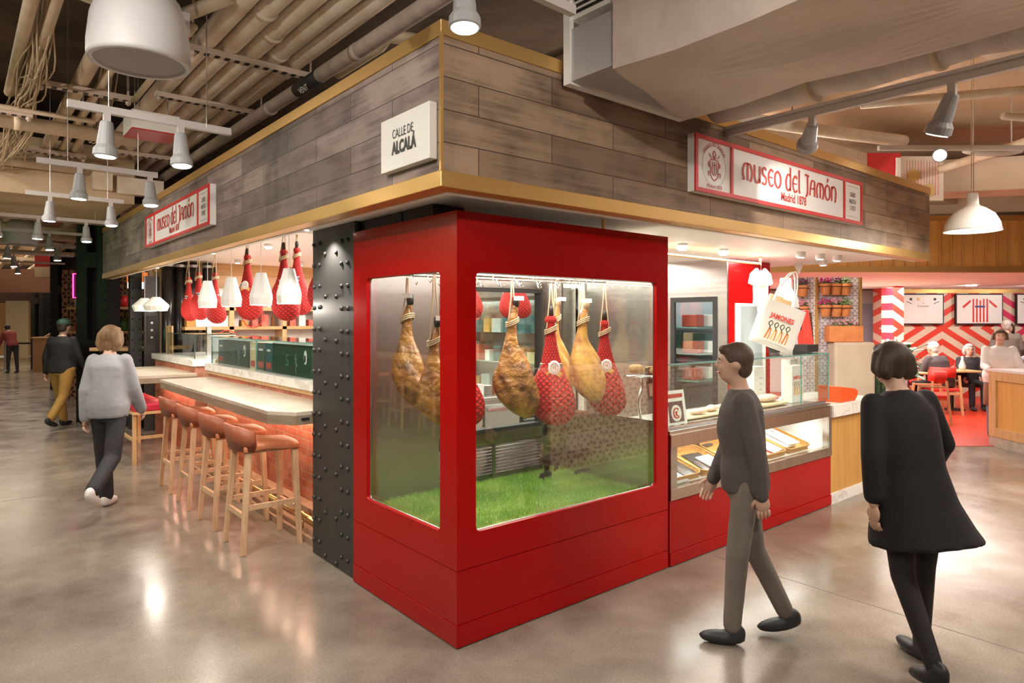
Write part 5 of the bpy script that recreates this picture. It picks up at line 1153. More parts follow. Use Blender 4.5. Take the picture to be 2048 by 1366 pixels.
# far ceiling: ribs and pipes beyond the beam
for k in range(7):
    x = -2.6 + k*.42
    pipe('far_pipe', 'beige pipe running away over the far left aisle', [(x, 8.8, 3.35), (x, 25, 3.35)], .06, pipeb, 'beige pipes over the far aisle')
for k, y in enumerate((9.4, 10.9, 12.3, 13.9, 15.8, 18.)):
    b = BM(); box(b, -6, .9, y, y+.09, 3.18, 3.26); tag(obj('cross_bar', b, pipeb), 'beige bar crossing the far aisle ceiling', 'crossbar', 'crossbars over the far aisle')
# insulated main duct and its companions at the right
duct = mat('duct_wrap', (.66, .55, .48), .5, noise=1.6, col2=(.56, .46, .42), bump=(2.6, .5, .05), spec=.35)
ductg = mat('galvanised', (.46, .46, .46), .4, .3)
t = thing('main_duct', 'huge wrapped rectangular air duct overhead at the right, ending against the fascia', 'air duct', (.95, -.34, 2.92))
def crumple(x0, x1, y0, y1, z0, z1, nx, ny, nz, amp):
    b = BM(); bmesh.ops.create_cube(b, size=1)
    bmesh.ops.subdivide_edges(b, edges=b.edges[:], cuts=14, use_grid_fill=True)
    for v in b.verts:
        px, py, pz = v.co; y = y0 + (py+.5)*(y1 - nx*(.5-px) - y0)
        f = amp*(math.sin(px*9+y*2.1)*math.cos(y*3.3+pz*4) + .6*math.sin(y*6.1+px*3))*min(1, (y1-y)*2)
        v.co = (x0 + (px+.5)*(x1-x0), y, z0 + (pz+.5)*(z1-z0) + f)
    return b
b = crumple(.46, 1.42, -6, -.37, 2.905, 3.6, .28, 1, 1, .022); obj('insulated_body', b, duct, t, world=True, smooth=False)
b = BM(); prism(b, [(.47, -.345), (1.40, -.345), (1.38, -.40), (.47, -.70)], (0, 0, 2.93), (1, 0, 0), (0, 1, 0), (0, 0, .27)); obj('metal_collar', b, ductg, t, world=True)
b = BM()
for q in ((.455, 1.45, 2.915, 2.945), (.455, .485, 2.945, 3.5), ): box(b, q[0], q[1], -.36, -.315, q[2], q[3])
obj('flange', b, white, t, world=True)
b = BM(); box(b, .475, 1.0, -.66, -.35, 3.245, 3.6); obj('grille_box', b, white, t, world=True)
b = BM()
for k in range(9): box(b, .469, .477, -.63, -.38, 3.27 + k*.032, 3.285 + k*.032)
obj('grille_slots', b, blackm, t, world=True)
b = BM(); cyl(b, (.6, -.35, 2.93), (1.35, -.35, 2.93), .012, seg=8); obj('edge_rod', b, pipew, t, world=True)
rd = mat('round_wrap', (.60, .50, .45), .5, noise=3, col2=(.5, .42, .40), bump=(5, .7, .03), stretch=(1, 3, 1))
t = thing('round_duct', 'crumpled round insulated duct alongside the huge rectangular duct', 'air duct', (1.75, -.36, 3.06))
P = [(1.745 + .006*math.sin(k*2.3), -.38 - .18*k, 3.075 + .008*math.cos(k*1.7)) for k in range(30)]
b = BM(); tube(b, P, [.135 + .007*math.sin(k*2.9) for k in range(30)], 20); obj('duct_sleeve', b, rd, t, world=True, smooth=True)
for y in (-1.0, -1.62, -2.3, -3.1): b = BM(); cyl(b, (1.745, y, 3.075), (1.745, y - .03, 3.075), .15, seg=24); obj('duct_strap', b, pipeb, t, world=True, smooth=True)
# beige clutter above the right part of the stall
for i, (p0, p1, w, h, lb) in enumerate((((3.0, -1.5, 3.62), (9, -2.5, 3.62), .34, .3, 'wide beige duct crossing above the till side'), ((2.2, 1.0, 3.5), (9, .6, 3.5), .4, .34, 'beige box duct above the plank fascia'), ((5.2, 3.5, 3.45), (9.2, -2.2, 3.45), .5, .4, 'beige box duct over the restaurant front'), ((6.2, 4.5, 3.4), (10.4, -1.0, 3.4), .6, .4, 'beige box duct behind the bright ceiling lamp'))):
    b = BM(); bar(b, p0, p1, w, h, up=(0, 0, 1)); tag(obj('box_duct', b, mat('light_beige', (.66, .53, .40), .6, noise=2, col2=(.56, .43, .31)), bevel=.01), lb, 'air duct', 'beige box ducts at the right')
for i, (pts, r, lb) in enumerate((([(2.6, .4, 3.38), (4.2, -.1, 3.38), (4.9, -.35, 3.38)], .055, 'white pipe above the right shop sign'), ([(3.6, -.5, 3.42), (4.3, -1.6, 3.42)], .035, 'short white pipe crossing the white pipe'), ([(4.4, .2, 3.3), (4.75, .0, 3.22), (5.0, .1, 3.1)], .018, 'curved conduit behind the plank fascia at the right'), ([(5.5, -2.2, 3.5), (7.8, 1.0, 3.5)], .05, 'beige pipe at the right over the dome lamp'), ([(4.6, -1.2, 3.36), (6.6, -2.2, 3.36)], .03, 'thin beige pipe at the right edge'))):
    pipe('ceiling_pipe', lb, pts, r, pipew, 'pipes over the right aisle')
b = crumple(2.9, 3.9, -6, -2.1, 3.12, 3.6, 0, 1, 1, .02); tag(obj('wrapped_duct', b, mat('cream_wrap', (.72, .60, .48), .55, bump=(4, .6, .04))), 'cream wrapped duct corner at the upper right', 'air duct')
# ---------------- track lights ----------------
trk = mat('track_white', (.60, .56, .53), .4)
def head(loc, tgt, label, w, ang=50, s=1., group='track spotlights', len_=.24):
    """spot lamp: can, flared bezel, lens; local -Z is the beam"""
    loc = Vector(loc); d = (Vector(tgt) - loc).normalized(); q = d.to_track_quat('-Z', 'Y').to_euler()
    t = thing('track_spotlight', label, 'spotlight', loc, 0, group)
    b = BM(); box(b, -.018, .018, -.018, .018, -.06*s, 0); o = obj('mount', b, trk, t)
    b = BM(); lathe(b, [(.030, 0), (.034, -.01), (.046, -.12), (.046, -.135), (.062, -.16), (.064, -.195), (.058, -.20)], (0, 0, 0), 20)
    for v in b.verts: v.co *= s
    o = obj('lamp_housing', b, lampm, t, smooth=False, loc=(0, 0, -.05*s), rot=q, bevel=.002)
    b = BM(); lathe(b, [(.050*s, -.2005*s), (.050*s, -.2045*s)], (0, 0, 0), 20); obj('lamp_lens', b, glow, t, loc=(0, 0, -.05*s), rot=q)
    b = BM()
    for k in range(8):
        a = 2*PI*k/8; obox(b, (.0475*s*math.cos(a), .0475*s*math.sin(a), -.128*s), (.006, .006, .01), Matrix.Rotation(a, 3, 'Z'))
    if w > 0: spot('track_beam', loc + Vector((0, 0, -.05*s)) + d*.23*s, tgt, w, ang, .7, .03)
    return t
def track(p0, p1, label, rods=()):
    t = thing('light_track', label, 'light track', p0, 0, 'white light tracks')
    b = BM(); bar(b, p0, p1, .036, .042, up=(0, 0, 1)); obj('track_rail', b, trk, t, world=True)
    for r in rods: b = BM(); cyl(b, r, (r[0], r[1], 4.3), .003, seg=6); obj('suspension_rod', b, steeld, t, world=True)
    return t
WP = 46
L_tr = [(1.62, 2.90, -1.50, -.62, (-1.31, -.92)), (3.45, 2.92, -1.5, -.66, (-1.22, -.72)), (5.3, 2.95, -1.45, -.6, (-1.25, -.72)), (7.2, 2.95, -1.9, -.45, (-1.6, -1.2, -.7)), (9.3, 3.0, -2.2, -.4, (-1.7, -.9)), (11.4, 3.0, -2.6, -.2, (-2.0, -1.3, -.6)), (13.6, 3.0, -3.0, -.1, (-1.9, -1.1)), (16, 3.0, -3, 0, (-1.8, -.9))]
ords = ('nearest', 'second nearest', 'third nearest', 'fourth nearest', 'fifth nearest', 'sixth nearest', 'seventh nearest', 'farthest')
for i, (y, z, x0, x1, hs) in enumerate(L_tr):
    track((x0, y, z), (x1, y + .02, z), ords[i] + ' white light track crossing the left aisle', [(x0+.2, y, z), (x1-.15, y, z)])
    for k, x in enumerate(hs):
        side = ('left', 'right') if len(hs) == 2 else ('left', 'middle', 'right')
        tg = (x - .1, y + .1, 0) if k != len(hs)-1 else (x + .05, y - .2, 0)
        head((x, y, z-.017), tg, side[k] + ' spotlight on the ' + ords[i] + ' left aisle track', WP*(1.2 if i < 4 else 1.6), 70, 1.)
track((-.75, -.70, 3.10), (.18, -.66, 3.10), 'white light track over the fascia corner', [(-.3, -.68, 3.1), (.1, -.66, 3.1)])
head((-.45, -.69, 3.083), (-.5, -.8, 0), 'single spotlight hanging above the fascia corner', 60, 80, 1.0)
t = track((2.02, -.27, 2.95), (2.02, -5.5, 2.95), 'long white light track under the round duct'); b = BM(); box(b, 1.985, 2.055, -5.5, -.27, 2.972, 2.99); obj('track_cover', b, trk, t, world=True)
head((2.02, -.87, 2.93), (2.75, -.33, 2.45), 'tilted spotlight aimed at the right shop sign', 26, 70, 1.)
head((2.02, -1.61, 2.93), (2.5, -.6, .6), 'tilted spotlight farther right on the long track', 90, 80, 1.05)
# more of the same tracks over and behind the viewer
for i, (x, y, tx, ty, w) in enumerate(((-1.2, -.4, -.3, 1.2, 55), (-.7, -.4, -.285, 1.0, 0), (-3.4, 1.0, -.3, 3.8, 120), (-3.4, 3.6, -.3, 5.6, 110), (-1.0, -3.6, .9, -.29, 130), (.6, -3.6, 2.8, -.29, 130), (2.4, -3.6, 4.4, -.29, 130), (-2.8, -.8, -.29, .9, 120), (4.6, -2.6, 4.8, -.29, 90), (3.4, -2.0, 3.3, -2.2, 120), (5.8, -1.4, 5.4, -1.9, 90))):
    if w: head((x, y, 3.3), (tx, ty, 2.3 if abs(ty) < 6 and (tx <= -.28 or ty <= -.28) and w > 100 else .3), ('spotlight over the viewer', '', 'spotlight on the left side of the aisle', 'spotlight far on the left side of the aisle', 'spotlight behind the viewer at the left', 'spotlight behind the viewer in the middle', 'spotlight behind the viewer at the right', 'spotlight left behind the viewer', 'spotlight over the right aisle', 'spotlight over the walkers', 'spotlight over the right end of the aisle')[i] + ', out of view', w, 75)
for i, (x, y) in enumerate(((-2.2, -2.0), (-2.6, 2.6), (2.6, -3.2))): pass
# starburst lamp facing the viewer
p = hall(3.86, 6.0, 3.22); head(p, (-1.2, -2.4, 2.0), 'bright spotlight facing the viewer below the beige ducts', 60, 60, .95)
track(hall(3.3, 6.0, 3.24), hall(5.5, 6.0, 3.24), 'white light track carrying the bright lamp at the right')
for i, (x, y) in enumerate(((3.4, 1.6), (6.9, 2.0), (5.2, .9))):  # unseen bulbs added to brighten the ceiling over the stall
    t = thing('fill_bulb', ('added fill bulb above the stall roof behind the fascia', 'added fill bulb between stall roof and restaurant fascia', 'added fill bulb above the till side roof')[i] + ', out of view', 'bulb', (x, y, 3.0)); b = BM(); ball(b, (0, 0, 0), .04); obj('bulb', b, glow, t); b = BM(); cyl(b, (0, 0, .03), (0, 0, 1.09), .006, seg=6); obj('cord', b, blackm, t)
    point('fill_bulb_light', (x, y, 2.93), 55, .05, (1, .88, .74))
# bell shaped white pendants
bellm = mat('bell_white', (.64, .62, .62), .45)
def bell(loc, r, label):
    t = thing('bell_speaker', label, 'pendant', loc, 0, 'white bell shaped pendants')
    P = [(r*.16, r*1.75), (r*.5, r*1.66), (r*.8, r*1.35), (r*.94, r*.9), (r, r*.35), (r, .02), (r*.985, 0), (r*.88, 0), (r*.88, .012)]
    b = BM(); lathe(b, P, (0, 0, 0), 48, cap=False); obj('bell_shell', b, bellm, t, smooth=True)
    b = BM(); lathe(b, [(r*.88, .010), (r*.88, .014)], (0, 0, 0), 40); obj('grille', b, mat('speaker_grille', (.40, .39, .38), .7), t)
    b = BM(); cyl(b, (0, 0, r*1.7), (0, 0, (4.29 if loc[1] < 9 else 3.549)-loc[2]), .01, seg=8); obj('stem', b, trk, t)
bell((-1.24, 1.10, 3.03), .24, 'huge white bell shaped pendant at the top left')
bell((-1.15, 10.97, 2.94), .25, 'white bell shaped pendant over the far left aisle, second in size')
bell((.31, 20.8, 3.1), .26, 'small white bell pendant before the dark far columns')
bell((.57, 31.0, 3.1), .28, 'smallest white bell pendant at the far left')
# dome lamp at the right
t = thing('dome_lamp', 'white dome pendant lamp hanging before the honey wood fascia', 'pendant lamp', (5.055, -.86, 2.49))
b = BM(); lathe(b, [(.045, .33), (.05, .24), (.06, .225), (.10, .205), (.17, .15), (.21, .07), (.218, .02), (.228, .0), (.218, .0), (.205, .02), (.19, .07), (.15, .14), (.05, .2)], (0, 0, 0), 36, cap=False); obj('lamp_shade', b, mat('enamel_white', (.80, .78, .74), .3), t, smooth=True)
b = BM(); lathe(b, [(.045, .33), (.045, .34)], (0, 0, 0), 16); obj('cap', b, MATS['enamel_white'], t)
b = BM(); ball(b, (0, 0, .07), .05); obj('bulb', b, glow2, t, smooth=True)
for dx in (-.03, .03): b = BM(); cyl(b, (dx, 0, .34), (dx, 0, 1.6), .004, seg=6); obj('cord', b, pipeb, t)
point('dome_bulb', (5.055, -.86, 2.50), 25, .06)
t = thing('emergency_light', 'white elongated light fitting hanging at the right edge above the dome lamp', 'light fitting', hall(5.05, 7.0, 3.42), HROT)
b = BM(); ball(b, (0, 0, .04), (.32, .07, .05)); obj('fitting_body', b, trk, t, smooth=True)
for x in (-.2, .2): b = BM(); cyl(b, (x, 0, .07), (x, 0, .67), .006, seg=6); obj('suspension_rod', b, trk, t)
# hanging banners at the right behind the fascia
t = thing('striped_banner', 'cream banner with red stripes and yellow rosettes behind the fascia end', 'banner', hall(4.65, 8.0, 3.2), HROT)
b = BM(); box(b, 0, .52, -.02, .0, -.08, .45); obj('banner_board', b, mat('banner_cream', (.78, .70, .60), .6), t)
b = BM()
for k in range(12): box(b, .08 + k*.034, .084 + k*.034, -.022, -.020, -.02, .40)
obj('red_stripes', b, redm, t)
for x, z in ((.16, .22), (.34, .04)):
    b = BM(); P = [((.085 if i % 2 else .07)*math.cos(2*PI*i/24), (.085 if i % 2 else .07)*math.sin(2*PI*i/24)) for i in range(24)]; prism(b, P, (x, -.024, z), (1, 0, 0), (0, 0, 1), (0, -.003, 0)); obj('yellow_rosette', b, mat('rosette_gold', (.66, .46, .14), .5), t)
t = thing('red_banner', 'red box sign left of the striped banner behind the fascia', 'sign', hall(4.15, 8.0, 3.25), HROT)
b = BM(); box(b, 0, .46, -.1, .0, 0, .42); obj('sign_box', b, redm, t); b = BM(); box(b, .4, .45, -.12, -.1, .05, .36); obj('white_mark', b, tagm, t)
# ---------------- restaurant across the aisle ----------------
honey = plank_mat('honey_boards', (0, 2), (.66, .33, .09), (.56, .26, .06), (.25, .10, .02), .16, 3., rough=.4, gap=.006, grain=(22, 1.2), dark=(.42, .19, .04), bumpd=.4, offset=0)
t = thing('restaurant_fascia', 'honey coloured vertical board fascia with brass bands over the restaurant', 'fascia', hall(3.4, 9.3, 2.35), HROT)
b = BM(); box(b, 0, 7, 0, .08, .07, .72); obj('board_cladding', b, honey, t)
b = BM()
for k in range(44): box(b, .0 + k*.16, .018 + k*.16, -.012, 0, .07, .72)
obj('battens', b, mat('honey_batten', (.56, .27, .07), .4), t)
for z in (0, .72): b = BM(); box(b, -.02, 7, -.03, .09, z, z+.075); obj('brass_band', b, brass, t)
b = BM(); obox(b, hall(7.4, 12.0, 2.375), (8.4, 5.2, .03), Matrix.Rotation(HROT, 3, 'Z')); struct('ceiling', b, mat('cool_tint_soffit', (.80, .86, .84), .6))  # cool tint in the paint offsets red light bounced off the floor
def chev_mat():
    m = bpy.data.materials.new('diamond_wall'); m.use_nodes = True; nt = m.node_tree; b = nt.nodes['Principled BSDF']; L = nt.links
    v, sp = axes(nt, 0, 2); s2 = nd(nt, 'ShaderNodeSeparateXYZ'); L.new(v, s2.inputs[0])
    def tri(o, p): return math_(nt, 'ABSOLUTE', math_(nt, 'SUBTRACT', math_(nt, 'MULTIPLY', math_(nt, 'FRACT', math_(nt, 'DIVIDE', o, p)), 2), 1))
    a = math_(nt, 'ADD', tri(s2.outputs[0], 2.36), tri(s2.outputs[1], 1.5))
    band = math_(nt, 'FRACT', math_(nt, 'ADD', math_(nt, 'MULTIPLY', a, 2.5), .25))
    f = math_(nt, 'GREATER_THAN', band, .52)
    rp = nd(nt, 'ShaderNodeMixRGB'); rp.inputs[1].default_value = (.74, .06, .035, 1); rp.inputs[2].default_value = (.70, .04, .12, 1); L.new(math_(nt, 'GREATER_THAN', math_(nt, 'FRACT', math_(nt, 'DIVIDE', s2.outputs[0], 4.72)), .5), rp.inputs[0])
    mx = nd(nt, 'ShaderNodeMixRGB'); mx.inputs[1].default_value = (.74, .60, .46, 1); L.new(rp.outputs[0], mx.inputs[2]); L.new(f, mx.inputs[0]); L.new(mx.outputs[0], b.inputs['Base Color']); b.inputs['Roughness'].default_value = .45
    return m
chev = chev_mat()
wr = thing('wall_restaurant', None, None, hall(8.25, 14.6, 0), HROT); wr['kind'] = 'structure'
b = BM(); box(b, 0, 6, 0, .1, 0, 2.36); obj('patterned_face', b, chev, wr)
b = BM(); box(b, 0, 6, -.04, 0, 2.27, 2.35); obj('brass_rail', b, brass, wr)
ws = thing('wall_restaurant_side', None, None, hall(7.6, 13.3, 0), HROT + .2); ws['kind'] = 'structure'
b = BM(); box(b, 0, .22, 0, .3, 0, 2.36); obj('patterned_face', b, chev, ws)
b = BM(); prism(b, [(0, 0), (.04, 0), (.5, 1.35), (.46, 1.35)], (.22, 0, 0), (1, 0, 0), (0, 1, 0), (0, 0, 2.36)); obj('side_face', b, chev, ws)
wb = thing('wall_far', None, None, hall(3.0, 15.5, 0), HROT); wb['kind'] = 'structure'
b = BM(); box(b, 0, 5.6, 0, .1, 0, 2.36); obj('plain_face', b, mat('pale_wall', (.66, .62, .58), .6), wb)
b = BM(); box(b, 5.05, 5.4, -.05, 0, 0, 2.05); obj('door_leaf', b, mat('grey_door', (.34, .32, .36), .5), wb)
b = BM(); obox(b, hall(9, 16.5, 3.2), (18, .1, 2.4), Matrix.Rotation(HROT, 3, 'Z')); struct('wall_upper_far', b, mat('upper_beige', (.60, .46, .33), .7, noise=1.2, col2=(.48, .36, .25)))
# framed football shirts
def frame(a, w, label, style):
    t = thing('framed_shirt', label, 'picture frame', hall(a, 14.5, 1.58), HROT, 'framed pieces on the diamond wall')
    b = BM(); box(b, 0, w, 0, .04, 0, .67); obj('picture_frame', b, blackm, t)
    b = BM(); box(b, .025, w-.025, -.006, 0, .025, .645); obj('mount_board', b, signw, t)
    P = [(-.17, -.3), (-.17, .08), (-.33, -.02), (-.40, .06), (-.2, .24), (-.07, .27), (0, .24), (.07, .27), (.2, .24), (.40, .06), (.33, -.02), (.17, .08), (.17, -.3)]
    if style == 1:
        b = BM(); prism(b, P, (w/2, -.007, .335), (1, 0, 0), (0, 0, 1), (0, -.01, 0)); obj('shirt', b, tagm, t)
        b = BM()
        for k in range(5): x = w/2 - .16 + k*.075; box(b, x, x+.036, -.0185, -.017, .05, .56 if abs(k-2) > 0 else .53)
        for s in (-1, 1): prism(b, [(s*.2, .15), (s*.2, .21), (s*.38, .06), (s*.35, .02)], (w/2, -.0175, .335), (1, 0, 0), (0, 0, 1), (0, -.001, 0))
        obj('red_stripes', b, redm, t)
        b = BM(); box(b, w/2-.11, w/2+.11, -.02, -.0187, .37, .41); obj('sponsor_bar', b, mat('navy_print', (.05, .06, .2), .5), t)
    else:
        b = BM(); text_bm(b, 'Fly', .04, (w/2, -.007, .46), (1, 0, 0), (0, 0, 1), (0, -1, 0)); text_bm(b, 'Emirates', .07, (w/2, -.007, .40), (1, 0, 0), (0, 0, 1), (0, -1, 0)); obj('printed_word', b, inkgrey, t)
        b = BM(); lathe(b, [(.03, 0), (.03, .002)], (w*.2, -.006, .55), 16, M=Matrix.Rotation(PI/2, 3, 'X')); lathe(b, [(.03, 0), (.03, .002)], (w*.78, -.006, .55), 16, M=Matrix.Rotation(PI/2, 3, 'X')); stroke(b, [(.08, .50), (.14, .48), (.2, .45)], .02, lambda x, z: Vector((x, -.008, z))); stroke(b, [(w-.1, .50), (w-.16, .48), (w-.22, .45)], .02, lambda x, z: Vector((x, -.008, z))); obj('round_badges', b, inkblk, t)
        b = BM(); lathe(b, [(.025, 0), (.03, .06)], (w*.38, -.01, .52), 12); obj('trophy_mark', b, yell, t)
frame(8.50, .90, 'framed white shirt, leftmost on the red diamond wall', 0)
frame(9.66, 1.03, 'framed red and white striped football shirt on the diamond wall', 1)
frame(10.98, .9, 'framed shirt cut off by the right edge of the view', 0)
for a, w in ((8.9, 40), (10.2, 40), (11.4, 30)):
    t = thing('downlight', ('recessed ceiling light before the leftmost framed shirt', 'recessed ceiling light before the striped shirt', 'recessed ceiling light at the right of the restaurant')[int(a-8.8)], 'spotlight', hall(a, 12.9, 2.355), 0, 'restaurant ceiling lights')
    b = BM(); lathe(b, [(.09, 0), (.09, -.012)], (0, 0, 0), 18); obj('lens', b, glow, t); spot('restaurant_beam', hall(a, 12.9, 2.32), hall(a + .1, 14.5, 1.4), w, 120)
# flower wall with patterned tiles
stw = star_mat('flower_wall_tiles', (0, 2), .12, (.76, .72, .72), (.40, .34, .40), .35, 'dia')
fw = thing('tiled_flower_wall', 'pale patterned tile partition with brass posts carrying flower pots', 'partition', hall(3.40, 8.0, 0), HROT)
b = BM(); box(b, 0, .76, 0, .06, .0, 2.2); obj('tiled_panel', b, stw, fw)
for x in (.24, .765): b = BM(); box(b, x, x+.025, -.03, .03, 0, 2.2); obj('brass_post', b, brass, fw)
terra = mat('terracotta', (.72, .27, .09), .7, noise=9, col2=(.60, .20, .06)); leafm = mat('leaf_green', (.07, .16, .04), .5, noise=8, col2=(.14, .25, .07)); pet = {'magenta': mat('magenta_petals', (.70, .02, .22), .6), 'pink': mat('pink_petals', (.82, .30, .38), .6), 'plum': mat('plum_petals', (.22, .06, .12), .6), 'green': mat('pale_leaves', (.30, .42, .18), .6)}
def blob_leaves(b, c, R, n, s, rnd):
    for i in range(n):
        d = Vector((rnd.gauss(0, 1), rnd.gauss(0, 1), abs(rnd.gauss(0, 1)))).normalized(); p = Vector(c) + Vector((d.x*R[0], d.y*R[1], d.z*R[2]))*rnd.uniform(.6, 1)
        a, q = frame_of(d + Vector((rnd.uniform(-.5, .5),)*3)); a *= s*rnd.uniform(.6, 1.2); q *= s*.6
        vs = [b.verts.new(p + v) for v in (-a, q, a, -q)]; b.faces.new(vs)
def pot(x, z, label, kind, s=1.):
    rnd = random.Random(hash((round(x*100), round(z*100))) % 999)
    t = thing('flower_pot', label, 'flower pot', hall(3.40 + x, 7.93, z), HROT, 'terracotta flower pots on the tiled partition')
    b = BM(); lathe(b, [(.045*s, 0), (.062*s, .10*s), (.070*s, .10*s), (.072*s, .135*s), (.06*s, .135*s), (.055*s, .12*s)], (0, 0, 0), 18); obj('pot', b, terra, t, smooth=False)
    b = BM(); blob_leaves(b, (0, 0, .13*s), (.07*s, .06*s, .06*s), 40, .018, rnd); obj('foliage', b, leafm, t)
    b = BM(); blob_leaves(b, (0, 0, .15*s), (.085*s, .07*s, .08*s), 80, .014, rnd); obj('flowers', b, pet[kind], t)
    b = BM(); tube(b, [(.075*s*math.cos(a), .075*s*math.sin(a), .10*s) for a in [2*PI*i/16 for i in range(16)]], .004, 5, closed=True); tube(b, [(0, .07*s, .1*s), (0, .09, .1*s)], .005, 5); obj('wall_ring', b, blackm, t)
for x, z, kd, lb in ((.33, 1.985, 'magenta', 'terracotta pot of magenta flowers, top left of the upper row of three'), (.46, 1.985, 'plum', 'terracotta pot with dark stems, middle of the upper row'), (.57, 1.985, 'green', 'terracotta pot with pale leaves, right end of the upper row'), (.33, 1.73, 'magenta', 'terracotta pot with magenta blooms, left in the lower row'), (.46, 1.73, 'pink', 'terracotta pot with pink blooms, middle of the lower row'), (.57, 1.73, 'green', 'terracotta pot with green succulent, right end of the lower row'), (.06, 1.965, 'plum', 'terracotta pot left of the brass post, upper'), (.06, 1.715, 'pink', 'terracotta pot left of the brass post, lower')): pot(x, z, lb, kd)
t = thing('planter_box', 'long terracotta planter of pink flowers below the flower pots', 'planter', hall(3.72, 7.80, 1.43), HROT)
b = BM(); box(b, 0, .40, 0, .14, 0, .19); obj('planter', b, terra, t, bevel=.008); b = BM(); blob_leaves(b, (.2, .07, .18), (.2, .07, .07), 120, .016, random.Random(5)); obj('foliage', b, leafm, t); b = BM(); blob_leaves(b, (.2, .07, .2), (.2, .07, .08), 80, .014, random.Random(6)); obj('flowers', b, pet['pink'], t)
t = thing('planter_stand', 'beige upholstered block below the terracotta planter', 'stand', hall(3.76, 7.76, 0), HROT)
b = BM(); box(b, 0, .48, 0, .2, 0, 1.428); obj('stand_body', b, mat('stand_beige', (.58, .48, .36), .7, noise=3, col2=(.48, .39, .29)), t, bevel=.03)
# service counter far left of the restaurant
t = thing('service_counter', 'white and purple grey service counter at the back of the restaurant', 'counter', hall(6.0, 12.8, 0), HROT)
b = BM(); box(b, 0, 1.6, 0, .6, 0, .98); obj('counter_body', b, mat('ribbed_grey', (.36, .34, .42), .5), t); b = BM(); box(b, -.03, 1.63, -.03, .63, .98, 1.05); obj('counter_top', b, signw, t)
for i, (x, h, r) in enumerate(((.2, .2, .05), (.5, .14, .06), (1.3, .26, .07), (1.45, .3, .05))):
    b = BM(); lathe(b, [(r, 0), (r, h*.7), (r*.5, h*.85), (r*.5, h)], (0, 0, 0), 14); tag(obj('canister', b, [tagm, wick, steel, steel][i], loc=hall(6.0 + x, 12.95, 1.051), smooth=True), ('white canister on the back service counter', 'straw coloured canister on the back service counter', 'steel canister on the back service counter', 'taller steel canister at the right of the service counter')[i], 'canister')
# snake plant in black pot, fiddle leaf fig
def snake(a, d, s, label):
    t = thing('snake_plant', label, 'potted plant', hall(a, d, 0), HROT); rnd = random.Random(2)
    b = BM(); lathe(b, [(.16, 0), (.24, .72), (.26, .75), (.26, .80), (.23, .80), (.22, .74)], (0, 0, 0), 24); obj('pot', b, blackm, t, smooth=True)
    b = BM()
    for k in range(22):
        an = rnd.uniform(0, 6.28); r = rnd.uniform(.02, .15); L_ = rnd.uniform(.35, .68)*s; le = rnd.uniform(.1, .55); c, sn = math.cos(an), math.sin(an); pv = []
        for q in range(6):
            f = q/5; w = .032*(1-f**2.5)*s + .001; x = (r + le*.4*f*f)*c; y = (r + le*.4*f*f)*sn; z = .74 + L_*f; pv.append([b.verts.new((x - sn*w, y + c*w, z)), b.verts.new((x + c*.008, y + sn*.008, z)), b.verts.new((x + sn*w, y - c*w, z))])
        for A, B in zip(pv, pv[1:]): b.faces.new((A[0], A[1], B[1], B[0])); b.faces.new((A[1], A[2], B[2], B[1]))
    obj('leaves', b, mat('snake_leaf', (.045, .10, .05), .4, noise=20, col2=(.13, .19, .09)), t)
snake(4.55, 8.2, 1., 'spiky dark snake plant in a black pot right of the till')
t = thing('fiddle_leaf_fig', 'broad leaved fig plant behind the snake plant', 'potted plant', hall(6.35, 10.7, 0), HROT); rnd = random.Random(8)
b = BM(); lathe(b, [(.15, 0), (.19, .4), (.17, .4)], (0, 0, 0), 20); obj('pot', b, blackm, t); b = BM(); tube(b, [(0, 0, .35), (.02, 0, .8), (0, .02, 1.25)], .012, 6); obj('stem', b, mat('bark', (.2, .12, .07), .8), t)
b = BM()
for k in range(40):
    an = rnd.uniform(0, 6.28); z = rnd.uniform(.7, 1.3); L_ = rnd.uniform(.16, .28); c, sn = math.cos(an), math.sin(an); el = rnd.uniform(-.2, .8); pv = []
    for q in range(6):
        f = q/5; w = .085*math.sin(PI*(.08+.9*f))*(.6+.5*f); x = (.02 + L_*f)*c; y = (.02 + L_*f)*sn; zz = z + L_*f*el - .06*f*f; pv.append([b.verts.new((x - sn*w, y + c*w, zz+.012)), b.verts.new((x, y, zz)), b.verts.new((x + sn*w, y - c*w, zz+.012))])
    for A, B in zip(pv, pv[1:]): b.faces.new((A[0], A[1], B[1], B[0])); b.faces.new((A[1], A[2], B[2], B[1]))
obj('leaves', b, mat('fig_leaf', (.035, .13, .035), .35, noise=6, col2=(.09, .2, .06)), t, smooth=True)
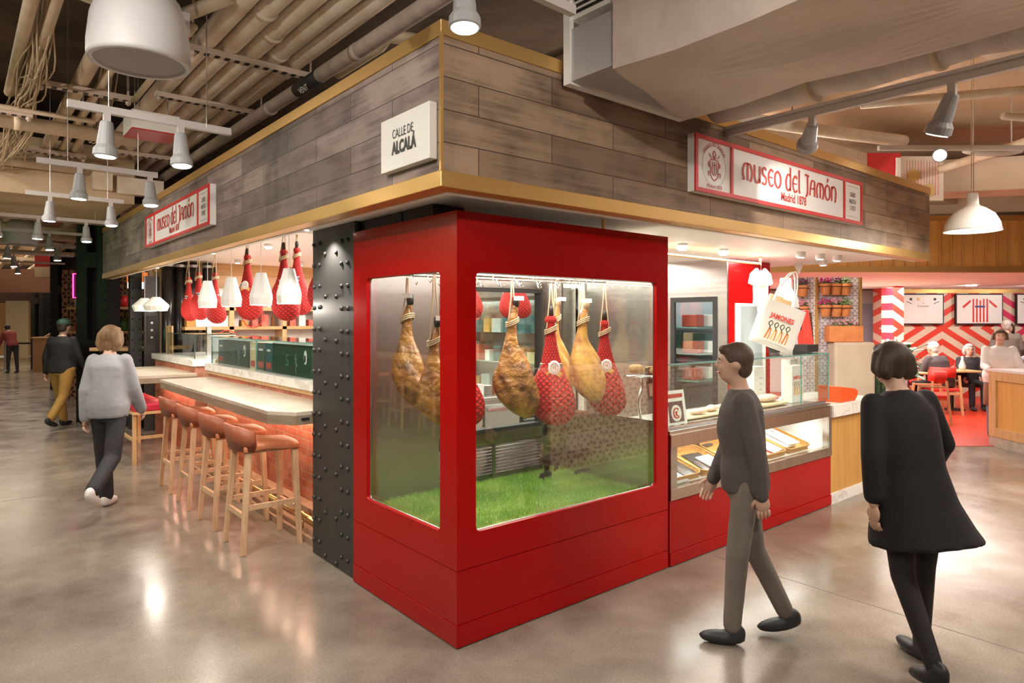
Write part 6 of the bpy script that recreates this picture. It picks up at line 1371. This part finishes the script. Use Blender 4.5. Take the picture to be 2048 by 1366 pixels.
# chairs and tables
redup = mat('red_upholstery', (.66, .03, .015), .6)
def make_chair():
    t = thing('dining_chair', 'wooden chair with red padded back, right of the walker in black', 'chair', hall(7.1, 11.9, 0), 0, 'red backed chairs in the restaurant')
    b = BM(); box(b, -.23, .23, -.23, .23, .42, .47); obj('seat', b, redup, t, bevel=.02)
    b = BM(); R1 = []
    for k in range(9):
        a = math.radians(-62 + 124*k/8); R1.append([b.verts.new((.27*math.sin(a), .12 - .36*math.cos(a) + o, z)) for o, z in ((0, .66), (-.005, .84), (.03, .84), (.035, .66))])
    for A, B in zip(R1, R1[1:]):
        for q in range(4): b.faces.new((A[q], A[(q+1) % 4], B[(q+1) % 4], B[q]))
    b.faces.new(R1[0]); b.faces.new(R1[-1][::-1]); obj('backrest', b, redup, t, smooth=True)
    for sx in (-1, 1):
        for sy in (-1, 1):
            b = BM(); bar(b, (sx*.22, sy*.19, .70 if sy < 0 else .62), (sx*.25, sy*.25, 0), .034); obj('leg', b, oakl, t)
        b = BM(); bar(b, (sx*.225, -.2, .60), (sx*.225, .2, .60), .03, .025, up=(0, 0, 1)); obj('armrest', b, oakl, t)
        b = BM(); bar(b, (sx*.24, -.2, .36), (sx*.24, .2, .36), .02, .05, up=(0, 0, 1)); obj('side_rail', b, oakl, t)
    b = BM(); bar(b, (-.24, -.21, .38), (.24, -.21, .38), .02, .05, up=(0, 0, 1)); obj('back_rail', b, oakl, t)
    return t
ch = make_chair(); ch.location = hall(7.72, 12.0); ch.rotation_euler = (0, 0, HROT - .15)
for a, d, rz, lb in ((5.5, 10.3, HROT + .5, 'wooden chair with red seat beside the fig plant'), (5.85, 11.6, HROT - .3, 'red backed chair behind the snake plant'), (6.9, 11.0, HROT + 1.2, 'wooden chair side on, left of the seated man'), (7.95, 13.6, HROT + 3.0, 'red backed chair at the rear table under the leftmost frame'), (8.85, 12.9, HROT + 2.6, 'chair under the seated woman with grey hair')):
    dup(ch, hall(a, d), rz, lb)
def table(a, d, w, l, label, rz=0):
    t = thing('dining_table', label, 'table', hall(a, d), HROT + rz, 'light wood restaurant tables')
    b = BM(); box(b, -w/2, w/2, -l/2, l/2, .72, .75); obj('table_top', b, oakl, t, bevel=.004); b = BM(); cyl(b, (0, 0, .02), (0, 0, .72), .035); lathe(b, [(.22, 0), (.22, .015), (.05, .03)], (0, 0, 0), 20); obj('pedestal', b, blackm, t)
table(6.9, 12.1, 1.0, .7, 'light wood table with amber glasses behind the walker in black'); table(5.6, 12.2, .8, .7, 'light wood table at the rear, left of the fig plant'); table(8.25, 12.5, .7, .7, 'light wood table between the seated man and woman')
amb = mat('amber_drink', (.75, .42, .04), .15)
for i, (a, d) in enumerate(((6.65, 11.95), (7.15, 11.95), (5.6, 12.2))):
    t = thing('drinking_glass', ('short amber glass, left on the near restaurant table', 'short amber glass, right on the near restaurant table', 'amber glass on the rear restaurant table')[i], 'glass', hall(a, d, .751), 0, 'amber glasses on the tables')
    b = BM(); lathe(b, [(.03, 0), (.038, .09)], (0, 0, 0), 14); obj('tumbler', b, amb, t, smooth=True)
t = thing('water_carafe', 'clear water carafe on the table before the seated woman', 'carafe', hall(8.35, 12.35, .751)); b = BM(); lathe(b, [(.05, 0), (.06, .08), (.02, .2), (.022, .26)], (0, 0, 0), 16); obj('carafe_body', b, mat('pale_glass', (.6, .62, .58), .1), t, smooth=True)
# host stand in front
t = thing('host_stand', 'honey oak host stand with white top and marble kick at the right edge', 'host stand', hall(6.45, 8.99, 0), HROT)
b = BM(); box(b, 0, .9, -1.2, 0, .13, 1.0); obj('stand_body', b, mat('host_oak', (.70, .40, .13), .4, noise=2, col2=(.62, .33, .09), stretch=(8, 8, .6)), t)
b = BM()
for q in ((-1.2, -1.1, .13, 1.0), (-.13, 0, .13, 1.0), (-1.1, -.13, .88, 1.0), (-1.1, -.13, .13, .25)): box(b, -.018, 0, *q)
obj('panel_frame', b, oakl, t, bevel=.002)
b = BM(); box(b, -.02, .92, -1.22, .02, 1.0, 1.03); obj('white_top', b, signw, t); b = BM(); box(b, -.01, .9, -1.2, .005, 0, .13); obj('marble_kick', b, mat('kick_stone', (.52, .46, .38), .4, noise=9, col2=(.38, .32, .26)), t)
for k in range(2): b = BM(); box(b, 0, .3, 0, .22, 0, .028); tag(obj('folded_menu', b, mat('menu_red', (.62, .08, .07), .5), loc=hall(6.88, 8.62, 1.031 + .03*k), rot=(0, 0, HROT + .1*k), bevel=.005), ('red folded menu at the bottom of the pile on the host stand', 'red folded menu on top of the pile on the host stand')[k], 'menu', 'folded menus on the host stand')
# star tiled bar across the aisle, mirrored in the ham window
stb = star_mat('brown_star_tiles', (0, 2), .20, (.62, .47, .36), (.30, .16, .09), .4)
t = thing('tiled_bar', 'bar front of brown star tiles across the aisle, seen mirrored in the window', 'bar front', (4.6, -2.4, 0))
b = BM(); box(b, 2.69, 8.5, -2.7, -2.08, .0, .12); obj('plinth', b, mat('bar_plinth', (.5, .42, .34), .5), t, world=True)
b = BM(); box(b, 2.69, 8.5, -2.7, -2.1, .12, 1.15); obj('tiled_front', b, stb, t, world=True)
area('tiled_bar_fill', (4.8, -1.3, 3.0), 3.5, .3, 60, (1, .88, .76), (math.radians(-28), 0, 0))  # added light so the star tiles show in the mirrored view
# ---------------- far end of the left aisle ----------------
def hbox(b, a0, a1, d0, d1, z0, z1):
    """box square to the hall grid, in world coordinates"""
    vs = box(b, a0, a1, d0, d1, z0, z1); 
    for v in vs: v.co = hall(v.co.x, v.co.y, v.co.z)
def column(a0, a1, d, h, label, openings, riv=True):
    t = thing('steel_column', label, 'column', hall((a0+a1)/2, d, 0), 0, None)
    w = (a1-a0); f = w*.34
    b = BM(); hbox(b, a0, a0+f, d, d+.35, 0, h); hbox(b, a1-f, a1, d, d+.35, 0, h); hbox(b, a0+f, a1-f, d+.15, d+.2, 0, h); obj('flanges', b, black, t, world=True)
    b = BM()
    for z0, z1 in openings: hbox(b, a0+f-.01, a1-f+.01, d-.01, d+.02, z0, z1)
    obj('batten_plates', b, black, t, world=True)
    if riv:
        b = BM()
        for k in range(int(h/.16)):
            for a in (a0+.03, a1-.03): ball(b, hall(a, d-.004, .08+.16*k), .018, 8, 6)
        o = obj('rivets', b, black, t, world=True, smooth=True); o['kind'] = 'stuff'
    return t
column(-7.20, -6.68, 11., 3.5, 'tall black riveted column before the left end of the fascia', [(0, .5), (1.1, 1.35), (2.55, 2.8), (3.3, 3.5)])
column(-11.1, -10.58, 16., 3.5, 'black riveted column behind the man in the green cap', [(0, .5), (1.2, 1.5), (2.3, 2.5)])
column(-15.9, -15.5, 22., 2.6, 'short dark column far left beside the till stand', [(0, .6), (2.2, 2.4)], False)
t = thing('steel_column', 'narrow riveted grey column left of the dark electrical cabinet', 'column', (.16, 8.95, 0))
b = BM(); box(b, .085, .245, 8.82, 9.0, 0, 2.9); obj('column_shaft', b, colm, t, world=True)
b = BM()
for k in range(17):
    for x in (.115, .215): ball(b, (x, 8.815, .1 + .16*k), .016, 8, 6)
o = obj('rivets', b, black, t, world=True, smooth=True); o['kind'] = 'stuff'
# back bar with tiles and jars seen between the columns
dkt = star_mat('dark_star_tiles', (0, 2), .3, (.42, .22, .13), (.06, .025, .02), .4, 'dia')
w1 = thing('wall_back_bar', None, None, hall(-9.6, 14.2, 0), HROT); w1['kind'] = 'structure'
b = BM(); box(b, 0, 3.2, 0, .1, 0, 2.75); obj('tiled_face', b, dkt, w1)
t = thing('wall_shelf', 'long pale shelf with jars on the dark tiled wall', 'shelf', hall(-9.2, 14.0, 1.86), HROT)
for z in (-.46, .04): b = BM(); box(b, 0, 2.6, -.25, .18, z, z+.05); obj('shelf_board', b, oakl, t)
for i in range(16):
    z = 1.95 if i < 10 else 1.45; x = .1 + (i % 10)*.24; k = i % 3; b = BM(); lathe(b, [(.08, 0), (.08, .16), (.06, .19), (.06, .23)], (0, 0, 0), 14)
    tag(obj('storage_jar', b, [tagm, redm, leafm][k], loc=hall(-9.2 + x, 14.0, z+.005), smooth=True), ('white jar', 'red jar', 'green jar')[k] + (' on the upper' if z > 1.8 else ' on the lower') + ' shelf of the dark tiled wall', 'jar', 'jars on the tiled wall')
t = thing('orange_lantern', 'orange and white lantern hanging before the dark tiled wall', 'lantern', hall(-7.75, 13.4, 2.32), HROT); b = BM(); box(b, 0, .4, 0, .3, .12, .32); obj('orange_shade', b, mat('lantern_orange', (.8, .16, .02), .4, emis=.6, ecol=(1, .25, .05)), t); b = BM(); box(b, .01, .39, .01, .29, 0, .12); obj('white_rim', b, glow2, t); b = BM(); cyl(b, (.2, .15, .32), (.2, .15, 1.2), .01, seg=6); obj('cord', b, blackm, t)
neon = mat('pink_neon', (1, .05, .3), .4, emis=5, ecol=(1, .04, .25))
for a, d, lb in ((-8.75, 13.4, 'pink neon sign between the two tall black columns'), (-8.1, 13.2, 'pink neon sign right of the tall black column')):
    t = thing('neon_sign', lb, 'neon sign', hall(a, d, 2.15), HROT, 'pink neon signs'); b = BM()
    tube(b, catmull([(0, 0, 0), (.15, 0, .1), (.05, 0, .2), (.2, 0, .32), (.1, 0, .42)], 5), .018, 6); tube(b, [(-.08, 0, -.02), (.26, 0, -.02), (.26, 0, .46), (-.08, 0, .46)], .014, 6, closed=True); obj('neon_tube', b, neon, t)
    b = BM(); box(b, -.1, .28, .02, .05, -.05, .48); obj('sign_backing', b, blackm, t)
    for x in (-.06, .24): b = BM(); cyl(b, (x, .035, .48), (x, .035, 1.39), .008, seg=6); obj('suspension_rod', b, blackm, t)
# high table and dark bin behind the grey walker
t = thing('high_table', 'wooden topped high table behind the woman in the grey sweater', 'table', hall(-6.6, 10.4, 0), HROT)
b = BM(); box(b, 0, 1.35, 0, .6, 1.2, 1.25); obj('table_top', b, oakl, t); b = BM(); box(b, .1, 1.2, .1, .55, 0, 1.2); obj('table_base', b, blackm, t)
# far wall, doors, lit recess
w2 = thing('wall_far_left', None, None, hall(-30, 31, 0), HROT); w2['kind'] = 'structure'
b = BM(); box(b, 0, 24, 0, .1, 0, 4.2); obj('dark_wood_face', b, mat('dark_wood_wall', (.22, .10, .045), .5, noise=.5, col2=(.12, .055, .03)), w2)
for i in range(2):
    t = thing('door_%d' % (i+1), None, None, hall(-24.0 + i*.88, 30.9, 0), HROT); t['kind'] = 'structure'
    b = BM(); box(b, 0, .86, 0, .06, 0, 2.45); obj('door_leaf', b, mat('door_oak', (.58, .28, .07), .4, noise=1.5, col2=(.46, .2, .05)), t); b = BM(); box(b, .76 if i == 0 else .06, .8 if i == 0 else .1, -.06, 0, .95, 1.25); obj('door_handle', b, brassp, t)
b = BM(); hbox(b, -22.2, -21.2, 29.2, 29.3, 0, 2.5); tag(obj('lit_panel', b, mat('warm_panel', (.80, .60, .38), .5)), 'pale lit wall panel right of the far oak doors', 'panel')
b = BM(); hbox(b, -15.4, -14.7, 17.9, 18.0, 2.05, 2.9); hbox(b, -15.4, -14.7, 17.9, 18., 0, .01); tag(obj('tile_panel', b, mat('brown_tile', (.40, .22, .13), .5, noise=6, col2=(.1, .05, .03))), 'brown patterned panel at the far left above the till', 'panel')
b = BM(); hbox(b, -11.9, -7.4, 16.6, 16.8, 3.0, 3.28); tag(obj('red_ceiling_band', b, mat('dark_red', (.30, .015, .015), .4)), 'dark red band under the far ceiling behind the bell lamps', 'band')
b = BM(); hbox(b, -11.9, -7.4, 16.6, 17.4, 2.75, 3.0); tag(obj('ceiling_bulkhead', b, beige), 'beige bulkhead under the dark red band', 'bulkhead')
b = BM(); hbox(b, -17, -12.2, 20, 20.4, 2.5, 3.2); tag(obj('ceiling_bulkhead', b, mat('brown_bulkhead', (.16, .07, .04), .5)), 'dark brown bulkhead above the far oak doors', 'bulkhead')
def stanchion(a, d, label):
    t = thing('stanchion', label, 'stanchion', hall(a, d, 0), HROT, 'steel stanchions with black belt')
    b = BM(); lathe(b, [(.17, 0), (.17, .015), (.03, .03)], (0, 0, 0), 20); obj('base', b, steel, t); b = BM(); cyl(b, (0, 0, .02), (0, 0, .98), .03); obj('post', b, steel, t); b = BM(); box(b, -.01, 1.05, -.004, .004, .86, .92); obj('belt', b, blackm, t)
stanchion(-16.9, 22.2, 'steel stanchion at the left edge before the far doors'); stanchion(-15.8, 22.0, 'steel stanchion beside the far host stand')
t = thing('far_host_stand', 'wood topped stand with an open book far left', 'host stand', hall(-15.4, 21.4, 0), HROT); b = BM(); box(b, 0, .7, 0, .5, 0, 1.08); obj('stand_body', b, mat('brown_stand', (.32, .17, .08), .5), t); b = BM(); box(b, -.03, .73, -.03, .53, 1.08, 1.12); obj('stand_top', b, oakl, t)
b = BM(); prism(b, [(0, 0), (.3, .18), (.3, .2), (0, .02)], (0, 0, 0), (1, 0, 0), (0, 0, 1), (0, .3, 0)); tag(obj('open_book', b, tagm, loc=hall(-15.1, 21.5, 1.122), rot=(0, 0, HROT)), 'white open book on the far host stand', 'book')
# ---------------- people ----------------
def remesh(bm, vox, smooth=4, name='m'):
    me = bpy.data.meshes.new('tmp'); bmesh.ops.recalc_face_normals(bm, faces=bm.faces); bm.to_mesh(me); bm.free()
    o = bpy.data.objects.new('tmp', me); COL.objects.link(o)
    r = o.modifiers.new('r', 'REMESH'); r.mode = 'VOXEL'; r.voxel_size = vox; s = o.modifiers.new('s', 'SMOOTH'); s.factor = .6; s.iterations = smooth
    res = bpy.data.meshes.new_from_object(o.evaluated_get(bpy.context.evaluated_depsgraph_get()))
    bpy.data.objects.remove(o); bpy.data.meshes.remove(me); res.name = name; return res
def limb(b, P, R, seg=14, fl=None):
    """tapered limb through joints with rounded ends"""
    tube(b, P, R, seg); ball(b, P[0], R[0], seg, 8); ball(b, P[-1], R[-1], seg, 8)
    for p, r in zip(P[1:-1], R[1:-1]): ball(b, p, r, seg, 8)
def loft(b, secs, M=None, seg=20, power=2.4):
    """secs: (x, y, z, rx, ry) super-elliptic sections"""
    rings = []
    for x, y, z, rx, ry in secs:
        ring = []
        for k in range(seg):
            a = 2*PI*k/seg; c, s = math.cos(a), math.sin(a)
            ring.append(b.verts.new((x + rx*math.copysign(abs(c)**(2/power), c), y + ry*math.copysign(abs(s)**(2/power), s), z)))
        rings.append(ring)
    for A, B in zip(rings, rings[1:]):
        for k in range(seg): b.faces.new((A[k], A[(k+1) % seg], B[(k+1) % seg], B[k]))
    b.faces.new(rings[0][::-1]); b.faces.new(rings[-1])
def person(label, loc, rz, h=1.72, legs=((0, 0), (0, 0)), arms=((0, 10, 10), (0, 10, 10)), lean=(0, 0), skin=(.62, .38, .27), top=None, bottom=None, shoe=(.03, .03, .03), hair=None, hairl=0, cap=None, glasses=False, dress=None, apron=None, vox=.013, width=1., headturn=0, wide=0, legc=None, grp=None, knit=None, headtilt=0):
    """facing local +Y; legs = (hip flex, knee flex) left/right; arms = (flex, abduction, elbow)"""
    k = h/1.74; V = Vector; D = math.radians
    t = thing('person', label, 'person', loc, rz, grp)
    def J(hip, side):
        fl, kn = legs[0 if side < 0 else 1]; p0 = V((side*.092*width, 0, 0)); 
        p1 = p0 + V((side*.012, math.sin(D(fl))*.43, -math.cos(D(fl))*.43)); g = D(fl-kn); p2 = p1 + V((0, math.sin(g)*.42, -math.cos(g)*.42)); return [p0, p1, p2, g]
    L = [J(0, -1), J(0, 1)]; low = min(L[0][2].z, L[1][2].z); pel = -low + .085
    for j in L:
        for q in range(3): j[q] = (j[q] + V((0, 0, pel)))*k
    lx, ly = D(lean[0]), D(lean[1])
    def T(x, y, z):
        """torso point at height z over the pelvis, leaned"""
        q = V((x, y, z)); q = Matrix.Rotation(-lx, 3, 'X') @ q; q = Matrix.Rotation(ly, 3, 'Y') @ q; return (q + V((0, 0, pel)))*k
    sk = mat('skin_%d' % int(skin[0]*100), skin, .5, noise=12, col2=[c*.88 for c in skin])
    A = []
    for i, side in enumerate((-1, 1)):
        fl, ab, el = arms[i]; s = V((side*.165*width, 0, .475)); d = V((side*math.sin(D(ab)), math.sin(D(fl))*math.cos(D(ab)), -math.cos(D(fl))*math.cos(D(ab))))
        e = s + d*.285; g = D(fl+el); d2 = V((side*math.sin(D(ab))*.35, math.sin(g), -math.cos(g))).normalized(); w = e + d2*.25
        A.append([T(*s), T(*e), T(*w), (T(*(w + d2*.02)) - T(*w)).normalized(), side])
    nk = T(0, .0, .53); hc = T(headtilt*.01, .03, .68)
    # body as one fused surface
    b = BM()
    for j in L: limb(b, j[:3], [.085*k*width, .055*k, .038*k])
    for a in A: limb(b, a[:3], [.05*k, .038*k, .026*k])
    bt = BM(); loft(bt, [(0, 0, -.08, .14*width, .10), (0, 0, .02, .165*width, .115), (0, .0, .15, .135*width, .10), (0, .01, .30, .15*width, .11), (0, 0, .43, .165*width, .10), (0, -.005, .50, .10*width, .07), (0, 0, .54, .05, .05)])
    for v in bt.verts: v.co = T(*v.co)
    me = bpy.data.meshes.new('x'); bt.to_mesh(me); bt.free(); b.from_mesh(me); bpy.data.meshes.remove(me)
    limb(b, [nk, hc - V((0, .01, .04))*k], [.052*k, .05*k])
    HR = Matrix.Rotation(D(headturn), 3, 'Z')
    def H(x, y, z): return hc + HR @ (V((x, y, z))*k)
    ball(b, H(0, -.012, .02), (.076*k, .093*k, .10*k), 18, 12, HR); ball(b, H(0, .02, -.045), (.056*k, .066*k, .07*k), 16, 10, HR)
    ball(b, H(0, .088, -.008), (.013*k, .02*k, .022*k), 8, 6, HR); ball(b, H(0, .076, .03), (.05*k, .018*k, .012*k), 10, 6, HR)
    for s in (-1, 1): ball(b, H(s*.078, -.01, -.005), (.012*k, .022*k, .032*k), 8, 6, HR); ball(b, H(s*.036, .066, -.02), (.022*k, .02*k, .02*k), 8, 6, HR)
    for j in L:
        R = Matrix.Rotation(-max(0, -j[3])*.55, 3, 'X'); p = j[2]; ball(b, p + R @ (V((0, .045, -.05))*k), (.032*k, .10*k, .025*k), 12, 8, R)
    m = remesh(b, vox, 3)
    b = BM(); b.from_mesh(m); bpy.data.meshes.remove(m)
    for f in b.faces: f.smooth = True
    # hands: palm, four unequal bent fingers and a thumb from the side of the palm
    for w_, d_, side in ((a[2], a[3], a[4]) for a in A):
        fwd = d_; 
        up = V((side, 0, 0)); up = (up - fwd*up.dot(fwd)).normalized(); sd = fwd.cross(up).normalized()   # up: back of hand, sd: across palm
        if sd.y < 0: sd = -sd
        pc = w_ + fwd*.045*k; M = Matrix((sd, up, fwd)).transposed(); ball(b, pc, (.040*k, .016*k, .05*k), 12, 8, M)
        cur = -up
        for q, (o, l) in enumerate(((.028, .070), (.010, .078), (-.010, .072), (-.028, .056))):
            s0 = pc + sd*o*k + fwd*.038*k; s1 = s0 + (fwd*.9 + cur*.25)*l*.45*k; s2 = s1 + (fwd*.7 + cur*.6)*l*.32*k; s3 = s2 + (fwd*.4 + cur*.8)*l*.25*k; tube(b, [s0, s1, s2, s3], [.0092*k, .0085*k, .0078*k, .0055*k], 8)
        s0 = pc + sd*.032*k - fwd*.02*k; s1 = s0 + (sd*.6 + fwd*.7 + cur*.3)*.034*k; s2 = s1 + (sd*.2 + fwd*.9 + cur*.35)*.03*k; tube(b, [s0, s1, s2], [.012*k, .0105*k, .007*k], 8)
    body = obj('body', b, sk, t, smooth=True)
    # face
    b = BM()
    for s in (-1, 1): ball(b, H(s*.031, .079, .012), (.013*k, .006*k, .007*k), 10, 6, HR)
    obj('eyes', b, tagm, t, smooth=True)
    b = BM()
    for s in (-1, 1): ball(b, H(s*.031, .0845, .012), (.006*k, .003*k, .006*k), 8, 6, HR); tube(b, [H(s*.016, .086, .03), H(s*.032, .088, .034), H(s*.048, .08, .029)], .003*k, 5)
    obj('pupils_and_brows', b, inkblk, t, smooth=True)
    b = BM(); tube(b, catmull([H(-.024, .078, -.052), H(-.008, .086, -.050), H(0, .087, -.052), H(.008, .086, -.050), H(.024, .078, -.052)], 3), .0055*k, 6); obj('lips', b, mat('lips', (.50, .10, .09), .4), t, smooth=True)
    if hair:
        hm = mat('hair_%d' % int(hair[0]*1000), hair, .6, noise=60, col2=[c*.6 for c in hair], stretch=(1, 1, .15), bump=(80, .5, .004))
        b = BM(); ball(b, H(0, -.024, .038), (.088*k, .094*k, .094*k), 20, 14, HR)
        ball(b, H(0, .045, .085), (.066*k, .04*k, .03*k), 12, 8, HR)
        if hairl:
            for s in (-1, 0, 1): limb(b, [H(s*.06, -.05, .03), H(s*.075, -.055, -hairl*.5), H(s*.065, -.06, -hairl)], [.045*k, .042*k, .026*k])
            for s in (-1, 1): limb(b, [H(s*.08, .0, .05), H(s*.088, .0, -.03), H(s*.078, -.02, -min(hairl, .12))], [.026*k, .026*k, .018*k])
        else: ball(b, H(0, -.05, -.02), (.074*k, .06*k, .07*k), 14, 10, HR)
        obj('hair', remesh(b, .012, 2), hm, t, smooth=True)
    if cap:
        b = BM(); ball(b, H(0, -.012, .055), (.094*k, .106*k, .085*k), 20, 12, HR)
        bmesh.ops.bisect_plane(b, geom=b.verts[:] + b.edges[:] + b.faces[:], plane_co=H(0, 0, .045), plane_no=(0, 0, -1), clear_outer=True)
        prism(b, [(-.07, .05), (-.06, .13), (0, .165), (.06, .13), (.07, .05)], H(0, 0, .048), HR @ V((k, 0, 0)), HR @ V((0, k, 0)), V((0, 0, .008))); obj('cap', b, mat('cap_green', cap, .7), t, smooth=False)
    if glasses:
        b = BM()
        for s in (-1, 1): tube(b, [H(s*.033 + .024*math.cos(q), .094, .012 + .018*math.sin(q)) for q in [2*PI*i/14 for i in range(14)]], .003*k, 5, closed=True); tube(b, [H(s*.057, .09, .015), H(s*.082, .02, .01)], .0025*k, 5)
        obj('glasses', b, mat('glasses_red', (.3, .03, .03), .3), t)
    # shoes
    for j in L:
        p, g = j[2], j[3]; b = BM(); R = Matrix.Rotation(-max(0, -g)*.55 if g < 0 else 0, 3, 'X')
        q = R @ (V((0, .055, -.05))*k); ball(b, p + q, (.046*k, .135*k, .04*k), 16, 10, R); ball(b, p + R @ (V((0, -.02, -.02))*k), (.042*k, .06*k, .055*k), 14, 8, R)
        o = obj('shoe', remesh(b, .012, 2), mat('shoe_%d' % int(shoe[0]*100), shoe, .5), t, smooth=True)
    def cloth(nm, col, fill, rough=.8, v_=vox, sm=6):
        b = BM(); fill(b); m = col if isinstance(col, bpy.types.Material) else mat('cloth_%d_%d_%d' % tuple(int(c*100) for c in col), col, rough, noise=5, col2=[c*.8 for c in col], bump=(9, .35, .03))
        return obj(nm, remesh(b, v_, sm), m, t, smooth=True)
    def torso_secs(e, z0, z1=.52, hip=0, bag=0):
        S = [(0, 0, z0, (.165+e+hip)*width, .125+e+hip*.6), (0, 0, .05, (.17+e+bag)*width, .125+e+bag), (0, .0, .16, (.15+e+bag)*width, .115+e+bag), (0, .01, .30, (.165+e)*width, .125+e), (0, 0, .42, (.175+e)*width, .11+e), (0, -.005, .49, (.13+e*.5)*width, .085+e*.4), (0, 0, z1+.015, .068, .064)]
        return S
    def leaned(b, S):
        bt = BM(); loft(bt, S)
        for v in bt.verts: v.co = T(*v.co)
        me = bpy.data.meshes.new('x'); bt.to_mesh(me); bt.free(); b.from_mesh(me); bpy.data.meshes.remove(me)
    if bottom:
        def f(b):
            for j in L: limb(b, [j[0], j[1], j[2] + (j[1]-j[2]).normalized()*.02], [(.098+wide*.2)*k*width, (.066+wide*.6)*k, (.052+wide)*k])
            leaned(b, [(0, 0, -.09, .15*width, .11), (0, 0, .0, .175*width, .125), (0, 0, .10, .155*width, .115)])
        cloth('trousers', bottom, f)
    if legc:
        def f(b):
            for j in L: limb(b, [j[0], j[1], j[2]], [.092*k, .060*k, .043*k])
        cloth('tights', legc, f)
    if top and not dress:
        e = knit or .012
        def f(b):
            leaned(b, torso_secs(e, -.06, bag=(e-.012)*1.2) if not dress else [(0, .01, .28, .17, .125), (0, 0, .42, .172, .108), (0, 0, .50, .12, .08)])
            for a in A:
                el = arms[0][2]; limb(b, [a[0], a[1], a[2]], [(.056+e*.35)*k, (.046+e*.9)*k, (.034+e*.8)*k])
        cloth('top', top, f)
    if dress:
        def f(b): leaned(b, [(.02, -.02, -.27, .285, .22), (.01, -.01, -.2, .26, .2), (0, 0, -.06, .215, .165), (0, 0, .12, .18, .135), (0, 0, .3, .185, .13), (0, 0, .42, .175, .115), (0, 0, .50, .12, .085), (0, 0, .54, .06, .06)])
        f0 = f
        def f2(b):
            f0(b)
            for a in A: limb(b, [a[0]*.96 + T(0, 0, .45)*.04, a[1], a[1]*.2 + a[2]*.8], [.062*k, .060*k, .052*k])
        cloth('dress', dress, f2, sm=9)
    if apron:
        def f(b): leaned(b, [(0, .02, -.42, .19*width, .12), (0, .01, -.2, .19*width, .14), (0, .0, .04, .175*width, .145)])
        cloth('apron', apron, f)
    return t
# near walkers
bkc = mat('black_cloth', (.012, .010, .010), .85)
person('woman in a flared black dress walking away at the right, seen from behind', (1.62, -1.56, 0), HROT + .15, 1.60, ((-8, 22), (6, 4)), ((-8, 13, 12), (14, 24, 34)), (8, -3), top=bkc, dress=bkc, legc=mat('black_tights', (.018, .014, .014), .7), hair=(.06, .035, .02), hairl=.06, shoe=(.02, .02, .02), knit=.015)
person('person in dark sleeves and grey trousers striding past the deli counter', (1.25, -.88, 0), HROT + 1.35, 1.58, ((7, 3), (-8, 18)), ((-10, 3, 6), (12, 3, 14)), (3, 0), top=(.10, .085, .08), bottom=(.20, .17, .14), hair=(.10, .06, .04), shoe=(.03, .03, .03), width=.82)
person('woman in a grey sweater and dark trousers walking away beside the bar stools', (-.93, 4.05, 0), HROT + .1, 1.66, ((12, 4), (-16, 42)), ((-10, 7, 12), (16, 8, 20)), (2, 0), top=(.30, .30, .32), knit=.024, width=.84, bottom=(.025, .022, .025), hair=(.26, .15, .07), hairl=.10, shoe=(.7, .68, .66), wide=.012)
person('man in a green cap, black shirt and mustard trousers walking away far left', (-.70, 9.75, 0), HROT - .1, 1.72, ((14, 4), (-14, 26)), ((-6, 14, 14), (12, 12, 22)), (2, 0), top=(.02, .018, .016), bottom=(.42, .23, .05), hair=(.05, .03, .02), cap=(.03, .08, .05), shoe=(.02, .02, .02), width=1.12, wide=.012, vox=.016)
# restaurant
person('smiling waitress in a white shirt and brown apron behind the host stand', hall(6.98, 9.55), HROT + PI - .35, 1.56, ((0, 0), (4, 6)), ((24, 12, 55), (24, 8, 60)), (3, 0), skin=(.66, .42, .30), top=(.82, .80, .78), bottom=(.16, .19, .28), apron=(.26, .12, .06), hair=(.14, .08, .04), hairl=.02, knit=.024, width=1.1, headturn=-12, vox=.012)
person('seated woman with grey hair and red glasses in a black jacket', hall(8.72, 12.75), HROT + PI - .2, 1.62, ((88, 86), (88, 86)), ((20, 8, 50), (20, 8, 50)), (4, 0), skin=(.70, .45, .34), top=(.02, .02, .022), bottom=(.02, .02, .02), hair=(.52, .50, .47), hairl=.10, glasses=True, knit=.022, headturn=-8)
person('seated white haired man in a dark jacket, back to the viewer', hall(7.72, 11.98), HROT + .35, 1.72, ((88, 88), (88, 88)), ((30, 22, 50), (25, 26, 46)), (12, 0), top=(.065, .05, .05), bottom=(.03, .03, .035), hair=(.72, .68, .62), shoe=(.3, .33, .4), knit=.035, width=1.15)
person('standing man in a grey brown jacket, back turned, before the striped shirt frame', hall(10.1, 13.6), HROT - .5, 1.68, ((0, 0), (0, 0)), ((0, 12, 30), (0, 12, 30)), (4, 0), top=(.20, .16, .13), bottom=(.06, .06, .07), hair=(.55, .48, .42), knit=.03, width=1.15, vox=.016)
person('woman with long dark hair facing the viewer behind the standing man', hall(10.48, 14.05), HROT + PI - .5, 1.62, ((0, 0), (0, 0)), ((0, 10, 20), (0, 10, 20)), (0, 0), top=(.08, .03, .04), bottom=(.03, .03, .03), hair=(.04, .02, .015), hairl=.22, vox=.018)
person('person in a pale blue shirt at the right edge of the restaurant', hall(10.0, 12.6), HROT + 1.6, 1.5, ((0, 0), (0, 0)), ((15, 10, 60), (15, 10, 60)), (4, 0), top=(.55, .66, .78), bottom=(.04, .04, .06), hair=(.1, .06, .04), knit=.03, vox=.018)
person('person in a dark red top bending over the far host stand', hall(-15.75, 21.0), HROT + 1.1, 1.62, ((6, 4), (-4, 4)), ((40, 10, 20), (40, 10, 20)), (28, 0), top=(.22, .03, .03), bottom=(.02, .02, .02), hair=(.04, .02, .015), vox=.02)
